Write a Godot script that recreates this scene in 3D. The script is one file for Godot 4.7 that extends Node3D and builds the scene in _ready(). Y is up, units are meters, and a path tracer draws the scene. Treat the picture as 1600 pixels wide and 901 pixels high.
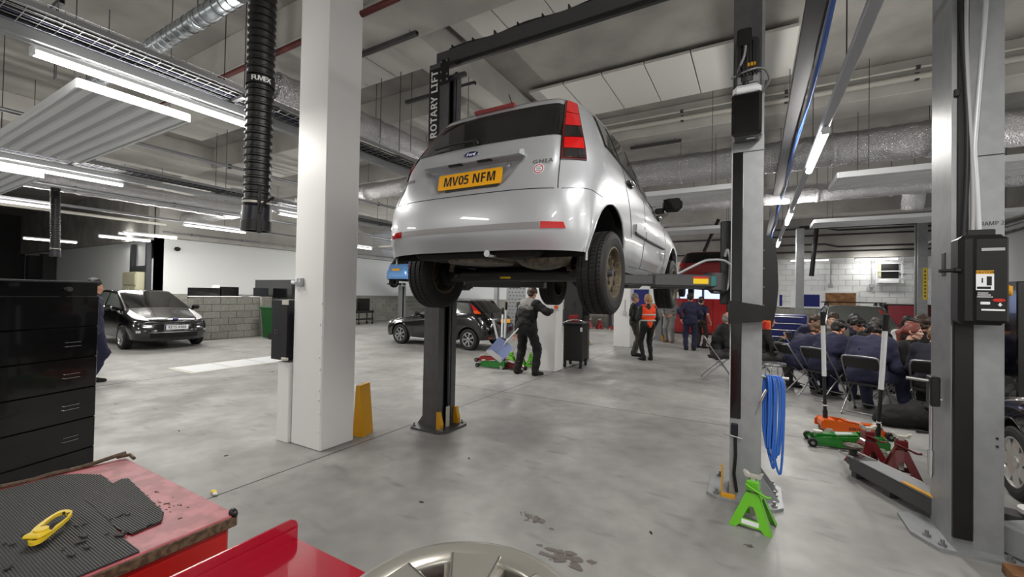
extends Node3D

# ---------- mesh collector: outward faces are given counter-clockwise, written clockwise ----------
class S:
	var st := SurfaceTool.new()
	var x := Transform3D()
	var n := 0
	func _init() -> void:
		st.begin(Mesh.PRIMITIVE_TRIANGLES)
	func at(t: Transform3D) -> S:
		x = t
		return self
	func mv(p: Vector3, ry := 0.0) -> S:
		x = Transform3D(Basis(Vector3.UP, ry), p)
		return self
	func tri(a: Vector3, b: Vector3, c: Vector3, g := -1) -> void:
		st.set_smooth_group(g)
		st.add_vertex(x * a)
		st.add_vertex(x * c)
		st.add_vertex(x * b)
		n += 1
	func quad(a: Vector3, b: Vector3, c: Vector3, d: Vector3, g := -1) -> void:
		tri(a, b, c, g)
		tri(a, c, d, g)
	func triu(a: Vector3, b: Vector3, c: Vector3, uva: Vector2, uvb: Vector2, uvc: Vector2) -> void:
		st.set_smooth_group(-1)
		st.set_uv(uva)
		st.add_vertex(x * a)
		st.set_uv(uvc)
		st.add_vertex(x * c)
		st.set_uv(uvb)
		st.add_vertex(x * b)
		n += 1
	func otri(a: Vector3, b: Vector3, c: Vector3, ctr: Vector3, g := -1) -> void:
		if (b - a).cross(c - a).dot((a + b + c) / 3.0 - ctr) >= 0.0:
			tri(a, b, c, g)
		else:
			tri(a, c, b, g)
	func oquad(a: Vector3, b: Vector3, c: Vector3, d: Vector3, ctr: Vector3, g := -1) -> void:
		otri(a, b, c, ctr, g)
		otri(a, c, d, ctr, g)
	func box(c: Vector3, s: Vector3, r := 0.0) -> S:
		var h := s * 0.5
		if r <= 0.0:
			for a in 3:
				var u := (a + 1) % 3
				var w := (a + 2) % 3
				for sg in [-1.0, 1.0]:
					var q := []
					for k in [[-1, -1], [1, -1], [1, 1], [-1, 1]]:
						var p := Vector3.ZERO
						p[a] = h[a] * sg
						p[u] = h[u] * k[0]
						p[w] = h[w] * k[1]
						q.append(c + p)
					oquad(q[0], q[1], q[2], q[3], c)
			return self
		r = minf(r, minf(h.x, minf(h.y, h.z)) * 0.98)
		for a in 3:
			var u := (a + 1) % 3
			var w := (a + 2) % 3
			for sg in [-1.0, 1.0]:
				var q := []
				for k in [[-1, -1], [1, -1], [1, 1], [-1, 1]]:
					var p := Vector3.ZERO
					p[a] = h[a] * sg
					p[u] = (h[u] - r) * k[0]
					p[w] = (h[w] - r) * k[1]
					q.append(c + p)
				oquad(q[0], q[1], q[2], q[3], c)
			for su in [-1.0, 1.0]:
				for sw in [-1.0, 1.0]:
					var e := []
					for k in [[0, -1], [1, -1], [1, 1], [0, 1]]:
						var p := Vector3.ZERO
						p[a] = (h[a] - r) * k[1]
						p[u] = (h[u] - (r if k[0] else 0.0)) * su
						p[w] = (h[w] - (0.0 if k[0] else r)) * sw
						e.append(c + p)
					oquad(e[0], e[1], e[2], e[3], c)
		for sx in [-1.0, 1.0]:
			for sy in [-1.0, 1.0]:
				for sz in [-1.0, 1.0]:
					var sg3 := Vector3(sx, sy, sz)
					otri(c + sg3 * (h - Vector3(0, r, r)), c + sg3 * (h - Vector3(r, 0, r)), c + sg3 * (h - Vector3(r, r, 0)), c)
		return self
	func cyl(a: Vector3, b: Vector3, r0: float, r1 := -1.0, seg := 12, caps := true) -> S:
		if r1 < 0.0:
			r1 = r0
		var d := (b - a).normalized()
		var u := d.cross(Vector3.UP if absf(d.y) < 0.9 else Vector3.RIGHT).normalized()
		var w := d.cross(u)
		for i in seg:
			var t0 := TAU * i / seg
			var t1 := TAU * (i + 1) / seg
			var e0 := u * cos(t0) + w * sin(t0)
			var e1 := u * cos(t1) + w * sin(t1)
			quad(a + e0 * r0, a + e1 * r0, b + e1 * r1, b + e0 * r1, 1)
			if caps:
				if r0 > 0.0:
					tri(a, a + e1 * r0, a + e0 * r0)
				if r1 > 0.0:
					tri(b, b + e0 * r1, b + e1 * r1)
		return self
	func tube(p: Array, r: float, seg := 8, closed := false, rr := []) -> S:
		var m := p.size()
		var rings := []
		var u := Vector3.ZERO
		for i in m:
			var d: Vector3
			if closed:
				d = (p[(i + 1) % m] - p[(i + m - 1) % m]).normalized()
			else:
				d = (p[mini(i + 1, m - 1)] - p[maxi(i - 1, 0)]).normalized()
			if u == Vector3.ZERO:
				u = d.cross(Vector3.UP if absf(d.y) < 0.9 else Vector3.RIGHT).normalized()
			else:
				u = (u - d * u.dot(d)).normalized()
			var w := d.cross(u)
			var ri: float = rr[i] if rr.size() > i else r
			var ring := []
			for k in seg:
				var t := TAU * k / seg
				ring.append(p[i] + (u * cos(t) + w * sin(t)) * ri)
			rings.append(ring)
		for i in (m if closed else m - 1):
			var A: Array = rings[i]
			var B: Array = rings[(i + 1) % m]
			for k in seg:
				quad(A[k], A[(k + 1) % seg], B[(k + 1) % seg], B[k], 2)
		if not closed:
			for k in range(1, seg - 1):
				tri(rings[0][0], rings[0][k + 1], rings[0][k])
				tri(rings[m - 1][0], rings[m - 1][k], rings[m - 1][k + 1])
		return self
	# profile of (radius, height) turned round y; hard = creases between profile pieces
	func lathe(pr: Array, seg := 24, hard := true) -> S:
		for i in pr.size() - 1:
			var a: Vector2 = pr[i]
			var b: Vector2 = pr[i + 1]
			for k in seg:
				var t0 := TAU * k / seg
				var t1 := TAU * (k + 1) / seg
				var A := Vector3(a.x * cos(t0), a.y, -a.x * sin(t0))
				var B := Vector3(a.x * cos(t1), a.y, -a.x * sin(t1))
				var C := Vector3(b.x * cos(t1), b.y, -b.x * sin(t1))
				var D := Vector3(b.x * cos(t0), b.y, -b.x * sin(t0))
				var g := 10 + i if hard else 3
				if a.x > 1e-5:
					tri(A, B, C, g)
				if b.x > 1e-5:
					tri(A, C, D, g)
		return self
	# polygon in xy pulled along z from z0 to z1
	func prism(poly: Array, z0: float, z1: float, sm := false) -> S:
		var pp := PackedVector2Array(poly)
		if Geometry2D.is_polygon_clockwise(pp):
			pp.reverse()
		var ix := Geometry2D.triangulate_polygon(pp)
		for i in range(0, ix.size(), 3):
			var a := pp[ix[i]]
			var b := pp[ix[i + 1]]
			var c := pp[ix[i + 2]]
			if (b - a).cross(c - a) < 0.0:
				var q := b
				b = c
				c = q
			tri(Vector3(a.x, a.y, z1), Vector3(b.x, b.y, z1), Vector3(c.x, c.y, z1))
			tri(Vector3(a.x, a.y, z0), Vector3(c.x, c.y, z0), Vector3(b.x, b.y, z0))
		for i in pp.size():
			var a := pp[i]
			var b := pp[(i + 1) % pp.size()]
			quad(Vector3(a.x, a.y, z0), Vector3(b.x, b.y, z0), Vector3(b.x, b.y, z1), Vector3(a.x, a.y, z1), 4 if sm else -1)
		return self
	# ring between two polygons of as many corners, pulled along z
	func ring(o: Array, q: Array, z0: float, z1: float) -> S:
		for i in o.size():
			var j := (i + 1) % o.size()
			var m: Vector2 = (o[i] + o[j] + q[i] + q[j]) / 4.0
			var mc := Vector3(m.x, m.y, (z0 + z1) / 2.0)
			for z in [z0, z1]:
				oquad(Vector3(o[i].x, o[i].y, z), Vector3(o[j].x, o[j].y, z), Vector3(q[j].x, q[j].y, z), Vector3(q[i].x, q[i].y, z), mc)
			for e in [o, q]:
				oquad(Vector3(e[i].x, e[i].y, z0), Vector3(e[j].x, e[j].y, z0), Vector3(e[j].x, e[j].y, z1), Vector3(e[i].x, e[i].y, z1), mc)
		return self
	func ell(c: Vector3, r: Vector3, n1 := 12, n2 := 8) -> S:
		for j in n2:
			for i in n1:
				var q := []
				for k in [[0, 0], [1, 0], [1, 1], [0, 1]]:
					var t: float = TAU * (i + k[0]) / n1
					var f: float = PI * (j + k[1]) / n2 - PI / 2
					q.append(c + Vector3(cos(t) * cos(f), sin(f), -sin(t) * cos(f)) * r)
				if j > 0:
					tri(q[0], q[1], q[2], 5)
				else:
					tri(q[0], q[2], q[3], 5)
				if j > 0 and j < n2 - 1:
					tri(q[0], q[2], q[3], 5)
		return self
	func grid(p: Array, g := 6, flip := false) -> S:
		for i in p.size() - 1:
			for j in p[i].size() - 1:
				var a: Vector3 = p[i][j]
				var b: Vector3 = p[i + 1][j]
				var c: Vector3 = p[i + 1][j + 1]
				var d: Vector3 = p[i][j + 1]
				if flip:
					quad(a, d, c, b, g)
				else:
					quad(a, b, c, d, g)
		return self
	func tris(v: PackedVector3Array, g := 7) -> S:
		for i in range(0, v.size(), 3):
			tri(v[i], v[i + 1], v[i + 2], g)
		return self
	func mesh() -> ArrayMesh:
		st.generate_normals()
		st.index()
		return st.commit()

# ---------- names, things, parts ----------
var taken := {}
func numbered(called: String, parent: Node) -> String:
	var key := str(parent.get_instance_id()) + called
	var k: int = taken.get(key, -1) + 1
	taken[key] = k
	return called if k == 0 else "%s_%03d" % [called, k]
func tag(o: Node, label: String, category := "", group := "", kind := "") -> Node:
	if label: o.set_meta("label", label)
	if category: o.set_meta("category", category)
	if group: o.set_meta("group", group)
	if kind: o.set_meta("kind", kind)
	return o
func thing(called: String, label: String, category: String, at := Vector3.ZERO, turn := 0.0, group := "") -> Node3D:
	var o := Node3D.new()
	o.name = numbered(called, self)
	add_child(o, true)
	o.position = at
	o.rotation.y = turn
	tag(o, label, category, group)
	return o
func put(called: String, shape, m: Material, parent: Node = null) -> MeshInstance3D:
	var o := MeshInstance3D.new()
	var p: Node = parent if parent else self
	o.name = numbered(called, p)
	o.mesh = shape.mesh() if shape is S else shape
	o.material_override = m
	o.cast_shadow = GeometryInstance3D.SHADOW_CASTING_SETTING_ON
	p.add_child(o, true)
	return o
func solo(called: String, shape, m: Material, label: String, category: String, group := "") -> MeshInstance3D:
	var o := put(called, shape, m)
	tag(o, label, category, group)
	return o
func struct(called: String, shape, m: Material, parent: Node = null, label := "") -> MeshInstance3D:
	var o := put(called, shape, m, parent)
	if parent == null:
		o.set_meta("kind", "structure")
		if label: o.set_meta("label", label)
	return o
func copy(src: Node3D, label: String, at: Vector3, turn := 0.0, group := "") -> Node3D:
	var r: Node3D = src.duplicate()
	var base := src.name
	var re := RegEx.create_from_string("_\\d{3}$")
	r.name = numbered(re.sub(base, ""), self)
	add_child(r, true)
	r.position = at
	r.rotation = Vector3(0, turn, 0)
	tag(r, label, "", group)
	return r

# ---------- materials ----------
var mats := {}
func noise_tex(fr: float, seed_: int, oct := 4, a := Color.BLACK, b := Color.WHITE, lo := 0.3, hi := 0.7, size := 512, kind := FastNoiseLite.TYPE_SIMPLEX_SMOOTH) -> NoiseTexture2D:
	var t := NoiseTexture2D.new()
	t.width = size
	t.height = size
	t.seamless = true
	var nz := FastNoiseLite.new()
	nz.seed = seed_
	nz.noise_type = kind
	nz.frequency = fr
	nz.fractal_octaves = oct
	t.noise = nz
	var g := Gradient.new()
	g.offsets = PackedFloat32Array([lo, hi])
	g.colors = PackedColorArray([a, b])
	t.color_ramp = g
	return t
func mt(key: String, c: Color, rough := 0.6, metal := 0.0, o := {}) -> StandardMaterial3D:
	if mats.has(key):
		return mats[key]
	var m := StandardMaterial3D.new()
	m.resource_name = key
	m.albedo_color = c
	m.roughness = rough
	m.metallic = metal
	if o.has("coat"):
		m.clearcoat_enabled = true
		m.clearcoat = o.coat
		m.clearcoat_roughness = o.get("coat_rough", 0.03)
	if o.has("tex"):
		m.albedo_texture = o.tex
		m.uv1_triplanar = true
		m.uv1_world_triplanar = o.get("world", false)
		m.uv1_scale = Vector3.ONE * o.get("scale", 1.0)
	if o.has("rtex"):
		m.roughness_texture = o.rtex
		m.uv1_triplanar = true
		m.uv1_world_triplanar = o.get("world", false)
		m.uv1_scale = Vector3.ONE * o.get("scale", 1.0)
	if o.has("bump"):
		m.heightmap_enabled = true
		m.heightmap_texture = o.bump
		m.heightmap_scale = o.get("bs", 0.2)
		m.uv1_triplanar = true
		m.uv1_world_triplanar = o.get("world", false)
		m.uv1_scale = Vector3.ONE * o.get("scale", 1.0)
	if o.has("emit"):
		m.emission_enabled = true
		m.emission = o.emit
		m.emission_energy_multiplier = o.get("e", 1.0)
	if o.has("rim"):
		m.rim_enabled = true
		m.rim = o.rim
		m.rim_tint = 0.6
	if o.has("alpha"):
		m.transparency = BaseMaterial3D.TRANSPARENCY_ALPHA
		m.albedo_color.a = o.alpha
	if o.has("spec"):
		m.metallic_specular = o.spec
	mats[key] = m
	return m
func M(k: String) -> StandardMaterial3D:
	return mats[k]
func text(called: String, s: String, h: float, m: Material, parent: Node, xf: Transform3D, bold := true, depth := 0.002, wide := 1.0, mono := false) -> MeshInstance3D:
	var t := TextMesh.new()
	t.text = s
	var f := SystemFont.new()
	f.font_names = PackedStringArray(["Droid Sans Mono" if mono else "Droid Sans"])
	f.font_weight = 700 if bold else 400
	t.font = f
	t.font_size = 32
	t.pixel_size = h / 23.0
	t.depth = depth
	t.curve_step = 1.0
	var o := put(called, t, m, parent)
	o.transform = xf * Transform3D(Basis.from_scale(Vector3(wide, 1, 1)), Vector3.ZERO)
	return o
func V(x: float, y: float, z: float) -> Vector3:
	return Vector3(x, y, z)
func P2(a: Array) -> Array:
	var r := []
	for i in range(0, a.size(), 2):
		r.append(Vector2(a[i], a[i + 1]))
	return r
func arc(c: Vector2, r: float, a0: float, a1: float, n: int) -> Array:
	var q := []
	for i in n + 1:
		var t := deg_to_rad(lerpf(a0, a1, float(i) / n))
		q.append(c + Vector2(cos(t), sin(t)) * r)
	return q
func rrect(cx: float, cy: float, w: float, h: float, r: float, n := 4) -> Array:
	var q := []
	for k in 4:
		var sx: float = [1, -1, -1, 1][k]
		var sy: float = [1, 1, -1, -1][k]
		q += arc(Vector2(cx + sx * (w / 2 - r), cy + sy * (h / 2 - r)), r, 90.0 * k, 90.0 * k + 90, n)
	return q
func curve3(pts: Array, n := 6, closed := false) -> Array:
	var q := []
	var m := pts.size()
	for i in (m if closed else m - 1):
		var p0: Vector3 = pts[(i - 1 + m) % m] if closed else pts[maxi(i - 1, 0)]
		var p1: Vector3 = pts[i]
		var p2: Vector3 = pts[(i + 1) % m]
		var p3: Vector3 = pts[(i + 2) % m] if closed else pts[mini(i + 2, m - 1)]
		for k in n:
			q.append(p1.cubic_interpolate(p2, p0, p3, float(k) / n))
	if not closed:
		q.append(pts[m - 1])
	return q
func basis_y(d: Vector3) -> Basis:   # a basis whose y runs along d
	var y := d.normalized()
	var x := y.cross(Vector3.FORWARD if absf(y.z) < 0.9 else Vector3.RIGHT).normalized()
	return Basis(x, y, x.cross(y))

# =====================================================================================
func _ready() -> void:
	# camera
	var cam := Camera3D.new()
	cam.name = "camera"
	cam.transform = Transform3D(Basis(V(0.867149, 0.018236, -0.497715), V(-0.00862, 0.999729, 0.021611), V(0.497974, -0.01445, 0.867071)).orthonormalized(), V(0, 1.6, 0))
	cam.fov = rad_to_deg(2.0 * atan(450.5 / 662.0))
	cam.near = 0.05
	cam.far = 200.0
	add_child(cam, true)
	# air and exposure: an indoor workshop at night, lit by its own batten lights
	var we := WorldEnvironment.new()
	we.name = "environment"
	var e := Environment.new()
	e.background_mode = Environment.BG_COLOR
	e.background_color = Color(0.02, 0.02, 0.022)
	e.tonemap_mode = Environment.TONE_MAPPER_LINEAR
	e.tonemap_exposure = EXPOSURE
	e.sdfgi_enabled = true
	e.ssao_enabled = true
	e.ssil_enabled = true
	we.environment = e
	add_child(we, true)
	make_materials()
	battens()
	build_room()
	build_ceiling()
	build_lifts()
	build_cars()
	build_fittings()
	build_tools()
	build_people()
	build_foreground()

const EXPOSURE := 1.6
const LAMP := 3.2      # light of one batten per metre
const GLOW := 5.0
const SIDE := 0.2   # share of that given to each added side light

func make_materials() -> void:
	mt("floor", Color(1, 1, 1), 1.0, 0.0, {"tex": floor_tex(), "world": true, "scale": 0.11, "rtex": noise_tex(0.02, 5, 4, Color(0.42, 0.42, 0.42), Color(0.62, 0.62, 0.62))})
	mt("slab", Color(1, 1, 1), 0.9, 0.0, {"tex": noise_tex(0.008, 11, 5, Color(0.54, 0.535, 0.52), Color(0.63, 0.62, 0.60), 0.2, 0.8), "world": true, "scale": 0.22})
	mt("beam", Color(1, 1, 1), 0.9, 0.0, {"tex": noise_tex(0.008, 12, 5, Color(0.67, 0.66, 0.645), Color(0.72, 0.715, 0.695), 0.2, 0.8), "world": true, "scale": 0.25})
	mt("white_wall", Color(0.86, 0.87, 0.87), 0.75)
	mt("mortar", Color(0.78, 0.79, 0.79), 0.85)
	mt("column_paint", Color(0.86, 0.86, 0.86), 0.5)
	mt("block_grey", Color(1, 1, 1), 0.9, 0.0, {"tex": noise_tex(0.03, 31, 5, Color(0.54, 0.54, 0.51), Color(0.585, 0.585, 0.555)), "world": true, "scale": 0.6})
	mt("block_grey_b", Color(1, 1, 1), 0.9, 0.0, {"tex": noise_tex(0.03, 32, 5, Color(0.50, 0.50, 0.475), Color(0.55, 0.55, 0.525)), "world": true, "scale": 0.6})
	mt("brick_white", Color(0.87, 0.88, 0.88), 0.7)
	mt("brick_white_b", Color(0.84, 0.85, 0.86), 0.7)
	mt("tile_white", Color(0.82, 0.815, 0.80), 0.85)
	mt("sheet_white", Color(0.88, 0.89, 0.9), 0.45)
	mt("sheet_grey", Color(0.72, 0.73, 0.75), 0.4, 0.2)
	mt("lamp_glow", Color(1, 1, 1), 0.4, 0.0, {"emit": Color(1.0, 0.99, 0.97), "e": GLOW})
	mt("galv", Color(0.62, 0.63, 0.64), 0.38, 0.7)
	mt("galv_dark", Color(0.3, 0.3, 0.31), 0.5, 0.5)
	mt("foil", Color(0.86, 0.86, 0.87), 0.26, 0.95, {"bump": noise_tex(0.03, 41, 4, Color.BLACK, Color.WHITE, 0.2, 0.8), "bs": 1.6, "scale": 2.4})
	mt("spiral", Color(0.72, 0.75, 0.77), 0.28, 0.9)
	mt("pipe_white", Color(0.72, 0.71, 0.68), 0.5)
	mt("pipe_red", Color(0.34, 0.10, 0.09), 0.5)
	mt("cable_blue", Color(0.08, 0.10, 0.42), 0.5)
	mt("cable_navy", Color(0.07, 0.075, 0.2), 0.5)
	mt("cable_dark", Color(0.06, 0.055, 0.09), 0.55)
	mt("cable_grey", Color(0.62, 0.62, 0.63), 0.5)
	mt("black_plastic", Color(0.035, 0.035, 0.04), 0.45)
	mt("black_gloss", Color(0.02, 0.018, 0.022), 0.16, 0.0, {"coat": 0.4})
	mt("black_rubber", Color(0.03, 0.03, 0.032), 0.75)
	mt("hose_black", Color(0.05, 0.05, 0.055), 0.42)
	mt("navy", Color(0.03, 0.035, 0.085), 0.5)
	mt("silver_paint", Color(0.70, 0.71, 0.73), 0.34, 0.4, {"coat": 1.0})
	mt("black_paint", Color(0.012, 0.012, 0.016), 0.18, 0.0, {"coat": 1.0})
	mt("blue_paint", Color(0.42, 0.63, 0.88), 0.3, 0.2, {"coat": 1.0})
	mt("scoop_blue", Color(0.60, 0.66, 0.86), 0.4)
	mt("bag_black", Color(0.035, 0.035, 0.038), 0.8)
	mt("frame_dark", Color(0.2, 0.21, 0.23), 0.5)
	mt("cart_top", Color(1, 1, 1), 0.45, 0.0, {"tex": noise_tex(0.02, 91, 5, Color(0.50, 0.13, 0.16), Color(0.62, 0.26, 0.30), 0.3, 0.6), "scale": 0.9})
	mt("rust_edge", Color(1, 1, 1), 0.7, 0.2, {"tex": noise_tex(0.04, 92, 4, Color(0.26, 0.20, 0.15), Color(0.40, 0.33, 0.25)), "scale": 2.0})
	mt("mat", Color(0.13, 0.13, 0.135), 0.6)
	mt("mat_crumb", Color(0.05, 0.05, 0.05), 0.7)
	mt("wheel_silver", Color(0.72, 0.71, 0.68), 0.3, 0.75)
	mt("wheel_line", Color(0.35, 0.35, 0.34), 0.4, 0.6)
	mt("oil", Color(0.37, 0.34, 0.325), 0.5)
	mt("tub", Color(0.02, 0.02, 0.02), 0.9)
	mt("trim_strip", Color(0.56, 0.555, 0.56), 0.4, 0.3)
	mt("grey_paint", Color(0.36, 0.37, 0.35), 0.3, 0.4, {"coat": 1.0})
	mt("red_paint", Color(0.42, 0.03, 0.06), 0.25, 0.1, {"coat": 1.0})
	mt("glass_dark", Color(0.045, 0.05, 0.048), 0.06, 0.0, {"spec": 0.6})
	mt("glass_grey", Color(0.33, 0.345, 0.335), 0.08, 0.0, {"spec": 0.6})
	mt("seam", Color(0.05, 0.05, 0.055), 0.6)
	mt("lamp_red", Color(0.72, 0.03, 0.04), 0.12, 0.0, {"coat": 1.0})
	mt("lamp_red2", Color(0.50, 0.02, 0.04), 0.15, 0.0, {"coat": 1.0})
	mt("lamp_dark", Color(0.30, 0.02, 0.035), 0.15, 0.0, {"coat": 1.0})
	mt("lamp_smoke", Color(0.10, 0.085, 0.085), 0.15, 0.0, {"coat": 1.0})
	mt("lamp_clear", Color(0.75, 0.76, 0.78), 0.12, 0.35, {"coat": 1.0})
	mt("lamp_bright", Color(0.88, 0.89, 0.9), 0.25, 0.15, {"coat": 1.0})
	mt("lamp_orange", Color(0.85, 0.33, 0.05), 0.15, 0.0, {"coat": 1.0})
	mt("plate_yellow", Color(0.93, 0.66, 0.04), 0.35)
	mt("plate_white", Color(0.85, 0.86, 0.87), 0.35)
	mt("print_black", Color(0.02, 0.02, 0.02), 0.5)
	mt("print_white", Color(0.88, 0.88, 0.88), 0.5)
	mt("badge_blue", Color(0.04, 0.08, 0.36), 0.2, 0.0, {"coat": 1.0})
	mt("chrome", Color(0.86, 0.86, 0.87), 0.12, 1.0)
	mt("alloy", Color(0.66, 0.665, 0.67), 0.3, 0.85)
	mt("trim_silver", Color(0.70, 0.70, 0.69), 0.32, 0.6, {"coat": 0.3})
	mt("rust_steel", Color(1, 1, 1), 0.7, 0.25, {"tex": noise_tex(0.03, 51, 5, Color(0.26, 0.22, 0.17), Color(0.40, 0.36, 0.29)), "scale": 3.0})
	mt("tyre", Color(0.045, 0.045, 0.047), 0.72)
	mt("tyre_groove", Color(0.012, 0.012, 0.012), 0.9)
	mt("under", Color(1, 1, 1), 0.8, 0.1, {"tex": noise_tex(0.02, 61, 5, Color(0.05, 0.045, 0.04), Color(0.16, 0.14, 0.12)), "scale": 2.0})
	mt("under_pale", Color(1, 1, 1), 0.6, 0.35, {"tex": noise_tex(0.02, 62, 5, Color(0.22, 0.20, 0.17), Color(0.42, 0.39, 0.34)), "scale": 2.0})
	mt("lift_grey_and_shade", Color(1, 1, 1), 0.42, 0.25, {"tex": noise_tex(0.02, 71, 4, Color(0.32, 0.32, 0.33), Color(0.345, 0.345, 0.355)), "scale": 0.7})  # left post's shade put into a darker colour; plain dark grey on the head cover
	mt("lift_silver", Color(1, 1, 1), 0.42, 0.3, {"tex": noise_tex(0.02, 72, 4, Color(0.56, 0.57, 0.58), Color(0.585, 0.595, 0.605)), "scale": 0.7})
	mt("lift_dark", Color(0.17, 0.17, 0.18), 0.5, 0.2)
	mt("steel", Color(0.58, 0.58, 0.57), 0.4, 0.8)
	mt("steel_pale", Color(0.74, 0.73, 0.69), 0.5, 0.3)
	mt("yellow", Color(0.80, 0.58, 0.06), 0.5)
	mt("yellow_tag", Color(0.86, 0.74, 0.16), 0.45)
	mt("label_yellow", Color(0.92, 0.78, 0.05), 0.45)
	mt("label_red", Color(0.72, 0.12, 0.06), 0.45)
	mt("label_teal", Color(0.12, 0.42, 0.40), 0.45)
	mt("hose_blue", Color(0.20, 0.40, 0.74), 0.35)
	mt("jack_green", Color(0.06, 0.44, 0.10), 0.3, 0.0, {"coat": 0.7})
	mt("jack_orange", Color(0.84, 0.36, 0.06), 0.35, 0.0, {"coat": 0.5})
	mt("jack_red", Color(0.50, 0.05, 0.05), 0.35, 0.0, {"coat": 0.5})
	mt("jack_maroon", Color(0.36, 0.035, 0.06), 0.4, 0.0, {"coat": 0.4})
	mt("stand_green", Color(0.38, 0.70, 0.14), 0.4, 0.0, {"coat": 0.4})
	mt("stand_red", Color(0.40, 0.06, 0.09), 0.4, 0.0, {"coat": 0.4})
	mt("chest_red", Color(0.56, 0.04, 0.06), 0.4, 0.0, {"coat": 0.3})
	mt("chest_blue", Color(0.05, 0.09, 0.34), 0.35, 0.0, {"coat": 0.3})
	mt("tray_red", Color(0.60, 0.05, 0.15), 0.22, 0.0, {"coat": 0.6})
	mt("cart_red", Color(0.66, 0.08, 0.06), 0.4)
	mt("bin_green", Color(0.04, 0.28, 0.10), 0.5)
	mt("cream", Color(0.66, 0.65, 0.55), 0.6)
	mt("wood", Color(1, 1, 1), 0.55, 0.0, {"tex": noise_tex(0.01, 81, 3, Color(0.45, 0.30, 0.18), Color(0.56, 0.40, 0.25)), "scale": 0.8})
	mt("board_blue", Color(0.05, 0.08, 0.40), 0.7)
	mt("window_pane", Color(0.70, 0.76, 0.92), 0.3, 0.0, {"emit": Color(0.74, 0.80, 1.0), "e": 0.85})
	mt("frame_grey", Color(0.36, 0.40, 0.50), 0.5)
	mt("chair_metal", Color(0.55, 0.55, 0.56), 0.35, 0.7)
	mt("chair_seat", Color(0.085, 0.085, 0.09), 0.5)
	mt("paper", Color(0.85, 0.85, 0.85), 0.7)
	mt("dark_concrete", Color(0.22, 0.22, 0.225), 0.9)
	mt("roller", Color(0.30, 0.30, 0.31), 0.6)

func floor_tex() -> ImageTexture:
	# painted concrete: mottled grey, scuffs, faint drips; about nine metres a tile
	var n1 := FastNoiseLite.new()
	n1.seed = 3
	n1.frequency = 0.006
	n1.fractal_octaves = 5
	var n2 := FastNoiseLite.new()
	n2.seed = 9
	n2.frequency = 0.035
	n2.fractal_octaves = 4
	var n3 := FastNoiseLite.new()
	n3.seed = 17
	n3.frequency = 0.012
	n3.fractal_octaves = 3
	var a := n1.get_seamless_image(1024, 1024)
	var b := n2.get_seamless_image(1024, 1024)
	var c := n3.get_seamless_image(1024, 1024)
	var im := Image.create(1024, 1024, false, Image.FORMAT_RGB8)
	for y in 1024:
		for x in 1024:
			var v: float = 0.535 + (a.get_pixel(x, y).r - 0.5) * 0.13 + (b.get_pixel(x, y).r - 0.5) * 0.07
			var d := c.get_pixel(x, (y * 3) % 1024).r
			if d > 0.72:
				v -= (d - 0.72) * 0.35
			im.set_pixel(x, y, Color(v, v * 0.995, v * 0.982))
	return ImageTexture.create_from_image(im)

# ---------- lights ----------
var batten_mesh: ArrayMesh
var glow_mesh: ArrayMesh
func batten(x: float, y: float, z: float, len: float, label: String, along_x := false, on := true, share := 1.0) -> void:
	var t := thing("ceiling_light", label, "ceiling light", V(x, y, z), PI / 2 if along_x else 0.0, "batten lights under the ceiling")
	var s := S.new()
	s.box(V(0, 0.055, 0), V(0.075, 0.05, len), 0.01)
	for k in [-1, 1]:
		s.box(V(0, 0.03, k * (len / 2 - 0.012)), V(0.085, 0.075, 0.03), 0.008)
	put("housing", s, M("sheet_white"), t)
	var g := S.new()
	g.prism(arc(Vector2(0, 0.03), 0.042, 180, 360, 8), -len / 2 + 0.02, len / 2 - 0.02, true)
	put("lamp_diffuser", g, M("lamp_glow"), t)
	if on:
		var l := AreaLight3D.new()
		l.name = "lamp_light"
		l.area_size = Vector2(0.09, len - 0.06)
		l.light_energy = LAMP * len * share
		l.light_color = Color(1.0, 0.985, 0.96)
		l.area_normalize_energy = true
		l.shadow_enabled = true
		l.rotation = V(-PI / 2, 0, 0)
		l.position = V(0, -0.03, 0)
		l.set("area_range", 60.0)
		l.set("area_attenuation", 2.0)
		t.add_child(l, true)
		# added lights tilted sideways and up, to brighten the ceiling
		for sd in [-1.0, 1.0]:
			var w := AreaLight3D.new()
			w.name = "added_side_light"
			w.area_size = Vector2(0.06, len - 0.06)
			w.light_energy = LAMP * len * SIDE * share
			w.light_color = l.light_color
			w.area_normalize_energy = true
			w.shadow_enabled = true
			w.rotation = V(deg_to_rad(35.0), -PI / 2 * sd, 0)
			w.area_size = Vector2(len - 0.06, 0.06)
			w.position = V(sd * 0.065, 0.03, 0)
			w.set("area_range", 60.0)
			w.set("area_attenuation", 2.0)
			t.add_child(w, true)

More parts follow.
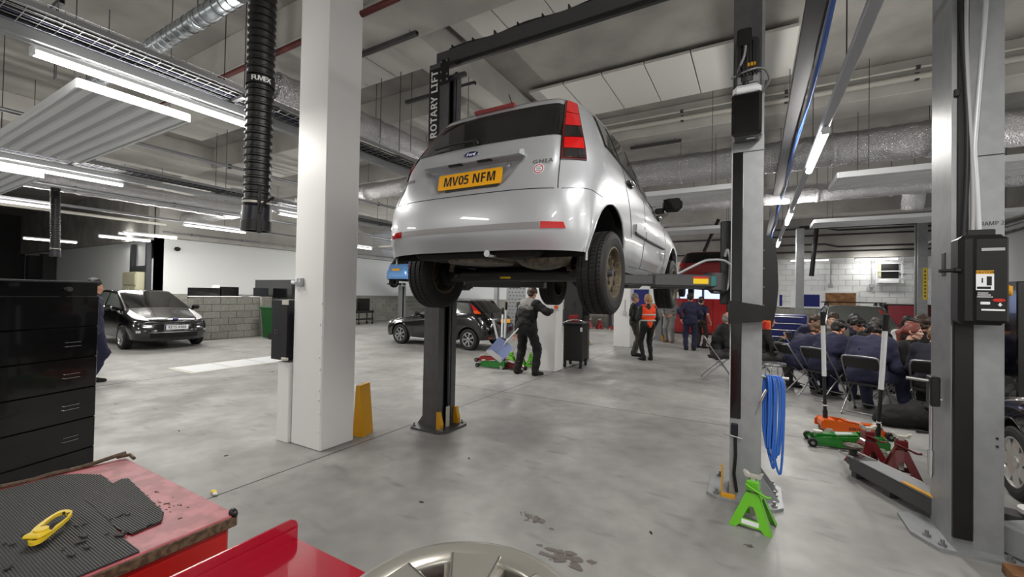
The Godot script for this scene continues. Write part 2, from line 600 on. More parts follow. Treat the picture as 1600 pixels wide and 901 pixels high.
func battens() -> void:
	var where := ["line passing the right lift post", "line left of the big white column", "second line left of the column", "third line, by the block partition", "line along the left white wall"]
	var xs := [0.7, -5.3, -10.6, -15.3, -20.1]
	var zs := [[3.4, -1.6, -6.99, -12.3, -17.7], [3.4, -1.95, -7.3, -12.7, -18.0], [3.0, -2.4, -7.3, -12.7, -18.0], [3.0, -2.6, -7.16, -12.7, -18.0], [-7.1, -12.3, -18.0]]
	var nth := ["unseen nearest", "first", "second", "third", "farthest"]
	for i in xs.size():
		for k in zs[i].size():
			var z: float = zs[i][k]
			batten(xs[i], 3.55, z, 1.84, "white LED batten light, %s in the %s" % [nth[k] if i < 4 else ["first", "second", "farthest"][k], where[i]])
	for k in 3:
		batten(5.2, 3.55, [3.0, -2.4, -9.0][k], 1.84, "white LED batten light in the line by the right wall, %s" % ["behind the viewer", "beside the black car", "level with the seated group"][k])
	batten(4.0, 3.2, -21.0, 1.3, "white LED batten light along the far brick wall, above the wall vent", true, true, 0.3)
	batten(1.9, 3.2, -21.0, 1.3, "dim batten along the far brick wall, left of the lit one", true, false)
	for k in 3:
		batten([-15.75, -17.6, -21.0][k], 3.15, [-5.6, -5.6, -4.7][k], 1.3, "white batten light hung lower by the dark left wing, %s" % ["nearest of three", "middle of three", "farthest of three"][k], false, true, [0.8, 0.6, 0.1][k])

# ---------- the room ----------
func slabbox(called: String, lo: Vector3, hi: Vector3, m: String, label := "", r := 0.0) -> MeshInstance3D:
	return struct(called, S.new().box((lo + hi) / 2, hi - lo, r), M(m), null, label)

# courses of blocks on a wall: u runs along the wall, n points out of it
func blocks(parent: Node, o: Vector3, u: Vector3, nrm: Vector3, cols: int, rows: int, bw: float, bh: float, mm: Array, called := "block") -> void:
	var j := 0.012
	var ms := []
	for w in [bw, bw / 2]:
		ms.append(S.new().box(Vector3.ZERO, V(w - j, bh - j, 0.03), 0.004).mesh())
	var b := Basis(u, Vector3.UP, nrm)
	var rng := RandomNumberGenerator.new()
	rng.seed = 77
	for r in rows:
		var xs := 0.0
		var total := bw * cols
		var first := r % 2 == 1
		while xs < total - 0.01:
			var w := bw / 2 if (first or xs + bw > total + 0.01) else bw
			first = false
			var p := put(called, ms[0] if w > bw * 0.75 else ms[1], M(mm[rng.randi() % mm.size()]), parent)
			p.transform = Transform3D(b, o + u * (xs + w / 2) + Vector3.UP * (bh * (r + 0.5)) + nrm * rng.randf_range(-0.0015, 0.0015))
			xs += w

func build_room() -> void:
	slabbox("floor", V(-34, -0.3, -22), V(7, 0, 6.5), "floor", "grey painted concrete workshop floor with scuffs and joints")
	# joints sawn in the floor
	for x in [-3.61, -9.2, 2.0]:
		slabbox("floor_joint", V(x - 0.005, -0.02, -21.5), V(x + 0.005, 0.0012, 6), "seam")
	for z in [-11.2, -6.0]:
		slabbox("floor_joint", V(-18, -0.02, z - 0.003), V(6, 0.0012, z + 0.003), "seam")
	# far wall: white painted brickwork over grey blocks
	var wb := slabbox("wall_back", V(-19, 0, -21.8), V(6.6, 5.3, -21.51), "mortar", "far workshop wall, white painted brick over grey blockwork")
	blocks(wb, V(-0.9, 1.3, -21.5), V(1, 0, 0), V(0, 0, 1), 16, 9, 0.45, 0.225, ["brick_white", "brick_white_b", "brick_white"])
	var rest := S.new().box(V(-9.9, 2.31, -21.5), V(18.0, 2.02, 0.03))
	struct("plaster", rest, M("white_wall"), wb)
	var wl2 := slabbox("wall_back_base", V(-18.6, 0.0, -21.515), V(6.3, 1.295, -21.49), "block_grey")
	blocks(wl2, V(-8.6, 0.0, -21.485), V(1, 0, 0), V(0, 0, 1), 33, 5, 0.45, 0.25, ["block_grey", "block_grey_b"])
	slabbox("trim_1", V(-18.5, 3.33, -21.5), V(6.3, 5.3, -21.3), "beam", "bare concrete band above the white brickwork")
	slabbox("trim_2", V(0.9, 1.27, -21.5), V(4.0, 1.32, -21.38), "white_wall", "white ledge along the far wall")
	# left wall
	var wl := slabbox("wall_left", V(-18.9, 0, -21.6), V(-18.5, 5.3, -6.67), "white_wall", "long bright white wall on the left")
	blocks(wl, V(-18.49, 0, -6.7), V(0, 0, -1), V(1, 0, 0), 28, 6, 0.52, 0.235, ["block_grey", "block_grey_b"])
	slabbox("trim_3", V(-18.5, 3.42, -21.3), V(-18.2, 5.3, -6.7), "beam", "bare concrete band above the left white wall")
	# the dark wing on the left
	slabbox("wall_wing", V(-34, 0, -6.97), V(-18.5, 5.3, -6.67), "white_wall", "wall of the unlit wing on the left")
	slabbox("trim_4", V(-34, 3.3, -6.67), V(-18.5, 5.3, -6.5), "slab")
	slabbox("wall_wing_end", V(-34.4, 0, -7), V(-34, 5.3, 6.5), "dark_concrete")
	var dr := slabbox("door_1", V(-33.95, 0, -5.6), V(-33.85, 2.9, -1.0), "roller", "grey roller shutter in the dark left wing")
	for k in 14:
		struct("slat", S.new().box(V(-33.84, 0.12 + k * 0.2, -3.3), V(0.03, 0.16, 4.5), 0.012), M("roller"), dr)
	for k in 2:
		slabbox("wall_pier", V(-31.5 + k * 2.2, 0, -6.6), V(-30.9 + k * 2.2, 3.1, -6.2), "dark_concrete")
	# right wall and the wall behind the viewer
	slabbox("wall_right", V(6.3, 0, -21.8), V(6.6, 5.3, 6.5), "white_wall", "white wall on the right")
	slabbox("trim_5", V(6.05, 3.9, -21.5), V(6.3, 5.3, 6), "slab")
	slabbox("wall_front", V(-34.4, 0, 6.2), V(6.6, 5.3, 6.5), "white_wall")
	# columns, painted white, with the boxing beside the near one
	var col := S.new().box(V(-3.98, 2.42, -2.94), V(0.48, 4.84, 0.41), 0.012)
	var c := struct("column", col, M("column_paint"), null, "big white painted square column in the left foreground")
	var drips := S.new()
	var rng := RandomNumberGenerator.new()
	rng.seed = 5
	for k in 9:
		drips.ell(V(-3.745 - rng.randf() * 0.035, 0.12 + k * 0.16 + rng.randf() * 0.1, -2.732), V(0.012, 0.014, 0.006), 7, 5)
	struct("paint_lump", drips, M("column_paint"), c)
	struct("boxing", S.new().box(V(-4.335, 0.42, -2.79), V(0.2, 0.84, 0.16), 0.006), M("column_paint"), c)
	struct("column", S.new().box(V(-3.83, 2.42, -8.33), V(0.44, 4.84, 0.38), 0.01), M("column_paint"), null, "white column beside the man in black overalls")
	struct("column", S.new().box(V(-3.69, 2.42, -13.72), V(0.52, 4.84, 0.44), 0.01), M("column_paint"), null, "white column behind the two people talking")
	# low block partition by the black car on the left
	var pw := slabbox("partition", V(-15.33, 0, -8.45), V(-15.02, 1.35, -6.45), "block_grey_b", "low grey block partition behind the black car")
	blocks(pw, V(-15.01, 0, -6.45), V(0, 0, -1), V(1, 0, 0), 4, 6, 0.5, 0.222, ["block_grey", "block_grey", "block_grey_b"])
	struct("coping", S.new().box(V(-15.17, 1.36, -7.45), V(0.36, 0.03, 2.06), 0.006), M("paper"), pw)
	struct("partition_pier", S.new().box(V(-15.05, 0.68, -8.62), V(0.4, 1.36, 0.36), 0.01), M("block_grey_b"), null, "block pier ending the low partition")
	# floor hatch plates
	var h := slabbox("floor_hatch", V(-10.2, 0, -6.15), V(-9.2, 0.004, -3.95), "steel_pale", "pale steel cover plates let into the floor")
	for k in 3:
		struct("plate", S.new().box(V(-9.7, 0.007, -4.36 - k * 0.7), V(0.86, 0.006, 0.66), 0.002), M("plate_white"), h)
	# windows in the far wall
	var w := slabbox("window_1", V(-3.15, 1.22, -21.49), V(0.0, 2.12, -21.44), "frame_grey", "row of pale lit panes in the far wall")
	for k in 3:
		struct("pane", S.new().box(V(-2.62 + k * 1.05, 1.67, -21.43), V(0.94, 0.78, 0.02)), M("window_pane"), w)
	# wooden door behind the silver estate
	var d := slabbox("door_2", V(2.42, 0, -21.49), V(3.54, 1.98, -21.42), "sheet_white", "brown wooden door in the far wall behind the grey estate car")
	struct("leaf", S.new().box(V(2.98, 0.96, -21.42), V(0.98, 1.9, 0.05), 0.006), M("wood"), d)
	struct("handle", S.new().cyl(V(2.6, 1.0, -21.39), V(2.72, 1.0, -21.36), 0.015), M("steel"), d)
	# tall frames and panel at the corner of the left wall
	var fr := S.new()
	for k in [[-18.66, 3.2], [-19.95, 3.2]]:
		fr.box(V(k[0], k[1] / 2, -6.58), V(0.14, k[1], 0.14), 0.01)
	fr.box(V(-19.3, 2.3, -6.58), V(1.3, 0.18, 0.14), 0.01)
	struct("trim_6", fr, M("frame_dark"), null, "dark steel frame at the corner of the left white wall")
	# wall things
	var cab := thing("electrical_cabinet", "tall cream electrical cabinet at the corner of the left wall", "cabinet", V(-19.28, 0, -6.42))
	put("body", S.new().box(V(0, 1.08, 0), V(1.12, 2.16, 0.3), 0.015), M("cream"), cab)
	for k in 2:
		put("door", S.new().box(V(-0.28 + k * 0.56, 0.85, 0.16), V(0.52, 1.55, 0.02), 0.005), M("cream"), cab)
	put("door", S.new().box(V(0, 1.9, 0.16), V(1.06, 0.4, 0.02), 0.005), M("cream"), cab)
	solo("wall_board", S.new().box(V(-23.7, 1.48, -6.63), V(1.0, 0.42, 0.04), 0.004), M("navy"), "small dark blue board on the wing wall above the black car", "board")
	var b1 := thing("notice_board", "blue pinboard in a white frame on the far wall, left of the door", "notice board", V(1.75, 1.28, -21.45))
	put("frame", S.new().box(V(0.3, 0.33, 0), V(1.5, 0.75, 0.03), 0.004), M("sheet_white"), b1)
	put("board", S.new().box(V(0.24, 0.3, 0.02), V(0.62, 0.5, 0.02)), M("board_blue"), b1)
	solo("notice_board", S.new().box(V(0.95, 1.55, -21.45), V(0.1, 0.5, 0.03)), M("board_blue"), "narrow dark blue strip board on the far wall beside the lift console", "notice board")
	solo("notice_board", S.new().box(V(-5.1, 1.55, -21.45), V(1.1, 0.85, 0.03)), M("board_blue"), "blue board on the far wall behind the two people talking", "notice board")
	var vent := thing("wall_vent", "dark louvred wall fan in a white cage frame high on the far wall", "vent", V(4.45, 2.35, -21.4))
	put("dark_opening", S.new().box(V(0.05, 0.42, -0.05), V(0.5, 0.56, 0.06)), M("black_plastic"), vent)
	var cg := S.new()
	for k in 3:
		cg.box(V(0.02, 0.12 + k * 0.3, 0.03), V(0.75, 0.03, 0.03))
	for k in 2:
		cg.box(V(-0.35 + k * 0.74, 0.38, 0.03), V(0.03, 0.85, 0.03))
	cg.box(V(0, 0.02, 0), V(0.62, 0.14, 0.16), 0.02)
	put("cage", cg, M("sheet_white"), vent)
	put("louvre", S.new().box(V(-0.27, 0.45, 0), V(0.1, 0.5, 0.03)), M("cream"), vent)
	for k in 2:
		var x: float = [2.65, 3.95][k]
		var s := S.new().cyl(V(x, 2.25, -21.42), V(x, 3.2, -21.42), 0.02).box(V(x, 2.2, -21.42), V(0.14, 0.14, 0.06), 0.01)
		solo("conduit_drop", s, M("cable_grey"), ["grey conduit with a switch box on the far wall, above the wooden door", "grey conduit with a switch box on the far wall, left of the wall vent"][k], "conduit")
	# camera and sensor on the left wall
	solo("security_camera", S.new().ell(V(-18.42, 3.05, -7.35), V(0.1, 0.08, 0.1)).box(V(-18.46, 3.1, -7.35), V(0.1, 0.05, 0.1), 0.01), M("black_plastic"), "small black dome camera high on the left white wall", "camera")

# ---------- what hangs under the ceiling ----------
func rods(parent: Node, pts: Array, y0: float, top := 5.3) -> void:
	for p in pts:
		put("hanger_rod", S.new().cyl(V(p.x, y0, p.y), V(p.x, top, p.y), 0.006, -1, 6), M("galv_dark"), parent)

func duct_along(called: String, label: String, a: Vector3, b: Vector3, r: float, m: String, step := 1.3) -> void:
	var t := thing(called, label, "duct")
	var n := maxi(2, int(a.distance_to(b) / 0.16))
	var pts := []
	var rr := []
	var rng := RandomNumberGenerator.new()
	rng.seed = int(absf(a.x * 31 + a.z * 7)) + 3
	for i in n + 1:
		pts.append(a.lerp(b, float(i) / n) + V(0, rng.randf_range(-0.008, 0.008), 0))
		rr.append(r * rng.randf_range(0.965, 1.03))
	if m == "foil":
		# crumpled foil wrap
		var nz := FastNoiseLite.new()
		nz.seed = n
		nz.frequency = 3.2
		nz.fractal_octaves = 3
		var d0 := (b - a).normalized()
		var u := d0.cross(Vector3.UP if absf(d0.y) < 0.9 else Vector3.RIGHT).normalized()
		var w := d0.cross(u)
		var rows := []
		n = int(a.distance_to(b) / 0.055)
		for i in n + 1:
			var row := []
			for k in 37:
				var th := TAU * k / 36
				var q := a.lerp(b, float(i) / n) + (u * cos(th) + w * sin(th)) * r
				row.append(q + (u * cos(th) + w * sin(th)) * r * 0.10 * nz.get_noise_3dv(q * 1.4))
			rows.append(row)
		put("duct_skin", S.new().grid(rows, 6, true), M(m), t)
	else:
		put("duct_skin", S.new().tube(pts, r, 18, false, rr), M(m), t)
	var k := 0.5
	var d := (b - a).normalized()
	var len := a.distance_to(b)
	while k < len:
		var c := a + d * k
		put("strap", S.new().tube([c - d * 0.035, c - d * 0.02, c + d * 0.02, c + d * 0.035], r * 1.05, 18, false, [r, r * 1.09, r * 1.09, r]), M(m), t)
		put("hanger_rod", S.new().cyl(c + V(0, r, 0), V(c.x, 5.3, c.z), 0.005, -1, 6), M("galv_dark"), t)
		k += step

func radiant(x0: float, x1: float, z: float, y: float, label: String, ridges := 6) -> void:
	var t := thing("radiant_panel", label, "heating panel", V((x0 + x1) / 2, y, z), 0.0, "radiant heating panels")
	var L := x1 - x0
	var w := 0.92
	put("panel", S.new().box(V(0, 0.05, 0), V(L - 0.04, 0.05, w - 0.04)), M("sheet_grey"), t)
	var rim := S.new()
	for k in [-1, 1]:
		rim.box(V(0, 0.045, k * w / 2), V(L, 0.09, 0.025), 0.006)
		rim.box(V(k * L / 2, 0.045, 0), V(0.025, 0.09, w), 0.006)
	put("rim", rim, M("sheet_white"), t)
	for k in ridges:
		var zz := -w / 2 + w * (k + 0.5) / ridges
		put("pipe_channel", channel(L, zz), M("sheet_white"), t)
	for p in [V(-L * 0.4, 0, -0.4), V(-L * 0.4, 0, 0.4), V(L * 0.4, 0, -0.4), V(L * 0.4, 0, 0.4)]:
		put("hanger_rod", S.new().cyl(p + V(0, 0.09, 0), p + V(0, 5.3 - y, 0), 0.005, -1, 6), M("galv_dark"), t)
func channel(L: float, zz: float) -> S:
	var s := S.new().at(Transform3D(Basis(Vector3.UP, PI / 2), V(0, 0, zz)))
	s.prism(P2([-0.05, 0.03, -0.032, 0.002, 0.032, 0.002, 0.05, 0.03]), -L / 2 + 0.02, L / 2 - 0.02)
	return s

func build_ceiling() -> void:
	var cl := slabbox("ceiling", V(-34.4, 5.3, -21.8), V(6.6, 5.6, 6.5), "slab", "bare concrete ceiling slab")
	# beams
	slabbox("ceiling_beam", V(-4.21, 4.84, -21.5), V(-3.73, 5.3, 6.2), "beam", "", 0.01)
	slabbox("ceiling_beam", V(-14.0, 4.75, -21.5), V(-12.4, 5.3, 6.2), "beam", "", 0.01)
	for z in [2.2, -3.23, -8.55, -13.95, -19.3]:
		slabbox("ceiling_beam", V(-12.4, 4.79, z - 0.72), V(6.3, 5.3, z), "beam", "", 0.01)
	slabbox("ceiling_beam", V(-18.5, 4.75, -7.0), V(-3.73 - 0.48, 5.3, -5.69), "beam", "", 0.01)
	slabbox("ceiling_beam", V(-18.5, 4.75, -16.3), V(-4.21, 5.3, -15.6), "beam", "", 0.01)
	# white sound panels in rows under the slab
	var rows := [[-3.54, 0.45, -8.02, "row above the lift's far side"], [-3.6, 0.45, -5.0, "row over the raised silver car"], [-3.6, 0.45, -13.3, "row beyond the second beam"], [-7.9, -4.6, -5.1, "row left of the big white column"], [-11.7, -8.4, -5.1, "row above the left radiant panel"], [1.3, 5.3, -13.3, "row far right"]]
	for r in rows:
		var t := cl
		var x: float = r[0]
		var m := S.new().box(Vector3.ZERO, V(0.655, 0.05, 1.4), 0.006).mesh()
		while x < r[1] - 0.1:
			var p := put("panel", m, M("tile_white"), t)
			p.position = V(x + 0.335, 5.215, r[2] + 0.7)
			put("spacer", S.new().box(V(x + 0.335, 5.27, r[2] + 0.7), V(0.06, 0.06, 1.0)), M("galv_dark"), t)
			x += 0.671
	# cable tray with trunking below it, left of the column, and another on each line of lights
	for i in 2:
		var x: float = [-5.25, -10.55][i]
		var t := thing("cable_tray", ["wire basket cable tray full of dark cables, left of the big white column", "second wire basket cable tray, farther to the left"][i], "cable tray", V(x, 3.8, 0))
		var s := S.new()
		var zz := 4.0
		while zz > -21.0:
			for sx in [-0.2, 0.2]:
				s.cyl(V(sx, 0, zz), V(sx, 0.11, zz), 0.003, -1, 4, false)
			s.cyl(V(-0.2, 0, zz), V(0.2, 0, zz), 0.003, -1, 4, false)
			zz -= 0.11
		for q in [[-0.2, 0.11], [-0.2, 0.055], [-0.2, 0], [-0.1, 0], [0, 0], [0.1, 0], [0.2, 0], [0.2, 0.055], [0.2, 0.11]]:
			s.cyl(V(q[0], q[1], 4), V(q[0], q[1], -21), 0.003, -1, 4, false)
		put("basket", s, M("galv"), t)
		var rail := S.new()
		rail.box(V(0.22, 0.05, -8.5), V(0.012, 0.05, 25)).box(V(-0.22, 0.05, -8.5), V(0.012, 0.05, 25))
		put("side_rail", rail, M("galv"), t)
		for k in 6:
			var pts := []
			for j in 26:
				pts.append(V(-0.14 + k * 0.055 + sin(j * 1.7 + k * 2.1) * 0.014, 0.018 + 0.006 * (k % 3), 4.0 - j))
			put("cable", S.new().tube(pts, 0.013, 6), M("cable_dark" if k % 3 else "cable_navy"), t)
		put("trunking", S.new().box(V(-0.05, -0.1, -9), V(0.1, 0.1, 24), 0.006), M("galv"), t)
		zz = 2.2
		while zz > -21:
			put("bracket", S.new().box(V(0, -0.02, zz), V(0.46, 0.03, 0.05)), M("galv_dark"), t)
			for sx in [-0.22, 0.22]:
				put("hanger_rod", S.new().cyl(V(sx, -0.02, zz), V(sx, 1.5, zz), 0.006, -1, 6), M("galv_dark"), t)
			zz -= 2.4
	# light trunking of the other lines
	for q in [[0.7, 3.64, -19.5, 4, "long pale trunking of the light line right of the lift"], [-15.3, 3.64, -20.5, 4, "light trunking near the block partition"], [-20.1, 3.64, -20.5, -6.6, "light trunking along the left wall"], [5.2, 3.64, -20.5, 4, "light trunking by the right wall"]]:
		if q[0] < -19:
			continue
		var t := thing("light_trunking", q[4], "trunking")
		put("channel", S.new().box(V(q[0], q[1] + 0.03, (q[2] + q[3]) / 2), V(0.09, 0.06, q[3] - q[2]), 0.006), M("sheet_grey"), t)
		var z: float = q[3] - 1.0
		while z > q[2]:
			put("hanger_rod", S.new().cyl(V(q[0], q[1] + 0.06, z), V(q[0], 5.3, z), 0.006, -1, 6), M("galv_dark"), t)
			z -= 2.6
	# dark mesh tray and blue cables beside the right-hand light line
	var mt2 := thing("cable_tray", "grey perforated cable tray with blue cables beside the right light line", "cable tray")
	put("channel", S.new().box(V(0.42, 4.02, -7.5), V(0.15, 0.012, 26)).box(V(0.345, 4.05, -7.5), V(0.008, 0.07, 26)).box(V(0.495, 4.05, -7.5), V(0.008, 0.07, 26)), M("galv_dark"), mt2)
	for k in 3:
		var pts := []
		for j in 26:
			pts.append(V(0.52 + 0.02 * sin(j * 1.3 + k), 3.99 - 0.03 * k + 0.02 * sin(j * 2.0 + k * 2), 4.0 - j))
		put("cable", S.new().tube(pts, 0.012, 6), M("hose_blue" if k else "cable_grey"), mt2)
	for k in 9:
		put("hanger_rod", S.new().cyl(V(0.44, 4.02, 3.0 - k * 2.7), V(0.44, 5.3, 3.0 - k * 2.7), 0.006, -1, 6), M("galv_dark"), mt2)
	# ducts
	duct_along("foil_duct", "big silver foil-wrapped duct running across behind the raised car", V(-3.2, 4.33, -9.55), V(6.2, 4.33, -9.55), 0.29, "foil")
	duct_along("foil_duct", "silver foil duct running away from the viewer, right of the big white column", V(-5.75, 4.4, -3.35), V(-5.75, 4.4, -20.5), 0.2, "foil")
	duct_along("foil_duct", "second silver foil duct across the hall, behind the radiant panels at right", V(-3.2, 4.05, -11.8), V(6.2, 4.05, -11.8), 0.2, "foil")
	duct_along("foil_duct", "silver foil duct across the left hall near the dark wing", V(-18.2, 4.15, -7.5), V(-6.5, 4.15, -7.5), 0.2, "foil")
	duct_along("foil_duct", "foil duct far left above the second radiant panel, nearer of a pair", V(-13.5, 4.0, 2.0), V(-13.5, 4.0, -6.9), 0.16, "foil")
	duct_along("foil_duct", "foil duct far left above the second radiant panel, farther of a pair", V(-14.45, 4.0, 2.0), V(-14.45, 4.0, -6.9), 0.14, "foil")
	duct_along("foil_duct", "foil duct by the right wall, high above the black car", V(5.75, 4.75, -1.5), V(5.75, 4.75, -8.0), 0.24, "foil")
	duct_along("spiral_duct", "bare spiral-seamed steel duct at the top left", V(-8.0, 4.42, -2.15), V(-4.3, 4.42, -2.15), 0.085, "spiral", 2.4)
	for k in 30:
		put("seam_rib", S.new().tube(arc_ring(V(-7.9 + k * 0.12, 4.42, -2.15), 0.089), 0.005, 5, true), M("galv"), get_node("spiral_duct"))
	# flexible foil drop over the far right panel
	duct_along("flexible_duct", "short upright flexible foil duct above the far right radiant panel", V(2.95, 3.62, -12.3), V(2.95, 4.3, -12.1), 0.19, "foil", 5)
	# radiant panels
	radiant(-9.05, -5.62, -1.86, 3.5, "white ribbed radiant panel high at the left, nearest of them")
	radiant(-14.4, -10.9, -1.86, 3.5, "white ribbed radiant panel second from the left edge, behind the nearest one")
	radiant(1.1, 4.9, -8.65, 3.5, "pale ribbed radiant panel right of the raised car, beside the near lift post")
	radiant(1.25, 4.9, -13.2, 3.5, "pale radiant panel farther back, over the seated group")
	radiant(-3.7, -0.35, -8.65, 3.5, "pale ribbed radiant panel directly behind the raised silver car")
	radiant(-3.7, -0.35, -13.2, 3.5, "pale radiant panel over the red car on the lift")
	# pipes
	var pz := [[V(-12.4, 4.62, -3.12), V(-3.2, 4.62, -3.12), 0.035, "pipe_red", "dark red pipe along the beam left of the big white column"], [V(-3.7, 4.98, -8.47), V(6.2, 4.98, -8.47), 0.045, "pipe_white", "cream pipe along the cross beam behind the raised car"], [V(-3.7, 5.1, -8.42), V(6.2, 5.1, -8.42), 0.02, "pipe_white", "thin conduit along the cross beam behind the raised car"], [V(-18, 3.72, -14), V(-5, 3.72, -14), 0.05, "pipe_white", "pale pipe across the left hall under the ceiling"], [V(-18.3, 3.45, -21), V(-18.3, 3.45, -6.8), 0.035, "galv", "steel conduit along the top of the left white wall"], [V(-18.2, 3.6, -21), V(-18.2, 3.6, -6.8), 0.035, "galv", "upper steel conduit along the left white wall"], [V(-12.2, 3.62, 3), V(-12.2, 3.62, -16), 0.04, "galv", "long pale pipe far left, running past the second light line"], [V(-16.9, 3.7, 3), V(-16.9, 3.7, -6.4), 0.045, "pipe_white", "long pale pipe in front of the dark left wing"], [V(-8.0, 3.75, 2), V(-8.0, 3.75, -20), 0.03, "galv", "steel pipe running between the two cable trays"], [V(1.9, 4.55, -5.2), V(1.9, 4.55, 1.0), 0.03, "pipe_red", "dark red pipe stub at the upper right"], [V(6.2, 3.62, -20), V(6.2, 3.62, 0), 0.03, "galv_dark", "dark conduit along the top of the right white wall"], [V(6.2, 3.82, -20), V(6.2, 3.82, 0), 0.03, "galv", "upper conduit along the right white wall"]]
	for q in pz:
		var t := thing("ceiling_pipe", q[4], "pipe")
		put("pipe", S.new().cyl(q[0], q[1], q[2], -1, 10), M(q[3]), t)
		var n := int(q[0].distance_to(q[1]) / 1.6)
		for k in n:
			var c: Vector3 = q[0].lerp(q[1], (k + 0.5) / n)
			put("clip", S.new().box(c, V(0.05, q[2] * 2.5, 0.05)), M("galv_dark"), t)
			if q[0].y < 4.9 and absf(c.x) < 6 and q[0].z != q[1].z or q[0].z == -14:
				put("hanger_rod", S.new().cyl(c, V(c.x, 5.3, c.z), 0.005, -1, 6), M("galv_dark"), t)
	for k in 4:
		var y: float = [3.55, 3.85, 4.2, 4.5][k]
		var s := S.new().tube([V(0.6, y, -20.9), V(2.4, y, -20.9), V(2.8, y - 0.12, -20.9), V(6.0, y - 0.12, -20.9)] if k % 2 else [V(-3.5, y, -20.9), V(6.0, y, -20.9)], 0.035, 8)
		solo("ceiling_pipe", s, M("galv_dark"), "dark pipe across the far wall, %s of four" % ["lowest", "second up", "third up", "topmost"][k], "pipe")
	# strut hangers: short dark channels under the slab, with rods
	var st := [[-4.6, -3.55, -3.78, 0.0], [-5.0, -3.62, -5.1, 3.9], [-6.9, -6.6, -1.5, 3.9], [-2.3, -1.3, -8.9, 0.0], [-8.3, -7.4, -9.3, 0.0]]
	var sl := ["right of the white column top", "behind the left lift post", "at the top left corner", "above the silver duct behind the raised car", "beyond the left radiant panel"]
	for k in st.size():
		var q: Array = st[k]
		var t := thing("strut_hanger", "short dark steel strut channel under the ceiling, " + sl[k], "bracket", V((q[0] + q[1]) / 2, 4.72, q[2]), 0.0, "steel strut hangers")
		var L: float = q[1] - q[0]
		put("channel", strut(L), M("galv_dark"), t)
		for sx in [-L / 2 + 0.12, L / 2 - 0.12]:
			put("hanger_rod", S.new().cyl(V(sx, 0, 0), V(sx, 0.58, 0), 0.005, -1, 6), M("galv_dark"), t)
			if q[3] > 0:
				put("hanger_rod", S.new().cyl(V(sx, 0, 0), V(sx, q[3] - 4.72, 0), 0.005, -1, 6), M("galv_dark"), t)
func strut(L: float) -> S:
	var s := S.new().at(Transform3D(Basis(Vector3.UP, PI / 2), Vector3.ZERO))
	s.ring(P2([-0.025, -0.025, 0.025, -0.025, 0.025, 0.025, -0.025, 0.025]), P2([-0.018, -0.018, 0.018, -0.018, 0.018, 0.018, -0.018, 0.018]), -L / 2, L / 2)
	return s
func arc_ring(c: Vector3, r: float, n := 14) -> Array:
	var q := []
	for i in n:
		q.append(c + V(0, cos(TAU * i / n) * r, sin(TAU * i / n) * r))
	return q

